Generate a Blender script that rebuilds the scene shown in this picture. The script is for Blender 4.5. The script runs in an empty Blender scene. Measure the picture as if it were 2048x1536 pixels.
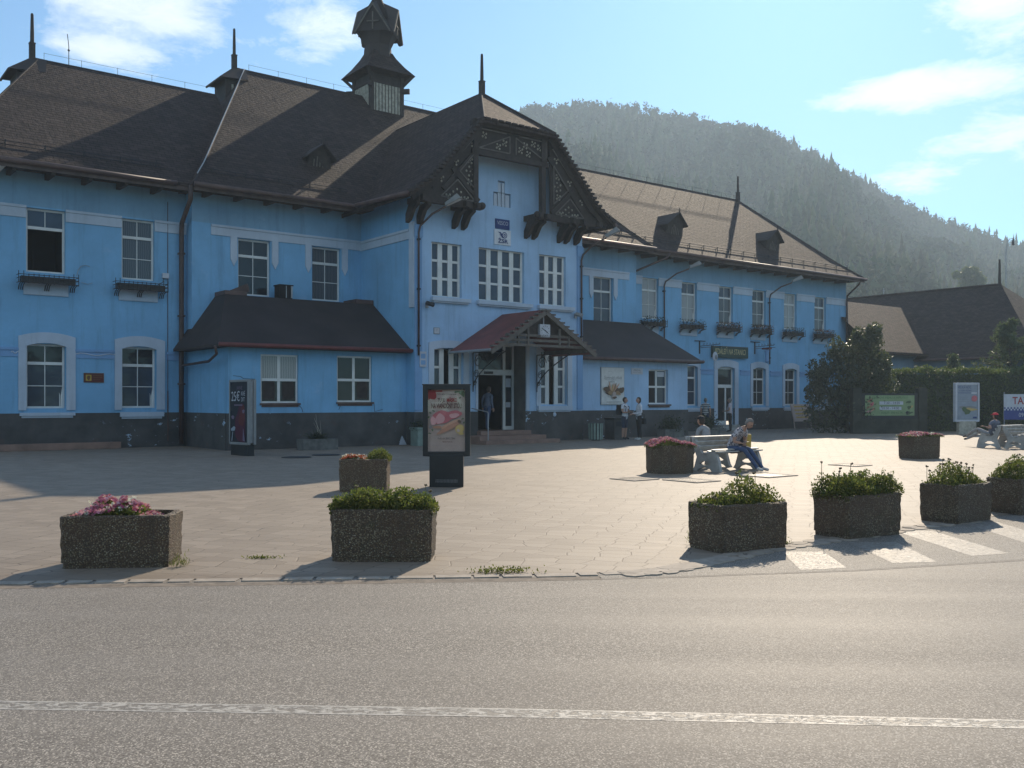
import bpy, bmesh, math, random
import numpy as np
from mathutils import Vector, Matrix, Quaternion

random.seed(7)
RNG = np.random.default_rng(7)
SC = bpy.context.scene
COL = SC.collection
R = math.radians

# ------------------------------------------------------------------ camera
cam_d = bpy.data.cameras.new('camera')
cam = bpy.data.objects.new('camera', cam_d)
COL.objects.link(cam)
cam.location = (0, 0, 1.6)
cam.rotation_euler = (R(90), 0, 0)
cam_d.sensor_width = 36.0
cam_d.lens = 36.0 * 1900 / 2048
cam_d.shift_y = 34 / 2048
cam_d.clip_start = 0.1
cam_d.clip_end = 6000
SC.camera = cam

# ------------------------------------------------------------------ light
SUN_AZ, SUN_EL = 17.0, 31.2          # azimuth to the right of +Y, elevation
SKY_STRENGTH = 0.105
sun_d = bpy.data.lights.new('sun', 'SUN')
sun_d.energy = 5.0
sun_d.angle = R(0.5)
sun_d.color = (1.0, 0.85, 0.66)
sun = bpy.data.objects.new('sun', sun_d)
COL.objects.link(sun)
SUN_DIR = Vector((math.sin(R(SUN_AZ)) * math.cos(R(SUN_EL)), math.cos(R(SUN_AZ)) * math.cos(R(SUN_EL)), math.sin(R(SUN_EL))))
sun.rotation_euler = SUN_DIR.to_track_quat('Z', 'Y').to_euler()
sun.location = (60, 200, 120)

SC.view_settings.view_transform = 'Standard'
SC.view_settings.look = 'None'
SC.view_settings.exposure = 0.33
SC.view_settings.gamma = 1.0
SC.cycles.max_bounces = 6
SC.cycles.diffuse_bounces = 3
SC.cycles.glossy_bounces = 3
SC.cycles.transparent_max_bounces = 8
SC.cycles.volume_bounces = 0
SC.cycles.use_denoising = True


class NT:
    """small helper for node trees"""
    def __init__(self, tree):
        self.t = tree
        self.n = tree.nodes
        self.l = tree.links

    def new(self, kind, **kw):
        nd = self.n.new(kind)
        for k, v in kw.items():
            if k == 'inp':
                for kk, vv in v.items():
                    self.set(nd, kk, vv)
            else:
                setattr(nd, k, v)
        return nd

    def set(self, nd, key, val):
        sock = nd.inputs[key]
        if hasattr(val, 'node') or isinstance(val, bpy.types.NodeSocket):
            self.l.new(val, sock)
        else:
            sock.default_value = val

    def math(self, op, a, b=0.0, clamp=False):
        nd = self.n.new('ShaderNodeMath'); nd.operation = op; nd.use_clamp = clamp
        self.set(nd, 0, a); self.set(nd, 1, b)
        return nd.outputs[0]

    def mix(self, fac, a, b, mode='MIX'):
        nd = self.n.new('ShaderNodeMix'); nd.data_type = 'RGBA'; nd.blend_type = mode
        nd.clamp_factor = True
        self.set(nd, 0, fac)
        for i, c in ((6, a), (7, b)):
            if isinstance(c, tuple) and len(c) == 3: c = (*c, 1)
            self.set(nd, i, c)
        return nd.outputs[2]

    def ramp(self, fac, stops, interp='LINEAR'):
        nd = self.n.new('ShaderNodeValToRGB'); nd.color_ramp.interpolation = interp
        el = nd.color_ramp.elements
        while len(el) < len(stops): el.new(0.5)
        for e, (p, c) in zip(el, stops):
            e.position = p
            e.color = (c, c, c, 1) if not isinstance(c, tuple) else ((*c, 1) if len(c) == 3 else c)
        self.set(nd, 0, fac)
        return nd.outputs[0]

    def noise(self, vec, scale, detail=3, rough=0.55, dist=0.0):
        nd = self.n.new('ShaderNodeTexNoise'); nd.normalize = True
        if vec is not None: self.set(nd, 'Vector', vec)
        nd.inputs['Scale'].default_value = scale
        nd.inputs['Detail'].default_value = detail
        nd.inputs['Roughness'].default_value = rough
        nd.inputs['Distortion'].default_value = dist
        return nd.outputs[0]

    def vor(self, vec, scale, feature='F1', rand=1.0, out=0, dim='3D'):
        nd = self.n.new('ShaderNodeTexVoronoi'); nd.voronoi_dimensions = dim; nd.feature = feature
        if vec is not None: self.set(nd, 'Vector', vec)
        nd.inputs['Scale'].default_value = scale
        nd.inputs['Randomness'].default_value = rand
        return nd.outputs[out]

    def mapping(self, vec, scale=(1, 1, 1), rot=(0, 0, 0), loc=(0, 0, 0)):
        nd = self.n.new('ShaderNodeMapping')
        self.set(nd, 0, vec)
        nd.inputs['Scale'].default_value = scale
        nd.inputs['Rotation'].default_value = rot
        nd.inputs['Location'].default_value = loc
        return nd.outputs[0]


# ------------------------------------------------------------------ sky
def make_world():
    w = bpy.data.worlds.new('World'); SC.world = w; w.use_nodes = True
    t = NT(w.node_tree); t.n.clear()
    out = t.new('ShaderNodeOutputWorld'); bg = t.new('ShaderNodeBackground')
    sky = t.new('ShaderNodeTexSky'); sky.sky_type = 'NISHITA'; sky.sun_disc = False
    sky.sun_elevation = R(SUN_EL); sky.sun_rotation = R(SUN_AZ)
    sky.altitude = 400; sky.air_density = 1.0; sky.dust_density = 0.3; sky.ozone_density = 2.0
    tc = t.new('ShaderNodeTexCoord')
    d = tc.outputs['Generated']
    # clouds: a layer of broken cumulus high above the place, seen by direction
    sep = t.new('ShaderNodeSeparateXYZ'); t.set(sep, 0, d)
    zz = t.math('MAXIMUM', sep.outputs[2], 0.03)
    zz = t.math('ADD', zz, 0.12)
    px = t.math('DIVIDE', sep.outputs[0], zz); py = t.math('DIVIDE', sep.outputs[1], zz)
    cb = t.new('ShaderNodeCombineXYZ'); t.set(cb, 0, px); t.set(cb, 1, py)
    cv = cb.outputs[0]
    n1 = t.noise(cv, 1.5, 8, 0.60, 0.3)
    n2 = t.noise(cv, 6.5, 8, 0.66, 0.25)
    nn = t.math('ADD', t.math('MULTIPLY', n1, 0.5), t.math('MULTIPLY', n2, 0.5))
    # banks of cloud where the layer is thick, plus unseen ones added as fill (directions in degrees: azimuth, elevation, size)
    banks = None
    for az, el, sa, se, amp in CLOUD_AND_FILL_BANKS:
        v = (math.sin(R(az)) * math.cos(R(el)), math.cos(R(az)) * math.cos(R(el)), math.sin(R(el)))
        right = (math.cos(R(az)), -math.sin(R(az)), 0)
        dv = t.new('ShaderNodeVectorMath', operation='SUBTRACT'); t.set(dv, 0, d); dv.inputs[1].default_value = v
        dr = t.new('ShaderNodeVectorMath', operation='DOT_PRODUCT'); t.set(dr, 0, dv.outputs[0]); dr.inputs[1].default_value = right
        a = t.math('DIVIDE', dr.outputs['Value'], math.sin(R(sa)))
        sp = t.new('ShaderNodeSeparateXYZ'); t.set(sp, 0, dv.outputs[0])
        b = t.math('DIVIDE', sp.outputs[2], math.sin(R(se)))
        df = t.new('ShaderNodeVectorMath', operation='DOT_PRODUCT'); t.set(df, 0, dv.outputs[0]); df.inputs[1].default_value = v
        c = t.math('DIVIDE', df.outputs['Value'], 0.45)
        r2 = t.math('ADD', t.math('ADD', t.math('MULTIPLY', a, a), t.math('MULTIPLY', b, b)), t.math('MULTIPLY', c, c))
        g = t.math('MULTIPLY', t.math('POWER', 2.71828, t.math('MULTIPLY', r2, -1.0)), amp)
        banks = g if banks is None else t.math('MAXIMUM', banks, g)
    cover = t.math('ADD', t.math('MULTIPLY', banks, 0.40), -0.12)
    cl = t.ramp(t.math('ADD', nn, cover), [(0.54, 0.0), (0.66, 0.7), (0.80, 1.0)])
    clear = t.mix(1.0, sky.outputs[0], SKY_TINT, 'MULTIPLY')
    col = t.mix(t.math('MULTIPLY', cl, 0.9), clear, CLOUD_COL)
    # thin whitish veil of morning mist low in the sky
    t.set(bg, 0, col); bg.inputs[1].default_value = SKY_STRENGTH
    t.l.new(bg.outputs[0], out.inputs[0])


CLOUD_COL = (9.5, 9.9, 10.2)
SKY_TINT = (0.58, 0.98, 1.18)
CLOUD_AND_FILL_BANKS = [(-21, 21.5, 5.5, 3.4, .78), (-23, 18.8, 4.5, 1.3, .7), (-11, 21.0, 3.8, 2.2, .72),
               (-14.5, 24.0, 3, 1.2, .6), (27.5, 22.5, 3.6, 3.2, 1.25), (23.5, 16.8, 5.0, 1.1, .9), (28, 13.8, 4.5, 1.8, .8), (23, 12.0, 4, 1.4, .6),
               (-60, 30, 25, 10, .5), (70, 30, 20, 12, .6), (130, 28, 30, 14, 1.0), (180, 35, 30, 16, 1.0), (-130, 25, 30, 14, 1.0), (-90, 45, 20, 14, .9)]  # banks behind the camera are unseen, added to brighten the shaded front
make_world()


# ------------------------------------------------------------------ materials
def new_mat(name):
    m = bpy.data.materials.new(name); m.use_nodes = True
    t = NT(m.node_tree)
    b = t.n['Principled BSDF']
    return m, t, b


def vcoord(t, kind='Object'):
    if kind == 'UV':
        return t.new('ShaderNodeTexCoord').outputs['UV']
    if kind == 'World':
        return t.new('ShaderNodeNewGeometry').outputs['Position']
    return t.new('ShaderNodeTexCoord').outputs['Object']


def bump(t, b, h, strength=0.3, dist=0.01):
    bp = t.new('ShaderNodeBump'); bp.inputs['Strength'].default_value = strength
    bp.inputs['Distance'].default_value = dist
    t.set(bp, 'Height', h); t.l.new(bp.outputs[0], b.inputs['Normal'])


def M_simple(name, col, rough=0.7, var=0.25, scale=4.0, bumps=0.15, bscale=40, metal=0.0, spec=0.4, col2=None, coord='Object', detail=4):
    m, t, b = new_mat(name)
    v = vcoord(t, coord)
    n = t.noise(v, scale, detail, 0.6)
    c2 = col2 if col2 else tuple(c * (1 - var) for c in col)
    c1 = col if col2 else tuple(min(1, c * (1 + var * .6)) for c in col)
    t.set(b, 'Base Color', t.mix(t.ramp(n, [(0.3, 0.0), (0.7, 1.0)]), c2, c1))
    b.inputs['Roughness'].default_value = rough
    b.inputs['Metallic'].default_value = metal
    b.inputs['Specular IOR Level'].default_value = spec
    if bumps: bump(t, b, t.noise(v, bscale, 3), bumps, 0.004)
    return m


def M_plaster(name, col, dirt=(0.06, 0.10, 0.14), amount=0.35, streak=True):
    m, t, b = new_mat(name)
    v = vcoord(t)
    n = t.noise(v, 0.55, 5, 0.62)
    n2 = t.noise(t.mapping(v, (1.8, 1.8, 0.16)), 2.2, 5, 0.65)
    n3 = t.noise(v, 9, 4, 0.6)
    c = t.mix(t.ramp(n, [(0.32, 0.0), (0.68, 1.0)]), tuple(x * .84 for x in col), tuple(min(1, x * 1.08) for x in col))
    if streak:
        c = t.mix(t.math('MULTIPLY', t.ramp(n2, [(0.52, 0.0), (0.75, 1.0)]), amount), c, dirt)
        # pale scrubbed patches where paint has been touched up
        c = t.mix(t.math('MULTIPLY', t.ramp(t.noise(v, 1.3, 6, .7), [(0.60, 0.0), (0.70, 1.0)]), amount * .55), c, (0.50, 0.60, 0.72))
        # fine scattered stains and hairline marks
        c = t.mix(t.math('MULTIPLY', t.ramp(t.noise(v, 6.5, 6, .75), [(0.66, 0.0), (0.70, 1.0)]), amount * .8), c, dirt)
    c = t.mix(t.math('MULTIPLY', t.ramp(n3, [(0.4, 0.0), (0.7, 1.0)]), 0.12), c, tuple(x * .7 for x in col))
    t.set(b, 'Base Color', c)
    b.inputs['Roughness'].default_value = 0.85
    b.inputs['Specular IOR Level'].default_value = 0.2
    h = t.math('ADD', t.noise(v, 60, 2), t.math('MULTIPLY', t.noise(v, 5, 3), 2.0))
    bump(t, b, h, 0.25, 0.006)
    return m


def M_plinth(name):
    m, t, b = new_mat(name)
    v = vcoord(t)
    n = t.noise(v, 1.1, 5, 0.6)
    c = t.mix(t.ramp(n, [(0.3, 0.0), (0.7, 1.0)]), (0.040, 0.039, 0.038), (0.090, 0.087, 0.084))
    flake = t.ramp(t.noise(t.mapping(v, (1, 1, 1.3)), 3.2, 6, 0.72, .4), [(0.615, 0.0), (0.625, 1.0)], 'LINEAR')
    patch = t.ramp(t.noise(v, 0.5, 2), [(0.50, 0.0), (0.60, 1.0)])
    c = t.mix(t.math('MULTIPLY', flake, patch), c, (0.38, 0.50, 0.62))
    rust = t.ramp(t.noise(v, 2.1, 5, .7), [(0.58, 0.0), (0.66, 1.0)])
    c = t.mix(t.math('MULTIPLY', rust, 0.5), c, (0.09, 0.06, 0.05))
    t.set(b, 'Base Color', c); b.inputs['Roughness'].default_value = 0.85
    bump(t, b, t.math('ADD', t.noise(v, 35, 3), flake), 0.35, 0.01)
    return m


def M_roof(name, ca, cb, w=0.30, h=0.16, moss=0.25, bumpd=0.045):
    """flat shingles laid in courses, by the surface's own metres"""
    m, t, b = new_mat(name)
    uv = vcoord(t, 'UV')
    wob = t.new('ShaderNodeVectorMath', operation='ADD'); t.set(wob, 0, uv)
    nz = t.n.new('ShaderNodeTexNoise'); t.set(nz, 'Vector', uv); nz.inputs['Scale'].default_value = 1.7
    sc = t.new('ShaderNodeVectorMath', operation='SCALE'); t.set(sc, 0, nz.outputs['Color']); sc.inputs['Scale'].default_value = 0.09
    t.l.new(sc.outputs[0], wob.inputs[1])
    br = t.new('ShaderNodeTexBrick'); t.set(br, 'Vector', wob.outputs[0])
    br.offset = 0.5
    br.inputs['Scale'].default_value = 1.0
    br.inputs['Brick Width'].default_value = w
    br.inputs['Row Height'].default_value = h
    br.inputs['Mortar Size'].default_value = 0.012
    br.inputs['Mortar Smooth'].default_value = 0.2
    br.inputs['Color1'].default_value = (*ca, 1); br.inputs['Color2'].default_value = (*cb, 1)
    br.inputs['Mortar'].default_value = (*[x * .45 for x in ca], 1)
    c = br.outputs['Color']
    cv_ = t.n.new('ShaderNodeTexVoronoi'); cv_.voronoi_dimensions = '2D'; t.set(cv_, 'Vector', t.mapping(wob.outputs[0], (1 / w, 1 / h, 1))); cv_.inputs['Scale'].default_value = 1.0
    sc2 = t.new('ShaderNodeSeparateColor'); t.set(sc2, 0, cv_.outputs['Color'])
    c = t.mix(t.ramp(sc2.outputs[0], [(0.72, 0.0), (0.95, 0.28)]), c, tuple(x * 1.7 for x in cb))
    c = t.mix(t.ramp(sc2.outputs[1], [(0.75, 0.0), (0.95, 0.35)]), c, tuple(x * .5 for x in ca))
    n = t.noise(uv, 0.45, 5, 0.65)
    c = t.mix(t.math('MULTIPLY', t.ramp(n, [(0.4, 0.0), (0.7, 1.0)]), moss), c, tuple(x * 1.7 for x in cb))
    n2 = t.noise(t.mapping(uv, (2.5, .25, 1)), 1.6, 5, 0.65)
    c = t.mix(t.math('MULTIPLY', t.ramp(n2, [(0.45, 0.0), (0.75, 1.0)]), 0.4), c, tuple(x * .5 for x in ca))
    t.set(b, 'Base Color', c)
    b.inputs['Roughness'].default_value = 0.82
    b.inputs['Specular IOR Level'].default_value = 0.12
    # each course is a little wedge: height rises towards its lower edge
    sx = t.new('ShaderNodeSeparateXYZ'); t.set(sx, 0, wob.outputs[0])
    saw = t.math('SUBTRACT', 1.0, t.math('FRACT', t.math('DIVIDE', sx.outputs[1], h)))
    hh = t.math('ADD', saw, t.math('MULTIPLY', br.outputs['Fac'], -0.6))
    hh = t.math('ADD', hh, t.math('MULTIPLY', t.noise(uv, 6, 3), 1.2))
    bump(t, b, hh, 0.9, bumpd)
    return m


def M_glass(name, col=(0.018, 0.022, 0.026), rough=0.03, stripes=False, col2=(0.10, 0.11, 0.12)):
    m, t, b = new_mat(name)
    v = vcoord(t)
    n = t.noise(v, 0.9, 3)
    c = t.mix(t.ramp(n, [(0.35, 0.0), (0.65, 1.0)]), col, tuple(x * 1.6 for x in col))
    if stripes:
        wv = t.new('ShaderNodeTexWave'); wv.wave_type = 'BANDS'; wv.bands_direction = 'X'
        t.set(wv, 'Vector', v); wv.inputs['Scale'].default_value = 5.0; wv.inputs['Distortion'].default_value = 2.5
        wv.inputs['Detail'].default_value = 2
        c = t.mix(wv.outputs[0], col, col2)
    t.set(b, 'Base Color', c)
    b.inputs['Roughness'].default_value = rough
    b.inputs['IOR'].default_value = 1.52
    b.inputs['Specular IOR Level'].default_value = 0.38
    # old panes are never quite flat
    bump(t, b, t.noise(v, 2.2, 2), 0.08, 0.02)
    return m


MAT = {}
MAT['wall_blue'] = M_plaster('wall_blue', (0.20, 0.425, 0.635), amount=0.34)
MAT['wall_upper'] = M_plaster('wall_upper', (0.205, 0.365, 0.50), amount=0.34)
MAT['wall_pale'] = M_plaster('wall_pale', (0.36, 0.53, 0.72), amount=0.32)
MAT['wall_shed'] = M_plaster('wall_shed', (0.22, 0.32, 0.40), amount=0.3)
MAT['trim'] = M_plaster('trim', (0.47, 0.54, 0.62), dirt=(0.2, 0.22, 0.25), amount=0.25)
MAT['trim_blue'] = M_plaster('trim_blue', (0.20, 0.36, 0.58), dirt=(0.2, 0.22, 0.25), amount=0.25)
MAT['mossy_wall'] = M_simple('mossy_wall', (0.040, 0.044, 0.034), 0.9, 0.5, 2.5, 0.4, 30)
MAT['plinth'] = M_plinth('plinth')
MAT['roof'] = M_roof('roof_shingle', (0.042, 0.029, 0.025), (0.066, 0.046, 0.039), moss=.10)
MAT['roof_felt'] = M_simple('roof_felt', (0.042, 0.032, 0.030), 0.8, 0.3, 0.8, 0.3, 30, coord='Object')
MAT['roof_red'] = M_simple('roof_red', (0.18, 0.05, 0.042), 0.6, 0.35, 1.2, 0.2, 30)
MAT['wood'] = M_simple('dark_wood', (0.040, 0.030, 0.026), 0.75, 0.4, 6, 0.4, 50)
MAT['wood_mid'] = M_simple('mid_wood', (0.12, 0.105, 0.09), 0.8, 0.35, 5, 0.3, 50)
MAT['wood_pale'] = M_simple('weathered_board', (0.40, 0.37, 0.30), 0.85, 0.4, 7, 0.3, 60)
MAT['cream'] = M_simple('cream_paint', (0.33, 0.30, 0.24), 0.7, 0.3, 8, 0.1)
MAT['gutter'] = M_simple('gutter_metal', (0.10, 0.055, 0.045), 0.55, 0.45, 2.5, 0.1, 20, metal=0.0, spec=0.5)
MAT['gutter_red'] = M_simple('red_gutter', (0.15, 0.04, 0.035), 0.5, 0.3, 2, 0.1, 20)
MAT['pipe'] = M_simple('brown_pipe', (0.075, 0.045, 0.038), 0.5, 0.4, 3, 0.1, 20)
MAT['fascia'] = M_simple('worn_fascia', (0.12, 0.085, 0.075), 0.75, 0.5, 2.2, 0.3, 20, col2=None)
MAT['white'] = M_simple('white_frame', (0.66, 0.66, 0.63), 0.45, 0.12, 3, 0.05, 60)
MAT['glass'] = M_glass('window_glass')
MAT['glass_painted_sky'] = M_glass('window_glass_painted_sky', (0.035, 0.048, 0.068), 0.04)  # bluish base colour imitates sky reflected in the panes
MAT['glass_curtain'] = M_glass('window_glass_curtain', (0.04, 0.048, 0.056), 0.05, True, (0.12, 0.13, 0.14))
MAT['glass_light'] = M_glass('window_glass_white_curtain', (0.20, 0.21, 0.21), 0.06, True, (0.38, 0.38, 0.37))
MAT['recess'] = M_simple('grey_render', (0.115, 0.11, 0.10), 0.85, 0.3, 2, 0.3, 40)
MAT['sheet_metal'] = M_simple('sheet_metal', (0.45, 0.46, 0.46), 0.4, 0.15, 3, 0, metal=0.4)
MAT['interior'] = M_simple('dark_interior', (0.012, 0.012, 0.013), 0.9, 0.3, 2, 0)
MAT['black'] = M_simple('black_paint', (0.016, 0.017, 0.018), 0.4, 0.3, 3, 0.05)
MAT['iron'] = M_simple('black_iron', (0.025, 0.024, 0.025), 0.5, 0.3, 8, 0.2)
MAT['grey_metal'] = M_simple('grey_metal', (0.30, 0.31, 0.32), 0.4, 0.2, 3, 0.05, metal=0.3)
MAT['lamp_grey'] = M_simple('lamp_housing', (0.24, 0.245, 0.24), 0.45, 0.15, 4, 0.03)
MAT['concrete'] = M_simple('bench_concrete', (0.40, 0.39, 0.36), 0.85, 0.3, 3, 0.4, 60)
MAT['slat'] = M_simple('bench_slat', (0.44, 0.425, 0.385), 0.55, 0.3, 6, 0.2, 40)
MAT['terracotta'] = M_simple('terracotta_step', (0.24, 0.15, 0.115), 0.7, 0.3, 2, 0.2, 30)
MAT['soil'] = M_simple('soil', (0.035, 0.026, 0.02), 0.95, 0.5, 20, 0.6, 30)
MAT['green_slat'] = M_simple('pale_green_slat', (0.20, 0.26, 0.225), 0.6, 0.2, 4, 0.05)
MAT['brass'] = M_simple('brass_plate', (0.16, 0.075, 0.03), 0.45, 0.3, 6, 0.05, metal=0.4)


def M_leaf(name, c1, c2, c3=None, trans=0.35, rough=0.55):
    """leaf colour differs from leaf to leaf; light passes through the blade"""
    m, t, b = new_mat(name)
    gi = t.new('ShaderNodeNewGeometry').outputs['Random Per Island']
    stops = [(0.0, c1), (1.0, c2)] if c3 is None else [(0.0, c1), (0.6, c2), (1.0, c3)]
    c = t.ramp(gi, stops)
    t.set(b, 'Base Color', c); b.inputs['Roughness'].default_value = rough
    b.inputs['Specular IOR Level'].default_value = 0.35
    tr = t.new('ShaderNodeBsdfTranslucent'); t.set(tr, 0, t.mix(0.5, c, (0.20, 0.26, 0.04)))
    mx = t.new('ShaderNodeMixShader'); mx.inputs[0].default_value = trans
    t.l.new(b.outputs[0], mx.inputs[1]); t.l.new(tr.outputs[0], mx.inputs[2])
    t.l.new(mx.outputs[0], t.n['Material Output'].inputs[0])
    return m


MAT['leaf_sedum'] = M_leaf('leaf_sedum', (0.055, 0.068, 0.018), (0.115, 0.125, 0.032), (0.26, 0.22, 0.06), trans=0.5)
MAT['leaf_green'] = M_leaf('leaf_green', (0.055, 0.08, 0.02), (0.12, 0.145, 0.04), trans=0.45)
MAT['leaf_bush'] = M_leaf('leaf_bush', (0.030, 0.042, 0.024), (0.065, 0.078, 0.045), (0.10, 0.095, 0.065), trans=0.28, rough=0.4)
MAT['leaf_hedge'] = M_leaf('leaf_hedge', (0.042, 0.066, 0.024), (0.085, 0.125, 0.04), trans=0.4)
MAT['leaf_dark'] = M_leaf('leaf_dark', (0.02, 0.03, 0.018), (0.04, 0.05, 0.03), trans=0.2)
MAT['leaf_tree'] = M_leaf('leaf_tree', (0.05, 0.085, 0.045), (0.09, 0.13, 0.07), trans=0.35)
MAT['petal_pink'] = M_leaf('petal_pink', (0.52, 0.07, 0.20), (0.74, 0.22, 0.36), (0.85, 0.55, 0.62), trans=0.45)
MAT['petal_red'] = M_leaf('petal_red', (0.42, 0.04, 0.02), (0.62, 0.10, 0.05), trans=0.3)
MAT['petal_white'] = M_leaf('petal_white', (0.75, 0.75, 0.70), (0.85, 0.83, 0.75), trans=0.4)
MAT['petal_brown'] = M_leaf('seed_head', (0.12, 0.09, 0.05), (0.20, 0.14, 0.08), trans=0.2)
MAT['leaf_rust'] = M_leaf('leaf_rust', (0.05, 0.04, 0.02), (0.10, 0.05, 0.03), (0.20, 0.06, 0.04), trans=0.25)
MAT['bark'] = M_simple('bark', (0.06, 0.048, 0.038), 0.9, 0.4, 8, 0.6, 20)


def M_conifer(name, c1, c2):
    """every tree its own green; patches of thinner, browner wood"""
    m, t, b = new_mat(name)
    at = t.new('ShaderNodeAttribute'); at.attribute_name = 'tree'
    gi = at.outputs['Fac']
    v = vcoord(t)
    n = t.noise(v, 0.012, 3)
    c = t.mix(gi, c1, c2)
    c = t.mix(t.ramp(n, [(0.46, 0.0), (0.64, 0.8)]), c, t.mix(gi, (0.06, 0.05, 0.03), (0.09, 0.10, 0.04)))
    t.set(b, 'Base Color', c); b.inputs['Roughness'].default_value = 0.9
    b.inputs['Specular IOR Level'].default_value = 0.1
    return m


MAT['forest'] = M_conifer('forest_needles', (0.006, 0.018, 0.010), (0.050, 0.088, 0.034))


def M_aggregate(name):
    """exposed pebbles set in dark cement"""
    m, t, b = new_mat(name)
    oi = t.new('ShaderNodeObjectInfo').outputs['Random']
    of = t.new('ShaderNodeVectorMath', operation='ADD'); t.set(of, 0, vcoord(t))
    cx_ = t.new('ShaderNodeCombineXYZ')
    for k in range(3): t.set(cx_, k, t.math('MULTIPLY', oi, 37.0 + 11 * k))
    t.l.new(cx_.outputs[0], of.inputs[1]); v = of.outputs[0]
    vc = t.new('ShaderNodeTexVoronoi'); t.set(vc, 'Vector', v); vc.inputs['Scale'].default_value = 60
    peb = t.ramp(vc.outputs['Distance'], [(0.30, 1.0), (0.55, 0.0)])
    sx = t.new('ShaderNodeSeparateColor'); t.set(sx, 0, vc.outputs['Color'])
    c = t.ramp(sx.outputs[0], [(0.0, (0.13, 0.07, 0.035)), (0.35, (0.24, 0.165, 0.09)), (0.7, (0.32, 0.25, 0.15)), (0.97, (0.36, 0.30, 0.20)), (1.0, (0.48, 0.41, 0.30))])
    c = t.mix(peb, (0.075, 0.048, 0.028), c)
    dirt = t.noise(v, 3.0, 5, .65)
    c = t.mix(t.math('MULTIPLY', t.ramp(dirt, [(0.42, 0.0), (0.66, 1.0)]), 0.55), c, (0.10, 0.055, 0.03))
    moss = t.noise(v, 5.0, 4, .65)
    c = t.mix(t.math('MULTIPLY', t.ramp(moss, [(0.58, 0.0), (0.72, 1.0)]), 0.5), c, (0.06, 0.06, 0.022))
    # each tub was cast from a slightly different mix and has weathered its own way
    c = t.mix(t.math('MULTIPLY', oi, 0.45), c, t.mix(1.0, c, (0.62, 0.72, 0.80), 'MULTIPLY'))
    run = t.noise(t.mapping(v, (6, 6, .7)), 1.6, 4, .6)
    c = t.mix(t.math('MULTIPLY', t.ramp(run, [(0.54, 0.0), (0.66, 1.0)]), 0.45), c, (0.05, 0.04, 0.028))
    t.set(b, 'Base Color', c); b.inputs['Roughness'].default_value = 0.75
    bump(t, b, peb, 0.9, 0.010)
    return m


MAT['aggregate'] = M_aggregate('pebble_concrete')


def M_paving(name):
    m, t, b = new_mat(name)
    p = vcoord(t, 'World')
    v = t.mapping(p, (1.0, 1.0, 0.0), (0, 0, R(17)))
    wn = t.n.new('ShaderNodeTexNoise'); t.set(wn, 'Vector', v); wn.inputs['Scale'].default_value = 1.1; wn.inputs['Detail'].default_value = 2
    wsc = t.new('ShaderNodeVectorMath', operation='SCALE'); t.set(wsc, 0, wn.outputs['Color']); wsc.inputs['Scale'].default_value = 0.18
    wv = t.new('ShaderNodeVectorMath', operation='ADD'); t.set(wv, 0, v); t.l.new(wsc.outputs[0], wv.inputs[1])
    vv = t.mapping(wv.outputs[0], (1.0, 1.35, 1.0))
    ed = t.vor(vv, 3.2, 'DISTANCE_TO_EDGE', 0.42, 0, '2D')
    cell = t.n.new('ShaderNodeTexVoronoi'); cell.voronoi_dimensions = '2D'; t.set(cell, 'Vector', vv)
    cell.inputs['Scale'].default_value = 3.2; cell.inputs['Randomness'].default_value = 0.42
    sx = t.new('ShaderNodeSeparateColor'); t.set(sx, 0, cell.outputs['Color'])
    # width and fill of the joints change from place to place: some are packed with pale sand, some hold dark moss
    wide = t.noise(v, 0.9, 3, .6)
    th = t.math('ADD', t.math('MULTIPLY', wide, 0.040), -0.006)
    joint = t.ramp(t.math('SUBTRACT', ed, th), [(0.0, 1.0), (0.012, 0.0)])
    c = t.mix(sx.outputs[0], (0.232, 0.188, 0.142), (0.310, 0.254, 0.195))
    big = t.noise(v, 0.22, 5, .6)
    c = t.mix(t.math('MULTIPLY', t.ramp(big, [(0.38, 0.0), (0.68, 1.0)]), 0.45), c, (0.21, 0.172, 0.132))
    stain = t.noise(t.mapping(v, (0.6, 2.2, 1)), 0.8, 6, .68)
    c = t.mix(t.math('MULTIPLY', t.ramp(stain, [(0.57, 0.0), (0.70, 1.0)]), 0.45), c, (0.15, 0.118, 0.088))
    fine = t.noise(v, 38, 4, .7)
    c = t.mix(t.math('MULTIPLY', t.ramp(fine, [(0.35, 1.0), (0.6, 0.0)]), 0.30), c, (0.14, 0.118, 0.095))
    # brown grit washed up along the road edge
    sp_ = t.new('ShaderNodeSeparateXYZ'); t.set(sp_, 0, p)
    near = t.math('SUBTRACT', 1.0, t.math('MULTIPLY', t.math('ADD', sp_.outputs[1], -8.55), 1.5), clamp=True)
    grit = t.ramp(t.math('ADD', t.math('MULTIPLY', near, 0.55), t.math('MULTIPLY', t.noise(t.mapping(p, (.7, 2.0, 0)), 1.6, 6, .7), 0.65)), [(0.56, 0.0), (0.74, 1.0)])
    c = t.mix(t.math('MULTIPLY', grit, 0.55), c, (0.15, 0.112, 0.078))
    jc = t.mix(t.ramp(t.noise(v, 1.9, 4, .6), [(0.42, 0.0), (0.68, 1.0)]), (0.19, 0.15, 0.11), (0.055, 0.042, 0.03))
    c = t.mix(joint, c, jc)
    t.set(b, 'Base Color', c)
    t.set(b, 'Roughness', t.math('ADD', t.math('MULTIPLY', fine, 0.25), 0.55))
    b.inputs['Specular IOR Level'].default_value = 0.35
    h = t.math('ADD', t.math('MULTIPLY', joint, -1.0), t.math('ADD', t.math('MULTIPLY', fine, 0.35), t.math('MULTIPLY', sx.outputs[1], 0.8)))
    bump(t, b, h, 0.40, 0.010)
    return m


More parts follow.
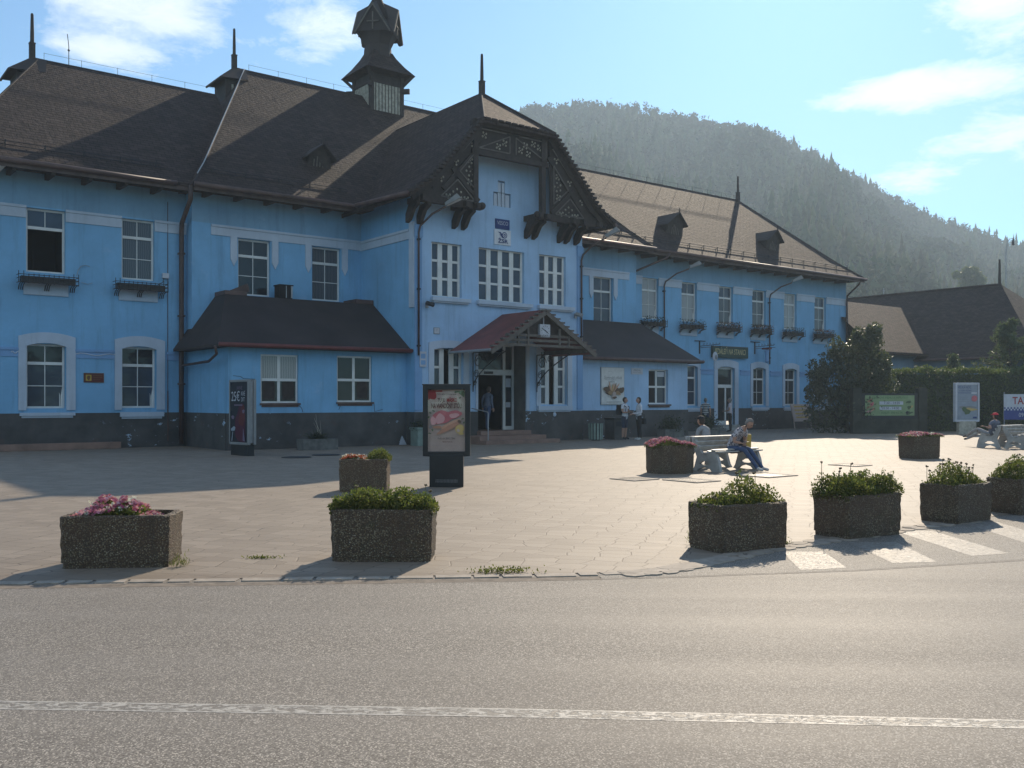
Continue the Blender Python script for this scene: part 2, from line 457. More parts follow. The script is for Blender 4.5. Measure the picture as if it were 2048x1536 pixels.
def M_asphalt(name, c1=(0.155, 0.137, 0.115), c2=(0.285, 0.255, 0.217), tracks=True, rough=0.70):
    m, t, b = new_mat(name)
    p = vcoord(t, 'World')
    v = t.mapping(p, (1.0, 1.0, 0.0), (0, 0, R(3.0)))
    def stones(scale):
        st = t.n.new('ShaderNodeTexVoronoi'); st.voronoi_dimensions = '2D'; t.set(st, 'Vector', v); st.inputs['Scale'].default_value = scale
        sx = t.new('ShaderNodeSeparateColor'); t.set(sx, 0, st.outputs['Color'])
        return st, sx
    st, sx = stones(150); st2, sx2 = stones(105)
    # crushed stone: every chip its own grey, dark binder and pits between
    g = t.math('ADD', t.math('MULTIPLY', sx.outputs[0], 0.6), t.math('MULTIPLY', sx2.outputs[0], 0.4))
    c = t.mix(t.ramp(g, [(0.25, 0.0), (0.75, 1.0)]), c1, c2)
    c = t.mix(t.ramp(sx2.outputs[1], [(0.74, 0.0), (0.78, 0.45)]), c, tuple(x * .5 for x in c1))
    c = t.mix(t.ramp(sx.outputs[1], [(0.84, 0.0), (0.86, 0.9)]), c, (0.52, 0.465, 0.39))
    c = t.mix(t.ramp(sx.outputs[2], [(0.80, 0.0), (0.83, 0.5)]), c, (0.075, 0.064, 0.054))
    big = t.noise(v, 0.35, 5, .6)
    c = t.mix(t.math('MULTIPLY', t.ramp(big, [(0.40, 0.0), (0.65, 1.0)]), 0.30), c, tuple(x * .9 for x in c1))
    rgh = rough
    if tracks:
        # wheel tracks polished along the road, in bands across its width
        band = t.noise(t.mapping(v, (0.035, 1.0, 1)), 1.35, 3, .55)
        bb = t.ramp(band, [(0.36, 0.0), (0.64, 1.0)])
        c = t.mix(t.math('MULTIPLY', bb, 0.22), c, tuple(x * .95 for x in c2))
        rgh = t.math('SUBTRACT', rgh, t.math('MULTIPLY', bb, 0.05))
        spots = t.ramp(t.noise(v, 1.6, 5, .7), [(0.68, 0.0), (0.74, 1.0)])
        c = t.mix(t.math('MULTIPLY', spots, 0.35), c, (0.06, 0.055, 0.048))
    t.set(b, 'Base Color', c)
    t.set(b, 'Roughness', rgh)
    b.inputs['Specular IOR Level'].default_value = 0.20
    h = t.math('ADD', t.math('MULTIPLY', sx.outputs[0], .7), t.math('MULTIPLY', sx2.outputs[1], -0.8))
    bump(t, b, h, 0.35, 0.006)
    return m


def M_roadpaint(name, worn=0.5, white=(0.42, 0.39, 0.34)):
    """thick white paint, flaked so that the stones below show"""
    m, t, b = new_mat(name)
    p = vcoord(t, 'World')
    v = t.mapping(p, (1, 1, 0))
    f = t.noise(t.mapping(v, (1, 1.8, 1)), 16, 5, .75, .5)
    k = t.ramp(f, [(worn - .035, 0.0), (worn + .035, 1.0)])
    c = t.mix(k, white, (0.17, 0.15, 0.125))
    t.set(b, 'Base Color', c); b.inputs['Roughness'].default_value = 0.6
    bump(t, b, t.math('ADD', t.math('MULTIPLY', k, -1), t.math('MULTIPLY', t.noise(v, 60, 3), .5)), 0.6, 0.008)
    return m


MAT['paving'] = M_paving('paving_stones')
MAT['asphalt'] = M_asphalt('asphalt')
MAT['asphalt_apron'] = M_asphalt('asphalt_apron', (0.11, 0.102, 0.09), (0.32, 0.29, 0.25), False, 0.70)
MAT['paint'] = M_roadpaint('road_paint', 0.495)
MAT['paint_edge'] = M_roadpaint('road_paint_edge', 0.60)
MAT['paint_zebra'] = M_roadpaint('zebra_paint', 0.475, (0.36, 0.335, 0.295))
MAT['trough'] = M_simple('trough_concrete', (0.13, 0.13, 0.12), 0.85, 0.4, 4, 0.4, 50)
MAT['dust'] = M_simple('road_dust', (0.33, 0.285, 0.235), 0.8, 0.4, 14, 0.4, 60, coord='World')
MAT['kerb'] = M_simple('kerb_concrete', (0.34, 0.29, 0.235), 0.8, 0.35, 6, 0.5, 40, coord='World')
MAT['gritty'] = M_simple('gritty_edge', (0.19, 0.155, 0.12), 0.85, 0.5, 9, 0.6, 50, coord='World')
MAT['earth'] = M_simple('earth', (0.06, 0.06, 0.03), 0.95, 0.4, 0.05, 0, coord='World')
# ------------------------------------------------------------------ mesh building
class MB:
    def __init__(self):
        self.v = []; self.f = []; self.m = []

    def add(self, verts, faces, mat=0):
        o = len(self.v)
        self.v.extend([tuple(p) for p in verts])
        for f in faces:
            self.f.append(tuple(i + o for i in f)); self.m.append(mat)
        return self

    def box(self, x0, x1, y0, y1, z0, z1, mat=0):
        a = [(x0, y0, z0), (x1, y0, z0), (x1, y1, z0), (x0, y1, z0), (x0, y0, z1), (x1, y0, z1), (x1, y1, z1), (x0, y1, z1)]
        return self.add(a, [(3, 2, 1, 0), (4, 5, 6, 7), (0, 1, 5, 4), (1, 2, 6, 5), (2, 3, 7, 6), (3, 0, 4, 7)], mat)

    def bar(self, p, q, w, h, up=(0, 0, 1), mat=0):
        """rectangular beam from p to q: w across, h along up"""
        p = Vector(p); q = Vector(q); d = (q - p).normalized(); up = Vector(up)
        s = d.cross(up)
        if s.length < 1e-4: s = d.cross(Vector((1, 0, 0)))
        s.normalize(); t = s.cross(d).normalized()
        a = []
        for c in (p, q):
            for i, j in ((-1, -1), (1, -1), (1, 1), (-1, 1)):
                a.append(c + s * (i * w / 2) + t * (j * h / 2))
        return self.add(a, [(0, 1, 2, 3), (7, 6, 5, 4), (0, 4, 5, 1), (1, 5, 6, 2), (2, 6, 7, 3), (3, 7, 4, 0)], mat)

    def tube(self, pts, r, n=8, mat=0, cap=True):
        pts = [Vector(p) for p in pts]
        rs = r if isinstance(r, (list, tuple)) else [r] * len(pts)
        o = len(self.v); prev = None
        for i, p in enumerate(pts):
            if i == 0: d = pts[1] - pts[0]
            elif i == len(pts) - 1: d = pts[-1] - pts[-2]
            else: d = (pts[i + 1] - p).normalized() + (p - pts[i - 1]).normalized()
            d.normalize()
            if prev is None:
                x = d.orthogonal().normalized()
            else:
                x = (prev - d * prev.dot(d)).normalized()
            prev = x; y = d.cross(x)
            for k in range(n):
                a = 2 * math.pi * k / n
                self.v.append(tuple(p + (x * math.cos(a) + y * math.sin(a)) * rs[i]))
        for i in range(len(pts) - 1):
            for k in range(n):
                a = o + i * n + k; b = o + i * n + (k + 1) % n
                self.f.append((a, b, b + n, a + n)); self.m.append(mat)
        if cap:
            self.f.append(tuple(o + k for k in reversed(range(n)))); self.m.append(mat)
            e = o + (len(pts) - 1) * n
            self.f.append(tuple(e + k for k in range(n))); self.m.append(mat)
        return self

    def prism(self, poly, vec, mat=0):
        """a flat polygon pushed along vec into a solid"""
        n = len(poly); vec = Vector(vec)
        a = [Vector(p) for p in poly]; b = [p + vec for p in a]
        nrm = Vector((0, 0, 0))
        for i in range(n): nrm += a[i].cross(a[(i + 1) % n])
        flip = nrm.dot(vec) > 0
        f1 = list(range(n)); f2 = list(range(n, 2 * n))
        faces = [tuple(reversed(f1)) if flip else tuple(f1), tuple(f2) if flip else tuple(reversed(f2))]
        for i in range(n):
            j = (i + 1) % n
            faces.append((i, j, n + j, n + i) if flip else (j, i, n + i, n + j))
        return self.add(a + b, faces, mat)

    def lathe(self, prof, c=(0, 0, 0), n=16, mat=0):
        o = len(self.v); cx, cy, cz = c
        for r, z in prof:
            for k in range(n):
                a = 2 * math.pi * k / n
                self.v.append((cx + r * math.cos(a), cy + r * math.sin(a), cz + z))
        for i in range(len(prof) - 1):
            for k in range(n):
                a = o + i * n + k; b = o + i * n + (k + 1) % n
                self.f.append((a, b, b + n, a + n)); self.m.append(mat)
        self.f.append(tuple(o + k for k in reversed(range(n)))); self.m.append(mat)
        e = o + (len(prof) - 1) * n
        self.f.append(tuple(e + k for k in range(n))); self.m.append(mat)
        return self

    def ball(self, c, r, n=10, m=7, mat=0, fn=None):
        rx, ry, rz = r if isinstance(r, (tuple, list)) else (r, r, r)
        o = len(self.v); c = Vector(c)
        pts = [(0, 0, 1)]
        for i in range(1, m):
            t = math.pi * i / m
            for k in range(n):
                a = 2 * math.pi * k / n
                pts.append((math.sin(t) * math.cos(a), math.sin(t) * math.sin(a), math.cos(t)))
        pts.append((0, 0, -1))
        for p in pts:
            q = Vector((p[0] * rx, p[1] * ry, p[2] * rz))
            if fn: q = fn(q, p)
            self.v.append(tuple(c + q))
        for k in range(n):
            self.f.append((o, o + 1 + k, o + 1 + (k + 1) % n)); self.m.append(mat)
        for i in range(m - 2):
            for k in range(n):
                a = o + 1 + i * n + k; b = o + 1 + i * n + (k + 1) % n
                self.f.append((a, a + n, b + n, b)); self.m.append(mat)
        e = o + len(pts) - 1; s = o + 1 + (m - 2) * n
        for k in range(n):
            self.f.append((s + k, e, s + (k + 1) % n)); self.m.append(mat)
        return self

    def build(self, name, mats, parent=None, smooth=False, bevel=0.0, uv=True, loc=None, rz=None):
        me = bpy.data.meshes.new(name)
        me.from_pydata(self.v, [], self.f)
        if not isinstance(mats, (list, tuple)): mats = [mats]
        for k in mats: me.materials.append(MAT[k] if isinstance(k, str) else k)
        if len(mats) > 1: me.polygons.foreach_set('material_index', self.m)
        me.update()
        if bevel:
            bm = bmesh.new(); bm.from_mesh(me)
            bmesh.ops.remove_doubles(bm, verts=bm.verts, dist=1e-5)
            ed = [e for e in bm.edges if len(e.link_faces) == 2 and e.calc_face_angle(0) > R(35)]
            bmesh.ops.bevel(bm, geom=ed, offset=bevel, segments=2, profile=0.7, affect='EDGES')
            bm.to_mesh(me); bm.free()
        if uv: auto_uv(me)
        if smooth: me.polygons.foreach_set('use_smooth', [True] * len(me.polygons))
        o = bpy.data.objects.new(name, me); COL.objects.link(o)
        if parent: o.parent = parent
        if loc: o.location = loc
        if rz is not None: o.rotation_euler = (0, 0, rz)
        return o


def pieces(mb, eps=0.012):
    """the separate solids of a builder, those that touch kept together"""
    key = {}; par = list(range(len(mb.v)))
    def find(a):
        while par[a] != a:
            par[a] = par[par[a]]; a = par[a]
        return a
    for i, q in enumerate(mb.v):
        k = tuple(round(c, 4) for c in q)
        if k in key: par[find(i)] = find(key[k])
        else: key[k] = i
    for f in mb.f:
        for i in f[1:]: par[find(i)] = find(f[0])
    box = {}
    for i, q in enumerate(mb.v):
        r = find(i); b = box.setdefault(r, [list(q), list(q)])
        for k in range(3): b[0][k] = min(b[0][k], q[k]); b[1][k] = max(b[1][k], q[k])
    rs = list(box)
    for i, a in enumerate(rs):
        for c in rs[:i]:
            A, B = box[a], box[c]
            if all(A[0][k] - eps <= B[1][k] and B[0][k] - eps <= A[1][k] for k in range(3)): par[find(a)] = find(c)
    out = {}
    for f, m in zip(mb.f, mb.m): out.setdefault(find(f[0]), []).append((f, m))
    res = []
    for fs in out.values():
        n = mb.__class__(); mp = {}
        for f, m in fs:
            g = []
            for i in f:
                if i not in mp: mp[i] = len(n.v); n.v.append(mb.v[i])
                g.append(mp[i])
            n.f.append(tuple(g)); n.m.append(m)
        res.append(n)
    return res


def auto_uv(me):
    uvl = me.uv_layers.new(name='UVMap')
    co = np.empty(len(me.vertices) * 3); me.vertices.foreach_get('co', co); co = co.reshape(-1, 3)
    out = np.empty((len(me.loops), 2))
    for p in me.polygons:
        n = np.array(p.normal)
        if abs(n[2]) > 0.995: t = np.array((1.0, 0, 0))
        else:
            t = np.array((-n[1], n[0], 0.0)); t /= np.linalg.norm(t)
        b = np.cross(n, t)
        idx = [me.loops[i].vertex_index for i in p.loop_indices]
        for li, vi in zip(p.loop_indices, idx):
            out[li, 0] = co[vi] @ t; out[li, 1] = co[vi] @ b
    uvl.data.foreach_set('uv', out.ravel())


def fast_mesh(name, verts, faces, mats, mat_idx=None, parent=None, smooth=False):
    """numpy arrays straight into a mesh; faces all of one size"""
    verts = np.asarray(verts, dtype=np.float32).reshape(-1, 3); faces = np.asarray(faces, dtype=np.int32)
    k = faces.shape[1]
    me = bpy.data.meshes.new(name)
    me.vertices.add(len(verts)); me.vertices.foreach_set('co', verts.ravel())
    me.loops.add(faces.size); me.loops.foreach_set('vertex_index', faces.ravel())
    me.polygons.add(len(faces))
    me.polygons.foreach_set('loop_start', np.arange(0, faces.size, k, dtype=np.int32))
    me.polygons.foreach_set('loop_total', np.full(len(faces), k, dtype=np.int32))
    for m in (mats if isinstance(mats, (list, tuple)) else [mats]): me.materials.append(MAT[m])
    if mat_idx is not None: me.polygons.foreach_set('material_index', np.asarray(mat_idx, dtype=np.int32))
    me.update(calc_edges=True)
    if smooth: me.polygons.foreach_set('use_smooth', [True] * len(me.polygons))
    o = bpy.data.objects.new(name, me); COL.objects.link(o)
    if parent: o.parent = parent
    return o


def thing(name, label, cat, loc=(0, 0, 0), rz=0.0, group=None):
    o = bpy.data.objects.new(name, None); COL.objects.link(o)
    o.empty_display_size = 0.2
    o.location = loc; o.rotation_euler = (0, 0, rz)
    return tag(o, label, cat, group)


def tag(o, label=None, cat=None, group=None, kind=None):
    if label: o['label'] = label
    if cat: o['category'] = cat
    if group: o['group'] = group
    if kind: o['kind'] = kind
    return o


def dup(root, loc, rz, label, group=None):
    r = root.copy(); COL.objects.link(r); r.location = loc; r.rotation_euler = (0, 0, rz); r['label'] = label
    if group: r['group'] = group
    for ch in list(root.children):
        c = ch.copy(); COL.objects.link(c); c.parent = r
        for g in list(ch.children):
            q = g.copy(); COL.objects.link(q); q.parent = c
    return r


_font_cache = {}


def text_geo(body, size, align='CENTER', shear=0.0, extrude=0.0, xscale=1.0, bold=0.0):
    """lettering as a flat mesh in its own x,y plane: (verts, faces)"""
    key = (body, size, align, shear, xscale, bold)
    if key in _font_cache: return _font_cache[key]
    cu = bpy.data.curves.new('lettering', 'FONT')
    cu.body = body; cu.size = size; cu.align_x = align; cu.align_y = 'CENTER'; cu.shear = shear
    cu.resolution_u = 3; cu.offset = bold
    o = bpy.data.objects.new('lettering', cu); COL.objects.link(o)
    dg = bpy.context.evaluated_depsgraph_get(); dg.update()
    me = bpy.data.meshes.new_from_object(o.evaluated_get(dg))
    v = [(p.co.x * xscale, p.co.y) for p in me.vertices]; f = [tuple(p.vertices) for p in me.polygons]
    bpy.data.objects.remove(o); bpy.data.curves.remove(cu); bpy.data.meshes.remove(me)
    _font_cache[key] = (v, f)
    return v, f


class Board:
    """flat printed face: x right, z up, facing -y; each layer a hair in front of the last"""
    def __init__(self):
        self.mb = MB(); self.y = 0.0; self.mats = []

    def mi(self, m):
        if m not in self.mats: self.mats.append(m)
        return self.mats.index(m)

    def step(self): self.y -= 0.0025

    def poly(self, pts, m):
        self.step()
        self.mb.add([(x, self.y, z) for x, z in pts], [tuple(range(len(pts)))], self.mi(m)); return self

    def rect(self, x0, x1, z0, z1, m):
        return self.poly([(x0, z0), (x1, z0), (x1, z1), (x0, z1)], m)

    def blob(self, cx, cz, rx, rz, m, rot=0.0, wob=0.12, n=18, seed=0):
        rr = random.Random(seed + int(1000 * (cx + cz)))
        ph = [rr.random() * 6.3 for _ in range(3)]
        pts = []
        for i in range(n):
            a = 2 * math.pi * i / n
            k = 1 + wob * (math.sin(2 * a + ph[0]) + .6 * math.sin(3 * a + ph[1]) + .4 * math.sin(5 * a + ph[2]))
            x = rx * k * math.cos(a); z = rz * k * math.sin(a)
            pts.append((cx + x * math.cos(rot) - z * math.sin(rot), cz + x * math.sin(rot) + z * math.cos(rot)))
        return self.poly(pts, m)

    def text(self, s, cx, cz, size, m, xscale=1.0, align='CENTER', shear=0.0, bold=0.0):
        self.step()
        v, f = text_geo(s, size, align, shear, 0, xscale, bold)
        self.mb.add([(cx + x, self.y, cz + z) for x, z in v], f, self.mi(m)); return self

    def build(self, name, parent=None, loc=None, rz=None):
        return self.mb.build(name, self.mats, parent, uv=False, loc=loc, rz=rz)


def flat(name, col, rough=0.55, var=0.12, scale=5):
    MAT[name] = M_simple(name, col, rough, var, scale, 0.0, spec=0.3)
    return name


flat('ink_red', (0.30, 0.03, 0.035)); flat('ink_maroon', (0.10, 0.02, 0.02)); flat('paper_beige', (0.43, 0.34, 0.30)); flat('ham_pink', (0.50, 0.14, 0.16)); flat('ham_light', (0.62, 0.34, 0.34))
flat('sausage', (0.40, 0.20, 0.13)); flat('sausage_light', (0.52, 0.30, 0.20)); flat('mustard', (0.45, 0.33, 0.12)); flat('herb', (0.08, 0.12, 0.06)); flat('ink_dark', (0.03, 0.03, 0.035))
flat('sign_navy', (0.02, 0.045, 0.16)); flat('sign_white', (0.48, 0.50, 0.54)); flat('ink_grey', (0.22, 0.22, 0.22)); flat('paper_white', (0.60, 0.60, 0.57)); flat('bread', (0.30, 0.19, 0.10)); flat('bread_dark', (0.13, 0.08, 0.05))
flat('sign_green', (0.03, 0.06, 0.045)); flat('gold_ink', (0.50, 0.42, 0.22)); flat('poster_green', (0.23, 0.31, 0.16)); flat('poster_green_dark', (0.06, 0.16, 0.05)); flat('poster_blue', (0.25, 0.29, 0.34)); flat('taxi_navy', (0.04, 0.06, 0.22)); flat('wine', (0.07, 0.012, 0.03)); flat('night', (0.02, 0.022, 0.03))
flat('enamel_white', (0.62, 0.64, 0.67)); flat('glow_lilac', (0.16, 0.12, 0.18)); flat('ochre', (0.45, 0.30, 0.05))

# ------------------------------------------------------------------ the station's own axes
# s runs along the front from left to right, d comes out of the front towards the square, z is up
TH = R(37.8847)
P0 = Vector(((90 - 1024) / 1900 * 31, 31.0, 0.0))
UU = Vector((math.cos(TH), math.sin(TH), 0)); NN = Vector((math.sin(TH), -math.cos(TH), 0))


def W(s, d, z=0.0): return P0 + UU * s + NN * d + Vector((0, 0, z))
def L(s, d, z): return (s, -d, z)


class SB(MB):
    """mesh in station axes"""
    def bx(self, s0, s1, d0, d1, z0, z1, mat=0): return self.box(s0, s1, -d1, -d0, z0, z1, mat)
    def poly(self, pts, mat=0): return self.add([L(*p) for p in pts], [tuple(range(len(pts)))], mat)
    def ext(self, pts, ds=0, dd=0, dz=0, mat=0): return self.prism([L(*p) for p in pts], (ds, -dd, dz), mat)
    def beam(self, p, q, w, h, up=(0, 0, 1), mat=0): return self.bar(L(*p), L(*q), w, h, (up[0], -up[1], up[2]), mat)
    def pipe(self, pts, r, n=8, mat=0): return self.tube([L(*p) for p in pts], r, n, mat)

    def face(self, d, s0, s1, z0, z1, holes=(), depth=0.2, top=None, mat=0, rmat=None):
        """wall sheet at distance d with openings and their reveals; holes = (s0,s1,z0,z1)"""
        ss = sorted({s0, s1, *[h[0] for h in holes], *[h[1] for h in holes]})
        zs = sorted({z0, z1, *[h[2] for h in holes], *[h[3] for h in holes]})
        for a, b in zip(ss, ss[1:]):
            for c, e in zip(zs, zs[1:]):
                m = ((a + b) / 2, (c + e) / 2)
                if any(h[0] < m[0] < h[1] and h[2] < m[1] < h[3] for h in holes): continue
                if a < s0 - 1e-6 or b > s1 + 1e-6 or c < z0 - 1e-6 or e > z1 + 1e-6: continue
                self.poly([(a, d, c), (b, d, c), (b, d, e), (a, d, e)], mat)
        rm = mat if rmat is None else rmat
        for a, b, c, e in holes:
            if e <= z0 or c >= z1: continue
            c2 = max(c, z0); e2 = min(e, z1)
            k = d - depth
            self.poly([(a, d, c2), (a, d, e2), (a, k, e2), (a, k, c2)], rm)
            self.poly([(b, d, e2), (b, d, c2), (b, k, c2), (b, k, e2)], rm)
            if e <= z1: self.poly([(a, d, e), (b, d, e), (b, k, e), (a, k, e)], rm)
            if c >= z0: self.poly([(b, d, c), (a, d, c), (a, k, c), (b, k, c)], rm)
        return self

# ------------------------------------------------------------------ ground, roads
def sheet(name, pts, z, mat, kind='structure', sub=0):
    mb = MB(); mb.add([(x, y, z) for x, y in pts], [tuple(range(len(pts)))])
    o = mb.build(name, mat); o['kind'] = kind
    return o


sheet('ground', [(-500, -120), (900, -120), (900, 720), (-500, 720)], -0.03, 'earth')
EDGE = [(-14, 7.95), (-4.58, 8.42), (-2.85, 8.55), (-0.11, 8.76), (0.8, 8.86), (1.3, 9.0), (1.59, 9.27), (2.15, 9.81), (2.98, 10.56), (3.99, 11.30), (5.16, 12.20), (6.63, 13.15), (7.9, 14.0), (12, 16.2), (30, 24)]
sheet('plaza_paving', EDGE + [(90, 50), (90, 95), (-45, 95), (-45, 6.6)], 0.0, 'paving')
sheet('road', [(-60, -14), (60, -14), (60, 16), (30, 26), (-60, 26)], -0.007, 'asphalt')
sheet('bounce_ground', [(-60, -40), (80, -40), (80, -14.2), (-60, -14.2)], 0.02, 'paving')  # unseen pale ground behind the camera, added to bounce light onto the front
# later patch of asphalt in the mouth of the side road
APRON = [(0.80, 8.60), (1.49, 8.69), (3.25, 9.02), (5.18, 9.62), (9, 11.2), (30, 20.5), (30, 24.2), (12, 16.4), (7.9, 14.2), (6.63, 13.35), (5.16, 12.40), (3.99, 11.5), (2.98, 10.76), (2.15, 10.0), (1.59, 9.45), (1.3, 9.15), (0.8, 9.0)]
sheet('road_patch', APRON, -0.0056, 'asphalt_apron')


def strip(name, line, w, z, mat, h=0.0, seg=None):
    """band of width w to the right-hand (road) side of a line"""
    mb = MB()
    pts = [Vector((x, y)) for x, y in line]
    off = []
    for i, p in enumerate(pts):
        d = (pts[min(i + 1, len(pts) - 1)] - pts[max(i - 1, 0)]).normalized()
        off.append(p + Vector((d.y, -d.x)) * w)
    for i in range(len(pts) - 1):
        a, b, c, e = pts[i], pts[i + 1], off[i + 1], off[i]
        if h: mb.prism([(e.x, e.y, z - h), (c.x, c.y, z - h), (b.x, b.y, z - h), (a.x, a.y, z - h)], (0, 0, h))
        else: mb.add([(e.x, e.y, z), (c.x, c.y, z), (b.x, b.y, z), (a.x, a.y, z)], [(0, 1, 2, 3)])
    o = mb.build(name, mat); o['kind'] = 'structure'
    return o


rr = random.Random(6)
mbk = MB()
for i in range(5):          # worn kerb slabs laid flush, one by one
    (x0, y0), (x1, y1) = EDGE[i], EDGE[i + 1]; ll = math.hypot(x1 - x0, y1 - y0); dx, dy = (x1 - x0) / ll, (y1 - y0) / ll
    s = 0.0
    while s < ll:
        e = min(ll, s + rr.uniform(.22, .42)); g = rr.uniform(.006, .016); w = rr.uniform(.12, .15); z = rr.uniform(.001, .005)
        q = [(s + g, rr.uniform(-.008, .012)), (e - g, rr.uniform(-.008, .012)), (e - g - rr.uniform(0, .02), w), (s + g + rr.uniform(0, .02), w + rr.uniform(-.01, .01))]
        mbk.prism([(x0 + dx * u + dy * v, y0 + dy * u - dx * v, -.012) for u, v in q], (0, 0, .012 + z)); s = e
o = mbk.build('kerb', 'kerb', bevel=.003); o['kind'] = 'structure'
strip('gutter_edge', [(-14, 7.80), (-4.58, 8.27), (-2.85, 8.40), (-0.11, 8.61), (0.8, 8.71)], 0.17, -0.0056, 'gritty')
mbk = MB()
rr = random.Random(4)
for i in range(34):       # loose border cobbles where the square meets the side road
    t = i / 33
    k = t * 6 + 4.6
    j = min(int(k), len(EDGE) - 2); f = k - j
    x = EDGE[j][0] * (1 - f) + EDGE[j + 1][0] * f; y = EDGE[j][1] * (1 - f) + EDGE[j + 1][1] * f
    dx = EDGE[j + 1][0] - EDGE[j][0]; dy = EDGE[j + 1][1] - EDGE[j][1]; ll = math.hypot(dx, dy); dx /= ll; dy /= ll
    for row in range(2):
        a = 0.05 + .13 * row
        cx = x + dy * a + rr.uniform(-.02, .02); cy = y - dx * a + rr.uniform(-.02, .02); r = rr.uniform(.075, .105)
        n = 7; ang = rr.random() * 6
        pts = [(cx + r * rr.uniform(.85, 1.15) * (math.cos(ang + 6.283 * q / n) * dx * 1.3 - math.sin(ang + 6.283 * q / n) * dy),
                cy + r * rr.uniform(.85, 1.15) * (math.cos(ang + 6.283 * q / n) * dy * 1.3 + math.sin(ang + 6.283 * q / n) * dx), -0.02) for q in range(n)]
        mbk.prism(pts, (0, 0, 0.021 + rr.uniform(0, .007)))
o = mbk.build('kerb_cobbles', 'kerb', bevel=0.0015); o['kind'] = 'structure'

LN = [(-14, 5.62, 5.47), (-0.06, 4.965, 4.83), (2.55, 4.785, 4.655), (9, 4.30, 4.17)]
for nm, f0, f1, m_ in (('road_marking_line', .10, .90, 'paint'), ('road_marking_line_edge', 0.0, .10, 'paint_edge'), ('road_marking_line_edge', .90, 1.0, 'paint_edge')):
    mk = MB()
    for (xa, ya, yb), (xc, yc, yd) in zip(LN, LN[1:]):
        mk.add([(xa, ya + (yb - ya) * f1, -.0057), (xc, yc + (yd - yc) * f1, -.0057), (xc, yc + (yd - yc) * f0, -.0057), (xa, ya + (yb - ya) * f0, -.0057)], [(0, 1, 2, 3)])
    o = mk.build(nm, m_); o['kind'] = 'structure'
ZEB = [[(2.87, 10.12), (3.32, 10.12), (3.22, 9.13), (2.74, 9.02)], [(3.82, 10.80), (4.37, 10.83), (4.24, 9.47), (3.77, 9.41)], [(4.72, 11.75), (5.20, 11.75), (5.23, 10.0), (4.76, 9.84)], [(5.95, 12.6), (6.44, 12.6), (6.26, 10.56), (5.77, 10.38)], [(7.1, 13.3), (7.6, 13.3), (7.5, 11.2), (7.0, 11.0)]]
mk = MB()
for q in ZEB: mk.add([(x, y, -0.0042) for x, y in q], [(3, 2, 1, 0)])
o = mk.build('road_marking_zebra', 'paint_zebra'); o['kind'] = 'structure'
strip('road_patch_seam', [(30, 20.4), (9, 11.1), (5.18, 9.60), (3.25, 9.0), (1.49, 8.67), (.8, 8.58)][::-1], 0.03, -0.0046, 'dust')
# ------------------------------------------------------------------ the station building
ST = thing('station_building', 'long two-storey sky blue railway station with brown shingle roofs, timber gable and roof turret', 'building', P0, TH)


SPLIT = {'centre_block_wall', 'plinth', 'fascia', 'upper_band', 'lower_band', 'band_tail', 'pilaster', 'band_ornament', 'wall_crack', 'roof_flashing', 'door_surround', 'lightning_wire', 'niche_shutter', 'entrance_hall'}


def part(name, mb, mats, **kw):
    if name in SPLIT:
        for q in pieces(mb): o = q.build(name, mats, ST, **kw)
        return o
    return mb.build(name, mats, ST, **kw)


def sub(name, mb, mats, parent, **kw):
    for q in pieces(mb): o = q.build(name, mats, parent, **kw)
    return o


PL = 1.20          # plinth height
DA, DB, DC, DX = 0.0, 0.6, 4.55, 4.0     # planes: side wings, centre block, gabled bay, low annexes
A0, A1, B1, C0, C1, D1, E1 = -2.6, 4.6, 11.3, 11.3, 19.45, 26.6, 45.6
ZW = 9.12

upA = [(-.56, .62), (2.40, 3.50)]
gdA = [(-.56, .62), (2.40, 3.55)]
upB = [(6.28, 7.52), (9.20, 10.40)]
upD = [(23.75, 25.0)]
upE = [(27.62, 28.82), (30.56, 31.75), (33.54, 34.73), (36.40, 37.62), (39.31, 40.51), (42.29, 43.47)]
gdE = [(30.60, 31.80), (36.43, 37.60), (39.36, 40.50), (42.30, 43.45)]
dE = (33.40, 34.85)
UZ = (5.78, 7.86); GZ = (1.36, 3.46)

# walls, each block one shell with its openings
def wing_wall(s0, s1, up, gd, extra=()):
    mb = SB()
    h = [(a, b, *UZ) for a, b in up] + [(a, b, *GZ) for a, b in gd] + list(extra)
    lo = [x for x in h if x[3] < 5]; hi = [x for x in h if x[2] > 5]
    mb.face(DA, s0, s1, 0, 4.6, lo, 0.22)
    mb.face(DA, s0, s1, 4.6, 7.92, [x for x in hi], 0.20)
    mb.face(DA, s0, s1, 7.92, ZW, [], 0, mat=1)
    return mb


mb = wing_wall(A0, A1, upA, gdA)
mb.poly([(A0, DA, 0), (A0, DA, ZW), (A0, -9, ZW), (A0, -9, 0)][::-1])
part('west_wing_wall', mb, ['wall_blue', 'wall_upper'])
mb = wing_wall(D1, E1, upE, gdE, [(*dE, .30, 3.46)])
mb.poly([(E1, DA, 0), (E1, -9, 0), (E1, -9, ZW), (E1, DA, ZW)])
part('east_wing_wall', mb, ['wall_blue', 'wall_upper'])
mb = SB()
mb.face(DB, A1, B1, 0, 7.92, [(a, b, 5.45, 7.50) for a, b in upB], .2)
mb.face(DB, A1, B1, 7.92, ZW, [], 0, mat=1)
mb.face(DB, C1, D1, 0, 7.92, [(a, b, 5.25, 7.54) for a, b in upD], .2)
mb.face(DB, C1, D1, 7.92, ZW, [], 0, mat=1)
for s in (A1, D1): mb.poly([(s, DB, 0), (s, DB, ZW), (s, -11, ZW), (s, -11, 0)])
part('centre_block_wall', mb, ['wall_blue', 'wall_upper'])

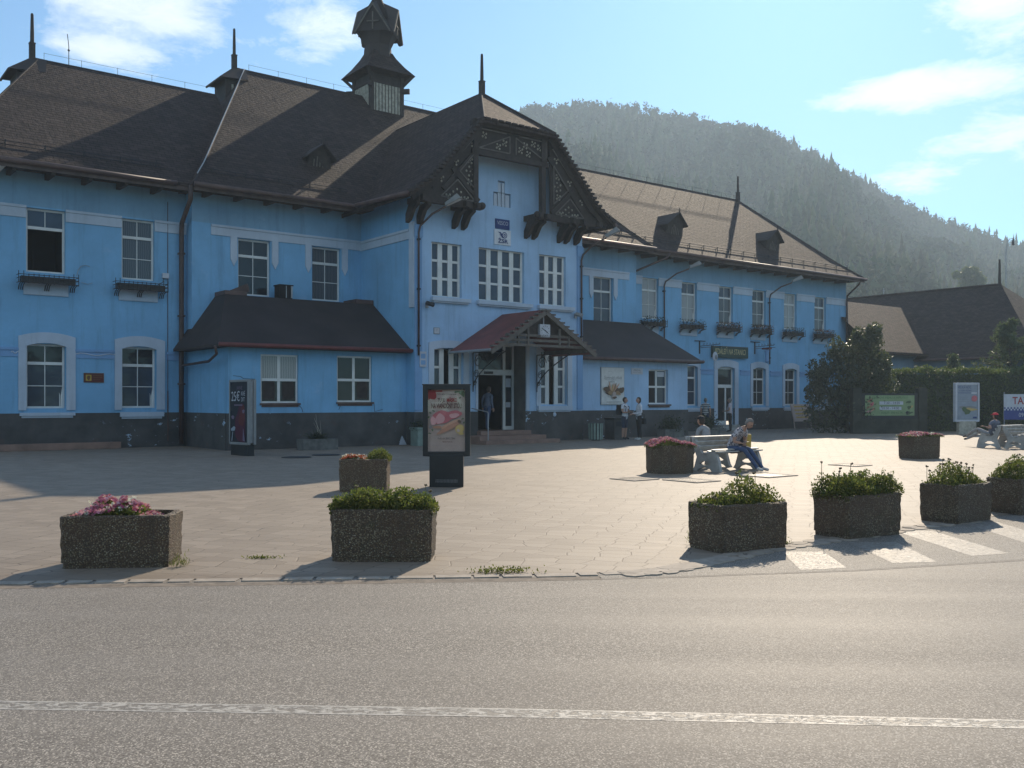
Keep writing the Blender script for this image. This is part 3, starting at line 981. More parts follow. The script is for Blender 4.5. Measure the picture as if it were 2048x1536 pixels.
# gabled bay
mb = SB()
cw = [(12.03, 13.38, 5.46, 7.45), (14.16, 16.38, 5.45, 7.45), (17.15, 18.55, 5.46, 7.47)]
cg = [(12.12, 13.45, 1.46, 3.55), (17.20, 18.62, 1.46, 3.62)]
door = (14.11, 16.45, .45, 3.86)
mb.face(DC, C0, C1, 0, 4.9, cg + [door], .22)
mb.face(DC, C0, C1, 4.9, 9.12, cw, .2)
# niche window stepping up towards its middle
nic = [(14.86, 15.70, 8.76, 9.66), (15.08, 15.42, 9.66, 10.12)]
sm = (C0 + C1) / 2
def gz(s): return 13.72 - abs(s - sm) * 1.12
ss = sorted([C0, 13.4, 14.86, 15.08, 15.42, 15.70, sm, 17.2, C1])
mb.face(DC, 13.4, 17.2, 9.12, 10.2, nic, .14)
mb.poly([(13.4, DC, 10.2), (17.2, DC, 10.2), (17.2, DC, gz(17.2)), (16.6, DC, 12.45), (14.1, DC, 12.45), (13.4, DC, gz(13.4))])
mb.poly([(C0, DC, 9.12), (13.4, DC, 9.12), (13.4, DC, gz(13.4)), (C0, DC, gz(C0))])
mb.poly([(17.2, DC, 9.12), (C1, DC, 9.12), (C1, DC, gz(C1)), (17.2, DC, gz(17.2))])
mb.poly([(C0, DC, 0), (C0, DC, ZW), (C0, DB, ZW), (C0, DB, 0)], mat=1)
mb.poly([(C1, DC, 0), (C1, DB, 0), (C1, DB, ZW), (C1, DC, ZW)], mat=1)
for a, b, c, e in nic: mb.poly([(a, DC - .14, c), (b, DC - .14, c), (b, DC - .14, e), (a, DC - .14, e)], mat=0)
# entrance recess: sides, soffit and floor
mb.poly([(door[0], DC, 0), (door[0], DC, 3.86), (door[0], 3.2, 3.86), (door[0], 3.2, 0)], mat=0)
part('gable_bay_wall', mb, ['wall_pale', 'wall_blue'])

# plinth, proud of the walls
mb = SB()
def plinth(s0, s1, d, cut=()):
    cur = s0
    for a, b in sorted(cut):
        mb.bx(cur, a, d - .1, d + .035, 0, PL); cur = b
    mb.bx(cur, s1, d - .1, d + .035, 0, PL)
plinth(A0 - .03, A1, DA); plinth(D1, E1 + .03, DA, [(dE[0], dE[1])])
plinth(A1 - .03, 4.62, DB)
plinth(C0 - .035, C1 + .035, DC, [(door[0], door[1])])
mb.bx(C0 - .036, C0 + .05, DX + .04, DC - .1, 0, PL); mb.bx(C1 - .05, C1 + .036, DX + .04, DC - .1, 0, PL)
mb.bx(A1 - .036, A1 + .05, .036, DB + .036, 0, PL); plinth(4.56, B1 - .036, DX); plinth(C1 + .036, 26.54, DX)
mb.bx(4.53, 4.62, DB + .036, DX - .1, 0, PL); mb.bx(26.48, 26.58, DA + .036, DX - .1, 0, PL)
mb.bx(E1 - .05, E1 + .034, -9, -.1, 0, PL)
part('plinth', mb, 'plinth')
# reddish sleeper-like kerb at the foot of the left wing
mb = SB(); mb.bx(A0, 2.3, .06, .32, 0, .22); part('foot_kerb', mb, 'terracotta', bevel=.02)

# low annexes either side of the gabled bay
mb = SB()
aw = [(5.69, 7.03, 1.53, 3.15), (8.48, 9.86, 1.56, 3.18)]
mb.face(DX, 4.58, B1, 0, 3.62, aw, .14)
mb.poly([(4.58, DX, 0), (4.58, DX, 3.62), (4.58, DB, 3.62), (4.58, DB, 0)])
part('west_annex_wall', mb, ['wall_blue'])
mb = SB()
dw = [(23.95, 25.22, 1.46, 3.02)]
mb.face(DX, C1, 26.52, 0, 3.62, dw, .2)
mb.poly([(26.52, DX, 0), (26.52, DA, 0), (26.52, DA, 3.62), (26.52, DX, 3.62)])
part('east_annex_wall', mb, ['wall_pale'])

# ---- trim: bands, surrounds, pilasters
def band(name, segs, d, z0, z1, th=.035, mat='trim', lip=True):
    mb = SB()
    for a, b in segs:
        mb.bx(a, b, d, d + th, z0, z1)
        if lip: mb.bx(a, b, d + th, d + th + .035, z1 - .09, z1 - .012)
    return part(name, mb, mat)


def gaps(s0, s1, holes, m=0.0):
    out = []; c = s0
    for a, b in sorted(holes):
        if b < s0 or a > s1: continue
        out.append((c, a - m)); c = b + m
    out.append((c, s1)); return [x for x in out if x[1] - x[0] > .05]


band('upper_band', gaps(A0, A1, upA), DA, 7.52, 7.92)
band('upper_band', gaps(27.0, E1, upE), DA, 7.50, 7.92)
band('upper_band', [(5.28, B1)], DB, 7.52, 7.90)
band('upper_band', [(20.2, 26.1)], DB, 7.52, 7.90)
mb = SB(); mb.bx(C0 - .04, C0, DB, DC - .32, 7.50, 7.88); mb.bx(C0 - .075, C0 - .04, DB, DC - .32, 7.78, 7.87); mb.bx(C0 - .045, C0 + .0, DC - .32, DC, 5.0, 8.1)
part('upper_band', mb, 'trim')
band('lower_band', gaps(A0, 4.45, [(-.78, .91), (2.17, 3.90)]), DA, 3.03, 3.33, .03, 'trim_blue')
band('lower_band', gaps(31.95, E1, [(30.3, 31.95), (33.1, 35.33), (36.2, 38.0), (39.1, 40.8), (42.0, 43.7)]), DA, 3.03, 3.33, .03, 'trim_blue')
mb = SB()
for a, b, da in ((-1.0, -.78, DA), (.91, 2.17, DA)):
    n = 9; pts = []
    for i in range(n):
        t = i / (n - 1); pts.append((a + (b - a) * t, da + .036, 3.16 + .035 * math.sin(t * 9)))
    mb.pipe(pts, .018, 5)
part('band_ornament', mb, 'trim')
# hanging stuccoed tails beside the centre block's upper windows
mb = SB()
for ws in (upB, upD):
    for a, b in ws:
        for s in (a - .17, b + .17):
            w = .125
            mb.ext([(s - w, DB + .003, 7.52), (s - w, DB + .003, 6.72), (s - w * .3, DB + .003, 6.55), (s, DB + .003, 6.47), (s + w * .3, DB + .003, 6.55), (s + w, DB + .003, 6.72), (s + w, DB + .003, 7.52)], dd=.045)
part('band_tail', mb, 'trim')
# corner pilasters of the bay
mb = SB()
for s0, s1 in ((C0 + .002, C0 + .30), (C1 - .30, C1 - .002)):
    mb.bx(s0, s1, DC + .001, DC + .045, 1.25, 8.0)
    mb.bx(s0 - .02, s1 + .02, DC + .046, DC + .075, 7.55, 7.95)
part('pilaster', mb, 'trim_blue')


def arch_surround(s0, s1, z0, z1, zi, si0, si1, rise=.14, d=DA, th=.05, name='window_surround'):
    """flat moulded frame with a gently arched head"""
    n = 12; mb = SB()
    def arc(a, b, z, r): return [(a + (b - a) * i / n, z + r * (1 - (2 * i / n - 1) ** 2)) for i in range(n + 1)]
    o = arc(s0, s1, z1, rise); q = arc(si0, si1, zi, rise * .8)
    for i in range(n):
        a, b = o[i], o[i + 1]; e, f = q[i], q[i + 1]
        mb.ext([(e[0], d + .002, e[1]), (f[0], d + .002, f[1]), (b[0], d + .002, b[1]), (a[0], d + .002, a[1])], dd=th)
    mb.ext([(s0, d + .002, z0), (si0, d + .002, z0), (si0, d + .002, zi), (s0, d + .002, z1)], dd=th)
    mb.ext([(si1, d + .002, z0), (s1, d + .002, z0), (s1, d + .002, z1), (si1, d + .002, zi)], dd=th)
    return part(name, mb, 'trim')


for a, b in gdA: arch_surround(a - .23, b + .30, 1.30, 3.70, 3.38, a, b + .02)
for a, b in gdE: arch_surround(a - .20, b + .22, 1.30, 3.68, 3.38, a, b)
arch_surround(dE[0] - .28, dE[1] + .30, .3, 3.72, 3.38, dE[0], dE[1])
for a, b, c, e in cg: arch_surround(a - .22, b + .24, 1.40, e + .20, e - .06, a, b, .10, DC + .0)
mb = SB()
mb.bx(door[0] - .10, door[0] - .002, DC + .002, DC + .05, 1.25, 3.9); mb.bx(door[1] + .002, door[1] + .16, DC + .002, DC + .05, 1.25, 3.9)
part('door_surround', mb, 'trim')

# ---- windows
def window(s0, s1, z0, z1, d, cols=2, rows=(.30, .35, .35), glass='glass', f=.065, sill=None, sill_mat='trim', open_row=None, mull=.028, blind=None, heavy=None, name='window', glass_top=None):
    """frame (the part) with its panes and sill (sub-parts); d is the wall plane less the reveal"""
    mb = SB(); k = d
    mb.bx(s0, s0 + f, k, k + .06, z0, z1); mb.bx(s1 - f, s1, k, k + .06, z0, z1)
    mb.bx(s0 + f, s1 - f, k, k + .06, z0, z0 + f); mb.bx(s0 + f, s1 - f, k, k + .06, z1 - f, z1)
    zz = [z1]
    for r in rows: zz.append(zz[-1] - (z1 - z0) * r)
    zz[-1] = z0
    for i, z in enumerate(zz[1:-1]):
        w = f * .75 if i == 0 else mull / 2
        if open_row and i >= 1: continue
        mb.bx(s0 + f, s1 - f, k + .004, k + .05 + (.02 if i == 0 else 0), z - w, z + w)
    for c in range(1, cols):
        sc_ = s0 + (s1 - s0) * c / cols
        w = (heavy or mull) / 2
        zb = zz[1] if open_row else z0 + f
        mb.bx(sc_ - w, sc_ + w, k + .006, k + .045, zb, z1 - f)
    fr = part(name, mb, 'white', bevel=.006)
    pn = SB()
    if open_row:
        pn.bx(s0 + f * .5, s1 - f * .5, k + .012, k + .022, zz[1], z1 - f * .5)
        pn.build('pane', glass, fr)
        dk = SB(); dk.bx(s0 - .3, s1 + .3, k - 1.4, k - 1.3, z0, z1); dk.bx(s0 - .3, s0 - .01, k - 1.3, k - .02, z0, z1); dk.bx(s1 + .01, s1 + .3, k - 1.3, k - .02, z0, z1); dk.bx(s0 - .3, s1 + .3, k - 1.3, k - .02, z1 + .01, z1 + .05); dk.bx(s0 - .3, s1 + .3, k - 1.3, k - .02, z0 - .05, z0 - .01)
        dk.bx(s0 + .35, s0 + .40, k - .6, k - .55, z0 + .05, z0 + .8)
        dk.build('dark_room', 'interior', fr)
    else:
        zt = zz[1] if glass_top else z1 - f * .5
        pn.bx(s0 + f * .5, s1 - f * .5, k + .012, k + .022, z0 + f * .5, zt)
        pn.build('pane', glass, fr)
        if glass_top:
            pn = SB(); pn.bx(s0 + f * .5, s1 - f * .5, k + .012, k + .022, zz[1], z1 - f * .5); pn.build('pane', glass_top, fr)
            lf = SB(); lf.beam((s1 - f * 1.3, k + .03, z0 + f), (s1 - f * 1.3 + .02, k - .03, zz[1] - .05), .04, .03); lf.beam((s1 - f * 1.3 - .05, k + .03, z0 + f), (s1 - f * 1.3 - .06, k - .03, zz[1] - .05), .03, .02); lf.build('tilted_sash', 'white', fr)
    if blind:
        b = SB(); b.bx(s0 + f, s1 - f, k + .0225, k + .026, z0 + (z1 - z0) * blind, z1 - f); b.build('blind', 'glass_light', fr)
    if sill:
        sb = SB(); a, b, zs, h, pr = sill
        sb.bx(a, b, d + .02, d + pr, zs - h, zs); sb.bx(a + .06, b - .06, d + .02, d + pr - .05, zs - h - .07, zs - h)
        sb.build('sill', sill_mat, fr)
    return fr


window(*upA[0], *UZ, DA - .19, glass='glass_painted_sky', open_row=True)
window(*upA[1], *UZ, DA - .19, glass='glass_curtain')
window(*gdA[0], *GZ, DA - .21, glass='glass_painted_sky', glass_top='glass', sill=(-.76, .90, 1.22, .10, .33)).name = 'window'
window(*gdA[1], *GZ, DA - .21, glass='glass_painted_sky', glass_top='glass', sill=(2.33, 3.80, 1.22, .16, .33))
for i, (a, b) in enumerate(upB): window(a, b, 5.45, 7.5, DB - .19, glass='glass' if i == 0 else 'glass_curtain')
window(*upD[0], 5.25, 7.54, DB - .19, glass='glass_painted_sky')
for i, (a, b) in enumerate(upE):
    window(a, b, *UZ, DA - .19, glass_top=['glass_light', 'glass_painted_sky', 'glass_painted_sky', 'glass', 'glass_light', 'glass_painted_sky'][i], glass=['glass_light', 'glass_light', 'glass_curtain', 'glass_curtain', 'glass_light', 'glass_curtain'][i])
for i, (a, b) in enumerate(gdE): window(a, b, *GZ, DA - .21, glass=['glass_painted_sky', 'glass', 'glass', 'glass'][i], sill=(a - .15, b + .2, 1.24, .14, .33))
for i, (a, b, c, e) in enumerate(aw):
    w = window(a, b, c, e, DX - .13, cols=2, rows=(.52, .48), glass='glass', heavy=.10, f=.06, sill=(a - .03, b + .06, c, .06, .20), sill_mat='gutter', blind=.45 if i == 0 else None)
    # shapes standing inside behind the glass: two dark chair backs
    q = SB()
    for cx in ((a + .33, b - .33) if i == 0 else (b - .34,)):
        q.ext([(cx - .2, DX - .105, c + .12), (cx + .2, DX - .105, c + .12), (cx + .23, DX - .105, c + .55), (cx + .17, DX - .105, c + .82), (cx - .17, DX - .105, c + .82), (cx - .23, DX - .105, c + .55)], dd=.004)
    q.build('chair_back', 'wood', w)
for i, (a, b, c, e) in enumerate(dw):
    w = window(a, b, c, e, DX - .19, cols=2, rows=(.5, .5), glass='glass_painted_sky', heavy=.09, f=.06, sill=(a - .06, b + .1, c - .01, .07, .30), sill_mat='gutter')
    q = SB(); q.bx(b - .56, b - .10, DX - .160, DX - .156, e - .32, e - .10); q.build('notice', 'sign_white', w)
    q = SB(); q.bx(a + .08, a + .52, DX - .1655, DX - .1625, c + .08, e - .08); q.build('open_gap', 'interior', w)


def casement(s0, s1, z0, z1, d, n, rows=3, dark=None, sill=None):
    """tall lights in heavy frames side by side"""
    mb = SB(); w = (s1 - s0) / n; f = .10; k = d
    pn = SB()
    for i in range(n):
        a = s0 + i * w; b = a + w
        mb.bx(a, a + f, k, k + .07, z0, z1); mb.bx(b - f, b - .001, k, k + .07, z0, z1)
        if dark is not None and i in dark: continue
        for r in range(rows + 1):
            z = z0 + (z1 - z0) * r / rows
            lo = max(z0, z - .045); hi = min(z1, z + .045)
            mb.bx(a + f, b - f, k, k + .06, lo, hi)
        pn.bx(a + f * .6, b - f * .6, k + .012, k + .024, z0 + .03, z1 - .03)
    fr = part('window', mb, 'white', bevel=.008)
    pn.build('pane', 'glass_painted_sky', fr)
    if dark is not None:
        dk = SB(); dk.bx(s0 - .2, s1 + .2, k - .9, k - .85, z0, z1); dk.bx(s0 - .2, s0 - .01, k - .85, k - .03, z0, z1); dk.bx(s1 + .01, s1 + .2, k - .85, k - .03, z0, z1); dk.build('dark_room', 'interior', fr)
    if sill:
        sb = SB(); a, b, zs, h, pr = sill
        sb.bx(a, b, d + .02, d + pr, zs - h, zs); sb.bx(a + .07, b - .07, d + .02, d + pr - .06, zs - h - .06, zs - h)
        sb.build('sill', 'trim', fr)
    return fr


casement(*cw[0], DC - .19, 3, sill=(11.98, 13.70, 5.42, .14, .36))
casement(*cw[1], DC - .19, 4, sill=(14.05, 16.70, 5.42, .14, .36))
casement(*cw[2], DC - .19, 3, sill=(17.05, 18.92, 5.43, .14, .36))
casement(*cg[0], DC - .21, 3, dark=[1], sill=(12.0, 13.6, 1.40, .18, .36))
w = casement(*cg[1], DC - .21, 3, dark=[1], sill=(17.0, 18.8, 1.40, .18, .36))
mb = SB(); mb.ball(L(17.9, DC + .06, 1.06), (.09, .05, .09), 10, 6); mb.bx(17.86, 17.94, DC + .036, DC + .08, 1.08, 1.17); mb.build('sill_boss', 'trim', w)
# blind stepped niche: pale leaves
mb = SB()
for a, b, z0, z1 in ((14.91, 15.05, 8.80, 9.6), (15.10, 15.24, 8.80, 10.05), (15.29, 15.42, 8.80, 10.05), (15.46, 15.65, 8.80, 9.6)):
    mb.bx(a, b, DC - .137, DC - .03, z0, z1)
mb.bx(14.87, 15.69, DC - .137, DC - .07, 9.16, 9.22)
part('niche_shutter', mb, 'trim')

# ---- main door in its recess
kd = 3.72
mb = SB()
mb.bx(14.11, 14.22, kd, kd + .09, .45, 3.86); mb.bx(16.36, 16.45, kd, kd + .09, .45, 3.86)
mb.bx(14.22, 16.36, kd, kd + .10, 2.62, 2.84); mb.bx(14.22, 16.36, kd, kd + .08, 3.76, 3.86)
mb.bx(15.90, 16.02, kd, kd + .085, .45, 2.62); mb.bx(15.90, 16.02, kd, kd + .085, 2.84, 3.76); mb.bx(16.02, 16.36, kd, kd + .08, .45, .60)
fr = part('entrance_door', mb, 'white', bevel=.008)
mb = SB(); mb.bx(14.2, 15.92, kd + .02, kd + .03, 2.8, 3.8); mb.bx(16.0, 16.38, kd + .02, kd + .03, .55, 3.8); mb.build('pane', 'glass', fr)
mb = SB(); mb.bx(14.95, 15.35, kd + .10, kd + .16, 2.66, 2.76); mb.build('door_sensor', 'black', fr)
mb = SB(); mb.bx(16.07, 16.32, kd + .0305, kd + .036, 2.15, 2.5); mb.bx(16.07, 16.30, kd + .0305, kd + .036, 1.35, 1.55); mb.build('sticker', 'sign_white', fr)
mb = SB(); mb.bx(16.07, 16.32, kd + .0305, kd + .036, 1.62, 2.0); mb.build('notice', 'ink_dark', fr)
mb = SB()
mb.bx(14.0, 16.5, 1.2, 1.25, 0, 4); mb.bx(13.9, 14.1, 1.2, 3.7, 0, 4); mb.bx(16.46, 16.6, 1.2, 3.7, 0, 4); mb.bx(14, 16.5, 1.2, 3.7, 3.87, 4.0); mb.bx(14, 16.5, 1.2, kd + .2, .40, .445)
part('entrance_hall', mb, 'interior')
mb = SB()
mb.bx(13.45, 16.62, DC - .85, 5.62, 0, .30); mb.bx(13.45, 17.0, 5.62, 6.0, 0, .15); mb.bx(14.06, 16.50, 3.2, DC + .30, .30, .456)
part('entrance_steps', mb, 'terracotta', bevel=.012)
mb = SB()
mb.pipe([(13.75, 5.72, .15), (13.75, 5.72, 1.15), (13.75, 5.66, 1.2), (13.75, 4.7, 1.32)], .022, 8)
part('handrail', mb, 'grey_metal')

mb = SB(); mb.bx(16.425, 16.448, kd + .11, DC - .004, .455, 3.858); part('recess_lining', mb, 'recess')
mb = SB(); mb.bx(14.112, 14.135, kd + .11, DC - .004, .455, 3.858); part('recess_lining', mb, 'recess')
# ---- east wing door (to the eating house)
k = DA - .21
mb = SB()
mb.bx(dE[0], dE[0] + .08, k, k + .07, .30, 3.42); mb.bx(dE[1] - .08, dE[1], k, k + .07, .30, 3.42); mb.bx(dE[0] + .08, dE[1] - .08, k, k + .07, 2.32, 2.50); mb.bx(dE[0] + .08, dE[1] - .08, k, k + .07, 3.34, 3.42)
mb.bx(dE[0] + .82, dE[0] + .92, k, k + .07, .30, 2.32); mb.bx(dE[0] + .08, dE[0] + .82, k, k + .05, .30, .52)
fr = part('side_door', mb, 'white', bevel=.006)
mb = SB(); mb.bx(dE[0] + .05, dE[1] - .05, k + .01, k + .02, .5, 3.4); mb.build('pane', 'glass', fr)
mb = SB(); mb.pipe([(dE[0] + .76, k + .05, 1.25), (dE[0] + .76, k + .11, 1.25), (dE[0] + .76, k + .11, 1.45), (dE[0] + .76, k + .05, 1.45)], .012, 6); mb.build('handle', 'grey_metal', fr)
mb = SB(); mb.bx(dE[0] - .15, dE[1] + .15, DA - .2, .75, 0, .15); mb.bx(dE[0], dE[1], DA - .2, .40, .15, .30); part('door_step', mb, 'concrete', bevel=.012)

# ------------------------------------------------------------------ roofs
def slope(d0, z0, dr, zr, kick=1.0, ratio=.62):
    """profile of one flank from the eave (d0,z0) to the ridge (dr,zr): a flatter foot, then straight"""
    run = d0 - dr; tan = (zr - z0) / run
    return [(d0, z0), (d0 - kick, z0 + kick * tan * ratio), (dr, zr)]


def hipped_roof(name, s0, s1, r0, r1, d0, db, z0, zr, clip_left=None, clip_right=None, mat='roof'):
    """ridge from r0 to r1; eaves at s0, s1, d0 (front) and db (back)"""
    mb = SB(); dr = (d0 + db) / 2
    kick = 1.1
    tan = (zr - z0) / (d0 - dr); zk = z0 + kick * tan * .90
    fk = (zk - z0) / (zr - z0)
    # kick line: hip positions shrink in proportion
    a0 = s0 + (r0 - s0) * kick / (d0 - dr); a1 = s1 - (s1 - r1) * kick / (d0 - dr)
    dk, dbk = d0 - kick, db + kick
    def q(*p): mb.poly(p)
    q((s0, d0, z0), (s1, d0, z0), (a1, dk, zk), (a0, dk, zk)); q((a0, dk, zk), (a1, dk, zk), (r1, dr, zr), (r0, dr, zr))
    q((s1, db, z0), (s0, db, z0), (a0, dbk, zk), (a1, dbk, zk)); q((a1, dbk, zk), (a0, dbk, zk), (r0, dr, zr), (r1, dr, zr))
    q((s0, db, z0), (s0, d0, z0), (a0, dk, zk), (a0, dbk, zk)); q((a0, dbk, zk), (a0, dk, zk), (r0, dr, zr))
    q((s1, d0, z0), (s1, db, z0), (a1, dbk, zk), (a1, dk, zk)); q((a1, dk, zk), (a1, dbk, zk), (r1, dr, zr))
    # soffit
    q((s0, db, z0 - .1), (s1, db, z0 - .1), (s1, d0, z0 - .1), (s0, d0, z0 - .1))
    q((s0, d0, z0 - .1), (s1, d0, z0 - .1), (s1, d0, z0), (s0, d0, z0)); q((s0, db, z0 - .1), (s0, d0, z0 - .1), (s0, d0, z0), (s0, db, z0)); q((s1, d0, z0 - .1), (s1, db, z0 - .1), (s1, db, z0), (s1, d0, z0))
    o = part(name, mb, mat)
    # ridge and hip caps
    cap = SB()
    cap.pipe([(r0, dr, zr - .02), (r1, dr, zr - .02)], .035, 6)
    for a, r, ak in ((s0, r0, a0), (s1, r1, a1)): cap.pipe([(a, d0, z0 + .01), (ak, dk, zk), (r, dr, zr - .02)], .035, 6)
    cap.build('ridge_cap', 'roof_felt', o)
    return o


roofA = hipped_roof('west_wing_roof', -3.1, 7.5, .70, 7.35, 1.1, -10.1, 9.10, 14.2)
roofE = hipped_roof('east_wing_roof', 24.2, 45.95, 25.5, 40.72, 1.1, -10.1, 9.10, 14.2)
roofB = hipped_roof('centre_roof', 4.32, 26.9, 9.0, 22.2, 1.6, -12.6, 9.05, 15.85)

fl = SB(); fl.pipe([(4.6, 1.15, 9.50), (5.05, .55, 10.08), (9.0, -5.5, 15.88)], .022, 5); fl.build('hip_flashing', 'sheet_metal', roofB)
# gabled bay's roof: two flanks, half hip in front
mb = SB()
zr, ze = 13.92, 8.86; hw = 4.93; pitch = (13.92 - 9.55) / (hw - .95)
prof = [(-hw, ze), (-hw + .95, 9.55), (0, zr)]
dF = 5.62; dBk = -4.4; dH = 3.05
zh = 12.02; sh = (zr - zh) / ((zr - 9.55) / (hw - .95))
for sg in (-1, 1):
    a = (sm + sg * hw, ze); b = (sm + sg * (hw - .95), 9.55); h = (sm + sg * sh, zh); r = (sm, zr)
    quads = [[(a[0], dBk, a[1]), (a[0], dF, a[1]), (b[0], dF, b[1]), (b[0], dBk, b[1])],
             [(b[0], dBk, b[1]), (b[0], dF, b[1]), (h[0], dF, h[1]), (r[0], dH, r[1]), (r[0], dBk, r[1])]]
    for qd in quads:
        mb.poly(qd if sg < 0 else qd[::-1])
        # underside
        mb.poly([(x, d, z - .16) for x, d, z in (qd[::-1] if sg < 0 else qd)])
    # verge edge
    for p, q in ((a, b), (b, h)):
        e = [(p[0], dF, p[1]), (q[0], dF, q[1]), (q[0], dF, q[1] - .16), (p[0], dF, p[1] - .16)]
        mb.poly(e if sg > 0 else e[::-1])
    e = [(a[0], dBk, a[1] - .16), (a[0], dF, a[1] - .16), (a[0], dF, a[1]), (a[0], dBk, a[1])]
    mb.poly(e if sg < 0 else e[::-1])
mb.poly([(sm - sh, dF, zh), (sm + sh, dF, zh), (sm, dH, zr)])
mb.poly([(sm - sh, dF, zh - .16), (sm + sh, dF, zh - .16), (sm + sh, dF, zh), (sm - sh, dF, zh)])
mb.poly([(sm - sh, dF, zh - .16), (sm, dH, zr - .16), (sm + sh, dF, zh - .16)])
roofC = part('gable_roof', mb, 'roof')
cap = SB(); cap.pipe([(sm, dBk, zr - .02), (sm, dH, zr - .02)], .04, 6)
for sg in (-1, 1): cap.pipe([(sm + sg * sh, dF, zh + .01), (sm, dH, zr + .01)], .05, 6)
cap.build('ridge_cap', 'roof_felt', roofC)
cap = SB()
rr = random.Random(3)
for sg in (-1, 1):        # stepped shingle ends along the verge
    for (p, q, n) in (((sm + sg * hw, ze), (sm + sg * (hw - .95), 9.55), 5), ((sm + sg * (hw - .95), 9.55), (sm + sg * sh, zh), 17)):
        for i in range(n):
            t = (i + .5) / n; x = p[0] + (q[0] - p[0]) * t; z = p[1] + (q[1] - p[1]) * t
            cap.bx(x - .075, x + .075, dF - .22, dF + .045 + rr.uniform(-.02, .03), z - .03, z + .06)
for i in range(11):
    x = sm - sh + 2 * sh * (i + .5) / 11
    cap.bx(x - .11, x + .11, dF - .10, dF + .05 + rr.uniform(-.02, .02), zh - .02, zh + .045)
cap.build('verge_tile', 'roof_felt', roofC)


# finial poles
def finial(s, d, z, h, r=.072, mast=True):
    mb = SB()
    mb.bx(s - .095, s + .095, d - .095, d + .095, z - .35, z + .50)
    mb.bx(s - .105, s + .105, d - .105, d + .105, z + .50, z + .54)
    mb.pipe([(s, d, z + .54), (s, d, z + .9), (s, d, z + h - .04), (s, d, z + h)], [r, r * .95, r * .72, r * .45], 8)
    return part('roof_finial', mb, 'wood')


finial(.50, -4.5, 14.2, 1.62); finial(8.55, -5.5, 15.85, 1.66); finial(40.76, -4.5, 14.15, 1.55); finial(sm - .02, 3.12, 13.85, 1.62)


# little louvred turrets under the hips' tops
def hip_turret(sr, d, z, w=.78):
    mb = SB()
    s0 = sr - .72
    mb.bx(s0 + .1, sr + .2, d - w * .75, d + w * .75, z - 2.4, z - .62)
    o = part('hip_turret', mb, 'wood')
    rf = SB()
    ez = z - .78; es = s0 - .22
    tip = (sr, d, z + .03)
    c = [(es, d + w, ez), (es, d - w, ez)]
    rf.poly([c[1], c[0], tip]); rf.poly([c[0], (sr + .30, d + w * .95, ez + .10), (sr + .5, d, z + .02), tip]); rf.poly([(sr + .30, d - w * .95, ez + .10), c[1], tip, (sr + .5, d, z + .02)])
    rf.poly([c[0], c[1], (sr + .3, d - w * .95, ez + .05), (sr + .3, d + w * .95, ez + .05)])
    rf.ext([(es, d + w, ez - .07), (es, d - w, ez - .07), (es, d - w, ez), (es, d + w, ez)], ds=.06)
    rf.build('turret_roof', 'roof_felt', o)
    lv = SB()
    for i in range(2): lv.bx(s0 + .36 + .22 * i, s0 + .44 + .22 * i, d + w * .75, d + w * .75 + .025, z - 1.5, z - .95)
    lv.build('louvre', 'wood_pale', o)
    return o


hip_turret(.5, -4.5, 14.2); hip_turret(8.55, -5.5, 15.85, .82)


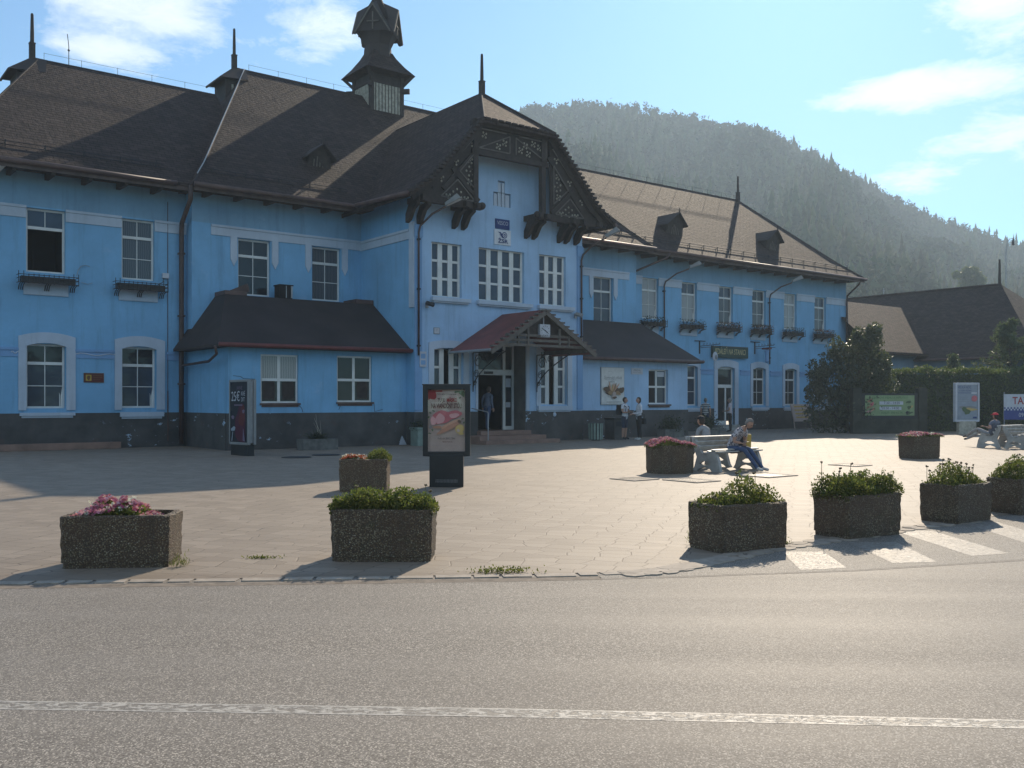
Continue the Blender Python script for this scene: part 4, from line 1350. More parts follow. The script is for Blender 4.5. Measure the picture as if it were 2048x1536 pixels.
# roof turret with skirt and four-gabled cap set cornerwise
def turret():
    cs, cd = 15.56, -5.5
    mb = SB(); w = .80
    mb.bx(cs - w, cs + w, cd - w, cd + w, 14.6, 16.75)
    for sx in (-1, 1):
        for sy in (-1, 1):
            mb.bx(cs + sx * w - .09, cs + sx * w + .09, cd + sy * w - .09, cd + sy * w + .09, 14.6, 16.78)
            mb.beam((cs + sx * (w + .02), cd + sy * (w + .02), 16.16), (cs + sx * (w + .28), cd + sy * (w + .28), 16.16), .15, .22)
            mb.beam((cs + sx * w, cd + sy * w, 16.35), (cs + sx * (w + .4), cd + sy * (w + .4), 16.88), .10, .14)
    for d in (cd + w, cd - w): mb.bx(cs - w, cs + w, d - .05, d + .05, 16.33, 16.45)
    for s in (cs + w, cs - w): mb.bx(s - .05, s + .05, cd - w, cd + w, 16.33, 16.45)
    o = part('roof_turret', mb, 'wood')
    b = SB()
    for i in range(9):
        x = cs - w + .12 + i * (2 * w - .24) / 8
        b.bx(x - .062, x + .062, cd + w + .012, cd + w + .035, 15.05, 16.32)
    for i in range(9):
        x = cd - w + .12 + i * (2 * w - .24) / 8
        b.bx(cs - w - .035, cs - w - .012, x - .062, x + .062, 15.05, 16.28)
    b.build('louvre_board', 'wood_pale', o)
    k = SB(); e = 1.28; t = .50; z0, z1 = 16.86, 17.98
    zs = [(e, z0), (e * .72, z0 + .42), (t + .12, z1 - .25), (t, z1)]
    for (r0, a0), (r1, a1) in zip(zs, zs[1:]):
        c0 = [(-r0, r0), (r0, r0), (r0, -r0), (-r0, -r0)]; c1 = [(-r1, r1), (r1, r1), (r1, -r1), (-r1, -r1)]
        for i in range(4):
            j = (i + 1) % 4
            k.poly([(cs + c0[i][0], cd + c0[i][1], a0), (cs + c0[j][0], cd + c0[j][1], a0), (cs + c1[j][0], cd + c1[j][1], a1), (cs + c1[i][0], cd + c1[i][1], a1)])
    k.poly([(cs - e, cd - e, z0 - .02), (cs + e, cd - e, z0 - .02), (cs + e, cd + e, z0 - .02), (cs - e, cd + e, z0 - .02)])
    k.build('skirt_roof', 'roof', o)
    sh_ = SB()
    # eight-sided drum flaring out under the cap
    rot = R(45)
    def ring(r, z, n=8): return [(cs + r * math.cos(2 * math.pi * i / n + R(22.5)), cd + r * math.sin(2 * math.pi * i / n + R(22.5)), z) for i in range(n)]
    rs = [(.68, 17.75), (.63, 18.30), (.78, 18.62), (.92, 18.86)]
    for (r0, a0), (r1, a1) in zip(rs, rs[1:]):
        p, q = ring(r0, a0), ring(r1, a1)
        for i in range(8):
            j = (i + 1) % 8
            sh_.poly([p[j], p[i], q[i], q[j]])
    sh_.build('turret_drum', 'roof_felt', o)
    # cap: four gables facing the diagonals, steep pavilion between them
    g = SB(); zb, za = 18.78, 20.02; hw_ = .78; out = .86; top = 21.0
    orn = SB()
    for i in range(4):
        a = rot + i * math.pi / 2
        ux, uy = math.cos(a), math.sin(a); vx, vy = -uy, ux
        def P(o_, l_, z_): return (cs + ux * o_ + vx * l_, cd + uy * o_ + vy * l_, z_)
        bl, br, ap = P(out, -hw_, zb), P(out, hw_, zb), P(out, 0, za)
        g.poly([bl, br, ap])
        # gable's roof flanks running back to the middle
        ov = out + .12
        for sg in (-1, 1):
            e0, e1 = P(ov, sg * (hw_ + .10), zb - .13), P(ov, 0, za + .03)
            c0, c1 = P(.0 + hw_, sg * (hw_ + .10), zb - .13), P(0, 0, za + .5)
            f = [e0, e1, c1, c0]
            g.poly(f if sg < 0 else f[::-1]); g.poly(f[::-1] if sg < 0 else f)
            orn.beam(P(ov + .01, sg * (hw_ + .06), zb - .10), P(ov + .01, 0, za - .02), .05, .07)
        orn.beam(P(ov - .05, 0, zb + .06), P(ov - .05, 0, za - .38), .06, .05, up=(ux, uy, 0)); orn.beam(P(ov - .04, -.28, zb + .42), P(ov - .04, .28, zb + .42), .06, .05)
    # pavilion
    base = [(cs + .92 * math.cos(i * math.pi / 2), cd + .92 * math.sin(i * math.pi / 2), za - .55) for i in range(4)]
    for i in range(4):
        g.poly([base[i], base[(i + 1) % 4], (cs, cd, top)][::1])
        g.poly([base[(i + 1) % 4], base[i], (cs, cd, top)])
    g.build('turret_cap', 'roof_felt', o)
    orn.build('gable_ornament', 'wood_mid', o)
    p = SB(); p.pipe([(cs + .25, cd - .2, 20.4), (cs + .25, cd - .2, 22.2)], .018, 5); p.build('lightning_rod', 'iron', o)


turret()


# small triangular vents in the roof slopes
def dormer(s, d, z, h=1.45, w=.62):
    mb = SB()
    # front face leans over the slope; sides run back into it
    f = [(s - w, d + .02, z), (s + w, d + .02, z), (s + w * .92, d + .16, z + h * .72), (s, d + .30, z + h), (s - w * .92, d + .16, z + h * .72)]
    bk = [(s - w, d - 1.0, z + .3), (s + w, d - 1.0, z + .3), (s + w * .92, d - 1.5, z + h * .72), (s, d - 1.8, z + h), (s - w * .92, d - 1.5, z + h * .72)]
    mb.poly(f)
    for i in range(5):
        j = (i + 1) % 5
        mb.poly([f[j], f[i], bk[i], bk[j]])
    o = part('roof_dormer', mb, 'wood')
    r = SB()
    for sg in (-1, 1):
        p = [(s + sg * (w + .14), d + .34, z + h * .60), (s, d + .46, z + h + .06), (s, d - 1.9, z + h + .06), (s + sg * (w + .14), d - 1.5, z + h * .60)]
        r.poly(p if sg > 0 else p[::-1]); r.poly([(a, b, c - .05) for a, b, c in (p[::-1] if sg > 0 else p)])
        q = [p[0], p[1], (p[1][0], p[1][1], p[1][2] - .05), (p[0][0], p[0][1], p[0][2] - .05)]
        r.poly(q if sg < 0 else q[::-1])
    r.pipe([(s, d + .42, z + h), (s, d + .42, z + h + .28)], [.05, .02], 6)
    r.build('dormer_roof', 'roof_felt', o)
    lv = SB()
    for i in range(5):
        x = s - .26 + i * .13; hh = h * (.62 - abs(i - 2) * .12)
        lv.beam((x, d + .065, z + .30), (x, d + .10 + .12 * hh / h, z + .30 + hh * .8), .05, .02)
    lv.build('louvre', 'wood_mid', o)


dormer(30.45, -.45, 9.98); dormer(38.75, -.45, 9.98); dormer(9.98, -.42, 10.42, 1.2, .5)

# eaves: gutters, rafter tails, fascia
def gutter(name, pts, r=.085, mat='gutter'):
    mb = SB(); mb.pipe(pts, r, 8); return part(name, mb, mat, smooth=True)


gutter('gutter', [(-3.1, 1.16, 9.05), (3.9, 1.16, 9.05)]); gutter('gutter', [(4.32, 1.67, 9.0), (10.55, 1.67, 9.0), (10.36, 1.9, 8.98), (10.36, 5.6, 8.82)])
gutter('gutter', [(20.38, 5.6, 8.82), (20.38, 1.9, 8.98), (20.2, 1.67, 9.0), (26.9, 1.67, 9.0)]); gutter('gutter', [(26.9, 1.16, 9.05), (45.98, 1.16, 9.05), (45.98, -2, 9.05)])
mb = SB()
mb.bx(-3.05, 4.3, 1.04, 1.075, 8.86, 9.02); mb.bx(4.36, 10.6, 1.50, 1.535, 8.82, 8.96); mb.bx(20.2, 26.86, 1.50, 1.535, 8.82, 8.96); mb.bx(26.9, 45.9, 1.04, 1.075, 8.86, 9.02)
part('fascia', mb, 'fascia')
tail_mesh = None
for s, d in [(x, 0.0) for x in np.arange(-2.2, 4.3, 1.12)] + [(x, .5) for x in np.arange(5.0, 10.6, 1.15)] + [(x, .5) for x in np.arange(20.8, 26.6, 1.15)] + [(x, 0.0) for x in np.arange(27.6, 45.6, 1.2)]:
    if tail_mesh is None:
        mb = SB(); mb.ext([(-.06, .0, 8.80), (-.06, .0, 8.985), (-.06, 1.0, 8.985), (-.06, 1.0, 8.80), (-.06, .85, 8.77)], ds=.12)
        t0 = part('rafter_tail', mb, 'wood', loc=L(s, d, 0)); tail_mesh = t0
    else:
        t1 = tail_mesh.copy(); COL.objects.link(t1); t1.parent = ST; t1.location = L(s, d, 0)


def snow_guard(s0, s1, d, z, n, tan, h=.42):
    mb = SB()
    for i in range(n):
        s = s0 + (s1 - s0) * i / (n - 1)
        mb.beam((s, d, z - .05), (s, d + .03, z + h), .028, .028); mb.beam((s, d + .03, z + h * .85), (s, d - .35, z + .30), .02, .02)
    for k_ in (.35, .62, .9): mb.pipe([(s0 - .3, d + .02, z + h * k_), (s1 + .3, d + .02, z + h * k_)], .012, 5)
    return part('snow_guard', mb, 'iron')


snow_guard(-2.4, 3.4, .42, 9.42, 6, .9); snow_guard(5.2, 10.2, .9, 9.40, 5, .9); snow_guard(21.5, 26.2, .9, 9.4, 6, .9); snow_guard(27.4, 45.0, .42, 9.42, 17, .9)
# lightning wires on little stands along the ridges
mb = SB()
for (a, b, d, z) in ((.9, 7.4, -4.5, 14.2), (9.2, 14.6, -5.5, 15.85), (16.6, 21, -5.5, 15.85), (26, 40.5, -4.5, 14.2)):
    n = int((b - a) / 1.3)
    mb.pipe([(a + (b - a) * i / n, d, z + .25) for i in range(n + 1)], .006, 4)
    for i in range(n + 1): mb.pipe([(a + (b - a) * i / n, d, z), (a + (b - a) * i / n, d, z + .27)], .008, 4)
part('lightning_wire', mb, 'iron')
mb = SB(); mb.pipe([(1.75, -4.5, 14.2), (1.75, -4.5, 14.9), (1.70, -4.5, 15.35)], .014, 5); mb.ball(L(1.75, -4.5, 14.75), .045, 6, 5); part('roof_aerial', mb, 'iron')

# downpipes
def downpipe(pts, r=.065, mat='pipe', clips=()):
    mb = SB(); mb.pipe(pts, r, 8)
    for z in clips: mb.bx(pts[-1][0] - r - .02, pts[-1][0] + r + .02, pts[-1][1] - r - .02, pts[-1][1] + r + .02, z - .03, z + .03)
    return part('downpipe', mb, mat, smooth=True)


downpipe([(4.28, 1.45, 8.98), (4.28, 1.38, 8.5), (4.35, .30, 7.85), (4.37, .22, 7.5), (4.37, .20, 3.0), (4.37, .20, .1)], .085, clips=(6.8, 4.6, 2.2))
downpipe([(28.35, 1.2, 8.98), (28.2, 1.15, 8.75), (26.92, .16, 8.05), (26.85, .12, 7.6), (26.85, .12, 3.8), (26.85, .12, .1)], .06)
downpipe([(45.5, 1.1, 9.0), (45.5, .95, 8.75), (45.5, .14, 8.1), (45.5, .12, 7.7), (45.5, .12, .1)], .06)
downpipe([(4.0, 4.42, 3.34), (4.1, 4.30, 3.1), (4.25, 3.2, 2.9), (4.35, .42, 2.85), (4.35, .30, 2.7)], .045)
mb = SB(); mb.pipe([(3.95, .03, 8.6), (3.95, .03, 1.95)], .012, 5); mb.pipe([(3.95, .04, 1.95), (3.95, .045, .2)], .022, 5); part('lightning_wire', mb, 'gutter')

# ---- annex roofs
def annex_roof(name, sl, sr, hl, hr, top=(1.6, 5.32)):
    mb = SB(); d0, z0 = 4.42, 3.42; d1, z1 = top
    a, b = sl, sr           # eave ends
    tl, tr = hl, hr         # upper edge ends
    mb.poly([(a, d0, z0), (b, d0, z0), (tr, d1, z1), (tl, d1, z1)])
    mb.poly([(a, .15, z0), (a, d0, z0), (tl, d1, z1), (tl, .15, z1)])
    mb.poly([(b, d0, z0), (b, .15, z0), (tr, .15, z1), (tr, d1, z1)])
    mb.poly([(tl, d1, z1), (tr, d1, z1), (tr, .55, z1 + .02), (tl, .55, z1 + .02)])
    mb.poly([(a, .15, z0 - .08), (b, .15, z0 - .08), (b, d0, z0 - .08), (a, d0, z0 - .08)])
    mb.poly([(a, d0, z0 - .08), (b, d0, z0 - .08), (b, d0, z0), (a, d0, z0)]); mb.poly([(a, .15, z0 - .08), (a, d0, z0 - .08), (a, d0, z0), (a, .15, z0)]); mb.poly([(b, d0, z0 - .08), (b, .15, z0 - .08), (b, .15, z0), (b, d0, z0)])
    return part(name, mb, 'roof_felt')


annex_roof('west_annex_roof', 4.1, 11.28, 5.42, 11.27)
annex_roof('east_annex_roof', 19.47, 27.15, 19.48, 25.9)
mb = SB(); mb.pipe([(4.1, 4.48, 3.40), (11.25, 4.48, 3.42)], .07, 8); part('annex_gutter', mb, 'gutter_red', smooth=True)
mb = SB(); mb.pipe([(19.5, 4.48, 3.40), (27.1, 4.48, 3.42)], .07, 8); part('annex_gutter', mb, 'gutter', smooth=True)
mb = SB()
mb.bx(5.40, 6.2, .65, 1.62, 5.32, 5.46); mb.bx(10.5, 11.26, .65, 1.64, 5.32, 5.48); mb.beam((5.9, .8, 5.4), (6.3, 1.5, 5.62), .04, .3)
part('roof_flashing', mb, 'gutter')
mb = SB(); mb.bx(7.5, 8.0, 1.0, 1.45, 5.33, 5.80); mb.bx(7.47, 8.03, .97, 1.48, 5.80, 5.84); o = part('roof_vent_box', mb, 'interior')
q = SB(); q.bx(7.74, 7.77, 1.45, 1.47, 5.36, 5.80); q.bx(7.94, 8.0, 1.45, 1.47, 5.36, 5.80); q.build('vent_frame', 'grey_metal', o)

# ---- timber gable of the bay
def gable_timber():
    d = 5.28
    fr = SB()
    zb = 8.80
    # posts, bottom beams, collar beams
    for s in (13.46, 16.98 - .28): fr.bx(s - .10, s + .10, d - .10, d + .10, zb - .1, 12.02)
    fr.bx(10.95, 13.75, d - .09, d + .09, zb - .12, zb + .10); fr.bx(16.40, 19.80, d - .09, d + .09, zb - .12, zb + .10)
    fr.bx(13.3, 16.95, d - .10, d + .10, 10.72, 10.90); fr.bx(13.3, 16.95, d - .10, d + .10, 11.78, 11.95)
    # purlin ends and through beams back to the wall
    for s in (11.1, 12.95, 13.44, 16.42, 16.80, 18.15, 18.7, 19.55):
        fr.beam((s, DC - .05, zb - .02), (s, d + .30, zb - .02), .16, .20)
    # rakes
    for sg in (-1, 1):
        fr.beam((sm + sg * 4.72, d + .05, 8.80), (sm + sg * 3.85, d + .05, 9.42), .10, .30, up=(0, 0, 1)); fr.beam((sm + sg * 3.95, d + .05, 9.33), (sm + sg * (sh - .02), d + .05, 11.90), .10, .34)
        fr.beam((sm + sg * 3.35, d + .02, 9.25), (sm + sg * 1.6, d + .02, 11.15), .09, .14)
        fr.beam((sm + sg * 1.75, d + .02, 9.0), (sm + sg * 2.95, d + .02, 10.05), .09, .14)
    o = part('gable_timber', fr, 'wood')
    # boarded infill behind the frame
    pn = SB()
    for sg in (-1, 1):
        pts = [(sm + sg * 1.75, d - .03, zb), (sm + sg * 4.45, d - .03, zb), (sm + sg * 3.80, d - .03, 9.42), (sm + sg * 1.75, d - .03, 11.75)]
        pn.ext(pts if sg > 0 else pts[::-1], dd=-.05)
    pn.bx(13.3, 17.0, d - .08, d - .03, 10.85, 11.85)
    pn.build('gable_board', 'wood', o)
    # pale beading and pierced motifs
    bd = SB()
    def line(a, b): bd.beam((a[0], d + .065, a[1]), (b[0], d + .065, b[1]), .02, .045)
    for sg in (-1, 1):
        X = lambda x: sm + sg * x
        tri1 = [(X(1.95), zb + .16), (X(3.45), zb + .16), (X(2.72), 9.66)]
        tri2 = [(X(1.86), zb + .55), (X(1.86), 10.85), (X(2.62), 9.98)]
        for t in (tri1, tri2):
            for i in range(3): line(t[i], t[(i + 1) % 3])
        line((X(1.80), 11.5), (X(3.9), 9.25))
    line((13.62, 10.98), (15.05, 11.62)); line((15.05, 11.62), (15.05, 10.98)); line((15.05, 10.98), (13.62, 10.98))
    line((15.35, 11.62), (16.75, 10.98)); line((15.35, 10.98), (15.35, 11.62)); line((13.62, 11.70), (14.9, 11.70)); line((15.5, 11.70), (16.75, 11.70)); line((16.82, 10.98), (16.82, 11.7)); line((13.52, 10.98), (13.52, 11.7))
    bd.build('gable_beading', 'wood_mid', o)
    mo = SB()
    def motif(s, z, r=.16, k=5):
        for i in range(k):
            a = 2 * math.pi * i / k + .6
            mo.ball(L(s + r * math.cos(a), d + .0, z + r * math.sin(a)), (.045, .035, .045), 6, 4)
        mo.ball(L(s, d + .0, z), (.03, .03, .03), 6, 4)
    for sg in (-1, 1):
        X = lambda x: sm + sg * x
        motif(X(2.70), 9.12, .20, 6); motif(X(2.12), 10.05, .17, 5); motif(X(2.12), 10.45, .10, 4); motif(X(2.15), 9.65, .10, 4); motif(X(3.1), 9.02, .09, 3); motif(X(2.3), 9.02, .09, 3)
        motif(X(3.4), 9.62, .10, 3); motif(X(2.75), 10.3, .10, 3); motif(X(2.05), 11.1, .10, 3)
    for s, z in ((14.55, 11.18), (14.85, 11.35), (15.62, 11.2), (16.0, 11.12), (16.25, 11.55), (13.9, 11.5), (15.85, 11.42), (16.55, 11.45)): motif(s, z, .10, 4)
    mo.build('gable_motif', 'cream', o)
    # curved brackets under the beams, in pairs
    for s in (10.98, 11.45, 12.98, 13.40, 16.42, 16.80, 18.12, 18.48, 19.02):
        b = SB()
        prof = [(DC + .02, 8.0), (DC + .02, 8.30), (DC + .25, 8.66), (d + .05, 8.70), (d + .05, 8.58), (DC + .50, 8.44), (DC + .24, 8.08)]
        b.ext([(s - .075, dd, z) for dd, z in prof], ds=.15)
        b.build('gable_bracket', 'wood', o)
    for s in (13.72, 16.36):
        kb = SB(); kb.ball(L(s, d + .1, 8.82), .14, 8, 6); kb.build('beam_knob', 'wood', o)


gable_timber()

# ---- porch over the main door
def porch():
    sc_, hw_ = 15.28, 2.47; za, ze_ = 4.95, 3.45; d1 = 7.22; d0 = DC + .02
    mb = SB(); th = .07
    for sg in (-1, 1):
        q = [(sc_ + sg * hw_, d0, ze_), (sc_ + sg * hw_, d1, ze_), (sc_, d1, za), (sc_, d0, za)]
        mb.poly(q if sg < 0 else q[::-1]); mb.poly([(a, b, c - th) for a, b, c in (q[::-1] if sg < 0 else q)])
        e = [(q[1][0], d1, ze_), (q[1][0], d1, ze_ - th), (sc_, d1, za - th), (sc_, d1, za)]
        mb.poly(e if sg < 0 else e[::-1])
        e = [(q[0][0], d0, ze_), (q[0][0], d0, ze_ - th), (q[0][0], d1, ze_ - th), (q[0][0], d1, ze_)]
        mb.poly(e if sg < 0 else e[::-1])
    o = part('porch_roof', mb, 'roof_red')
    # ribs in the sheet covering
    fr = SB()
    for sg in (-1, 1):
        fr.beam((sc_ + sg * (hw_ + .02), d1 - .03, ze_ - .13), (sc_, d1 - .03, za - .11), .08, .16)
        fr.beam((sc_ + sg * (hw_ - .35), DC + .03, ze_ + .06), (sc_ + sg * (hw_ - .35), d1 - .1, ze_ + .06), .12, .14)
    for z in (3.62, 3.80, 3.98): fr.bx(sc_ - hw_ + .42 + (z - 3.6) * .9, sc_ + hw_ - .42 - (z - 3.6) * .9, d1 - .22, d1 - .12, z - .045, z + .045)
    for x in (-1.2, -.75, .75, 1.2): fr.bx(sc_ + x - .04, sc_ + x + .04, d1 - .18, d1 - .10, 3.62, 4.72 - abs(x) * .6)
    fr.build('porch_frame', 'wood_mid', o)
    bd = SB(); bd.ext([(sc_ - 1.55, d1 - .30, 3.98), (sc_ + 1.55, d1 - .30, 3.98), (sc_, d1 - .30, 4.84)], dd=.05); bd.build('porch_boarding', 'wood', o)
    vt = SB()
    for sg in (-1, 1):
        for i in range(11):
            t = (i + .5) / 11
            vt.bx(sc_ + sg * hw_ * t - .10, sc_ + sg * hw_ * t + .10, d1 - .16, d1 + .03, za - (za - ze_) * t - .01, za - (za - ze_) * t + .05)
    vt.build('porch_verge', 'wood_mid', o)
    g = SB(); g.pipe([(sc_ - hw_ - .05, d0 + .05, ze_ - .06), (sc_ - hw_ - .05, d1 - .02, ze_ - .06)], .05, 8); g.build('porch_gutter', 'grey_metal', o)
    # scrolled iron brackets
    for s in (13.86, 16.98):
        b = SB()
        b.pipe([(s, DC + .06, 1.95), (s, DC + .06, 3.42)], .022, 6); b.pipe([(s, DC + .06, 3.42), (s, 6.5, 3.42)], .022, 6)
        pts = [(s, DC + .06 + 2.0 * (t ** 1.7), 2.1 + 1.3 * t) for t in [i / 10 for i in range(11)]]
        b.pipe(pts, .024, 6)
        for (cd_, cz, r) in ((DC + .38, 3.10, .26), (DC + .85, 3.24, .15), (DC + .26, 2.62, .16), (DC + .18, 2.28, .10)):
            b.pipe([(s, cd_ + r * (1 - .035 * i) * math.cos(i * .5), cz + r * (1 - .035 * i) * math.sin(i * .5)) for i in range(20)], .014, 5)
        b.build('porch_bracket', 'iron', o)


porch()
# crack lines and a patch where render has fallen, real shallow relief
mb = SB()
mb.pipe([(4.75, DX + .003, 2.42), (5.0, DX + .003, 2.40), (5.1, DX + .003, 2.33), (5.5, DX + .003, 2.32)], .010, 4)
mb.pipe([(7.05, DX + .003, 1.45), (7.15, DX + .003, 1.36), (7.2, DX + .003, 1.22)], .010, 4)
mb.pipe([(8.62, DX + .003, 1.46), (8.55, DX + .003, 1.3)], .010, 4); mb.pipe([(9.95, DX + .003, 1.5), (9.97, DX + .003, 1.22), (10.3, DX + .003, 1.30)], .010, 4)
part('wall_crack', mb, 'ink_dark')
flat('cloth_paper', (0.33, 0.35, 0.38))
# ------------------------------------------------------------------ things fixed to the station
def hung(name, label, cat, s, d, z=0.0, group=None): return thing(name, label, cat, W(s, d, z), TH, group)


# wall lamps on brown poles. local axes: x along the wall, -y out of it
def wall_lamp(label, s, d, zb, zt, out=.75, side=.55):
    t = hung('wall_lamp', label, 'wall lamp', s, d, 0, 'floodlights on bent poles along the station front')
    mb = MB()
    mb.tube([(0, -.10, zb), (0, -.10, zt - .35), (.03, -.16, zt - .12), (side * .45, -out * .55, zt + .30), (side * .9, -out, zt + .55)], .038, 8)
    mb.build('pole', 'pipe', t, smooth=True)
    mb = MB()
    for z in (zb + .35, zb + (zt - zb) * .5, zt - .6): mb.box(-.055, .055, -.15, .0, z - .03, z + .03)
    mb.build('clip', 'iron', t)
    h = MB()
    c = Vector((side * 1.1, -out - .10, zt + .68))
    ax = Vector((side * .75, -out * .7, .42)).normalized()
    sd_ = ax.cross(Vector((0, 0, 1))).normalized(); up = sd_.cross(ax).normalized()
    def q(a, b, e): return c + ax * a + sd_ * b + up * e
    lo = [q(-.22, -.10, -.02), q(-.22, .10, -.02), q(.42, .17, -.05), q(.42, -.17, -.05)]
    hi = [q(-.20, -.08, .10), q(-.20, .08, .10), q(.36, .13, .17), q(.36, -.13, .17)]
    h.add(lo + hi, [(0, 1, 2, 3), (7, 6, 5, 4), (0, 4, 5, 1), (1, 5, 6, 2), (2, 6, 7, 3), (3, 7, 4, 0)])
    ho = h.build('lamp_head', 'lamp_grey', t, bevel=.015)
    g = MB(); g.add([q(-.16, -.08, -.03), q(-.16, .08, -.03), q(.38, .14, -.06), q(.38, -.14, -.06)], [(0, 1, 2, 3)]); g.build('lens', 'paper_white', ho)
    return t


wall_lamp('floodlight on bent pole at the gabled bay\'s near corner, left of its tall windows', 11.42, DC, 3.25, 8.05, .85, .75)
wall_lamp('floodlight on bent pole at the gabled bay\'s far corner, under the timber gable\'s right end', 19.33, DC, 3.9, 7.75, .85, .75)
wall_lamp('floodlight on bent pole between the first two upper windows of the far wing', 29.15, DA, 3.6, 7.85, .85, 1.15)
wall_lamp('floodlight on bent pole right of the eating house door, farthest along the wing', 37.85, DA, 3.7, 7.80, .85, 1.15)
wall_lamp('floodlight under the left wing eaves at the very left edge of the photo', -1.95, DA, 6.6, 8.05, .6, .35)


# flower boxes
def flower_box(label, s0, s1, kind):
    t = hung('flower_box', label, 'flower box', (s0 + s1) / 2, DA, 0, 'flower boxes under the upper windows')
    w = (s1 - s0) / 2; zt = 5.66
    mb = MB()
    mb.box(-w + .08, w - .08, -.42, -.16, zt - .26, zt - .06)
    mb.build('trough', 'iron' if kind == 'rail' else 'wood', t, bevel=.01)
    ir = MB()
    for z in (zt - .02, zt - .13, zt - .27): ir.tube([(-w, -.15, z), (-w, -.46, z), (w, -.46, z), (w, -.15, z)], .013, 5)
    n = 12 if kind == 'rail' else 7
    for i in range(n + 1):
        x = -w + 2 * w * i / n
        ir.tube([(x, -.46, zt - .30), (x, -.46, zt + (.09 if i in (0, 1, n - 1, n) else .01))], .012, 5)
    for x in (-w + .12, 0, w - .12):
        for dx in (-.06, 0, .06): ir.tube([(x + dx, -.10, zt - .48), (x + dx, -.20, zt - .34), (x + dx, -.44, zt - .28)], .017, 5)
    ir.build('rail', 'iron', t)
    ap = MB(); ap.box(-w + .22, w - .22, -.05, -.004, zt - .62, zt - .05); ap.box(-w + .30, w - .30, -.065, -.05, zt - .60, zt - .56); ap.build('apron', 'trim', t)
    if kind != 'rail':
        leaf_cloud('plants', 'leaf_dark' if kind == 'few' else 'leaf_rust', 300 if kind == 'few' else 520, lambda r: (r.uniform(-w, w, 1)[0], r.uniform(-.50, -.12), zt + r.uniform(-.18, .22)), .07, t)
        if kind == 'red': leaf_cloud('blossoms', 'petal_red', 70, lambda r: (r.uniform(-w, w), r.uniform(-.5, -.2), zt + r.uniform(-.10, .24)), .045, t)
    return t


def leaf_cloud(name, mat, n, pos, size, parent=None, flat_=0.0, aspect=.6, seed=None, nrm=None):
    """n separate leaf blades (two triangles folded on the midrib)"""
    r = np.random.default_rng(seed if seed is not None else RNG.integers(1 << 30))
    P = np.array([pos(r) for _ in range(n)], dtype=float).reshape(-1, 3)
    return leaf_points(name, mat, P, size, parent, flat_, aspect, r, nrm)


def leaf_points(name, mat, P, size, parent=None, flat_=0.0, aspect=.6, r=None, nrm=None):
    r = r or RNG; n = len(P)
    a = r.normal(size=(n, 3)); a[:, 2] *= (1 - flat_)
    if nrm is not None: a = a * .6 + np.asarray(nrm)
    a /= np.linalg.norm(a, axis=1)[:, None] + 1e-9
    b = np.cross(a, r.normal(size=(n, 3))); b /= np.linalg.norm(b, axis=1)[:, None] + 1e-9
    c = np.cross(a, b)
    sz = size * r.uniform(.6, 1.35, n)[:, None]
    tip = P + a * sz; base = P - a * sz * .2
    l = P + a * sz * .4 + b * sz * aspect * .5 + c * sz * .10; q = P + a * sz * .4 - b * sz * aspect * .5 + c * sz * .10
    V = np.stack([base, l, tip, q], 1).reshape(-1, 3)
    F = np.arange(n * 4).reshape(-1, 4)
    return fast_mesh(name, V, F, mat, parent=parent)


flower_box('empty iron-railed flower box under the open dark upper window', -.86, .92, 'rail')
flower_box('empty iron-railed flower box under the curtained upper window beside the downpipe', 2.08, 3.82, 'rail')
fb = [('flower box with few plants, nearest of the far wing\'s to the low annex roof', 27.3, 29.0, 'few'),
      ('sparse flower box just right of the far wing\'s first bent floodlight pole', 30.2, 31.95, 'few'),
      ('brown-leaved flower box directly above the eating house sign', 33.15, 34.95, 'red'),
      ('flower box full of reddish leaves left of the farthest floodlight pole', 36.0, 37.75, 'red'),
      ('flower box with green plants just right of the farthest floodlight pole', 38.9, 40.75, 'few'),
      ('overgrown flower box above the big bush, last before the station\'s far corner', 41.9, 43.8, 'red')]
for f in fb: flower_box(*f)

# plaque, railway signs, small plates
def board_thing(name, label, cat, s, d, z, w, h, th=.03, back='grey_metal', group=None):
    t = hung(name, label, cat, s, d, z, group)
    mb = MB(); mb.box(-w / 2, w / 2, -th, -.002, -h / 2, h / 2); mb.build('panel', back, t, bevel=.004)
    b = Board(); b.y = -th
    return t, b


t, b = board_thing('plaque', 'small dark bronze memorial plaque between the two ground floor windows', 'plaque', 1.50, DA, 2.38, .64, .32, .03, 'brass')
b.rect(-.30, .30, -.14, .14, 'ink_maroon').rect(-.26, -.08, -.10, .10, 'ochre').blob(-.17, 0, .06, .07, 'brass').rect(-.03, .26, .06, .085, 'brass').rect(-.03, .26, 0, .02, 'brass').rect(-.03, .20, -.07, -.05, 'brass'); b.build('relief', t)
t, b = board_thing('railway_sign', 'white sign with winged wheel emblem and letters ŽSR on the gabled bay', 'sign', 15.28, DC, 7.93, .80, .58, .04, 'enamel_white')
b.rect(-.38, .38, -.27, .27, 'enamel_white')
ring = [(.09 + .125 * math.cos(a * math.pi / 12), .09 + .125 * math.sin(a * math.pi / 12)) for a in range(24)]
b.poly(ring, 'sign_navy'); b.blob(.09, .09, .088, .088, 'enamel_white', wob=0); b.blob(.09, .09, .058, .058, 'sign_navy', wob=0); b.blob(.09, .09, .022, .022, 'enamel_white', wob=0)
b.poly([(-.24, .20), (-.10, .19), (-.02, .10), (-.03, .06)], 'sign_navy'); b.poly([(-.17, .10), (-.08, .10), (-.01, .03), (-.02, .0)], 'sign_navy'); b.poly([(-.10, .02), (-.04, .02), (.06, -.04), (-.02, -.03)], 'sign_navy')
b.text('ŽSR', 0, -.155, .21, 'sign_navy', 1.35, bold=.004); b.build('printed_face', t)
t, b = board_thing('railway_sign', 'dark blue sign with short white lettering above the white winged wheel sign', 'sign', 15.28, DC, 8.44, .68, .38, .04, 'sign_navy')
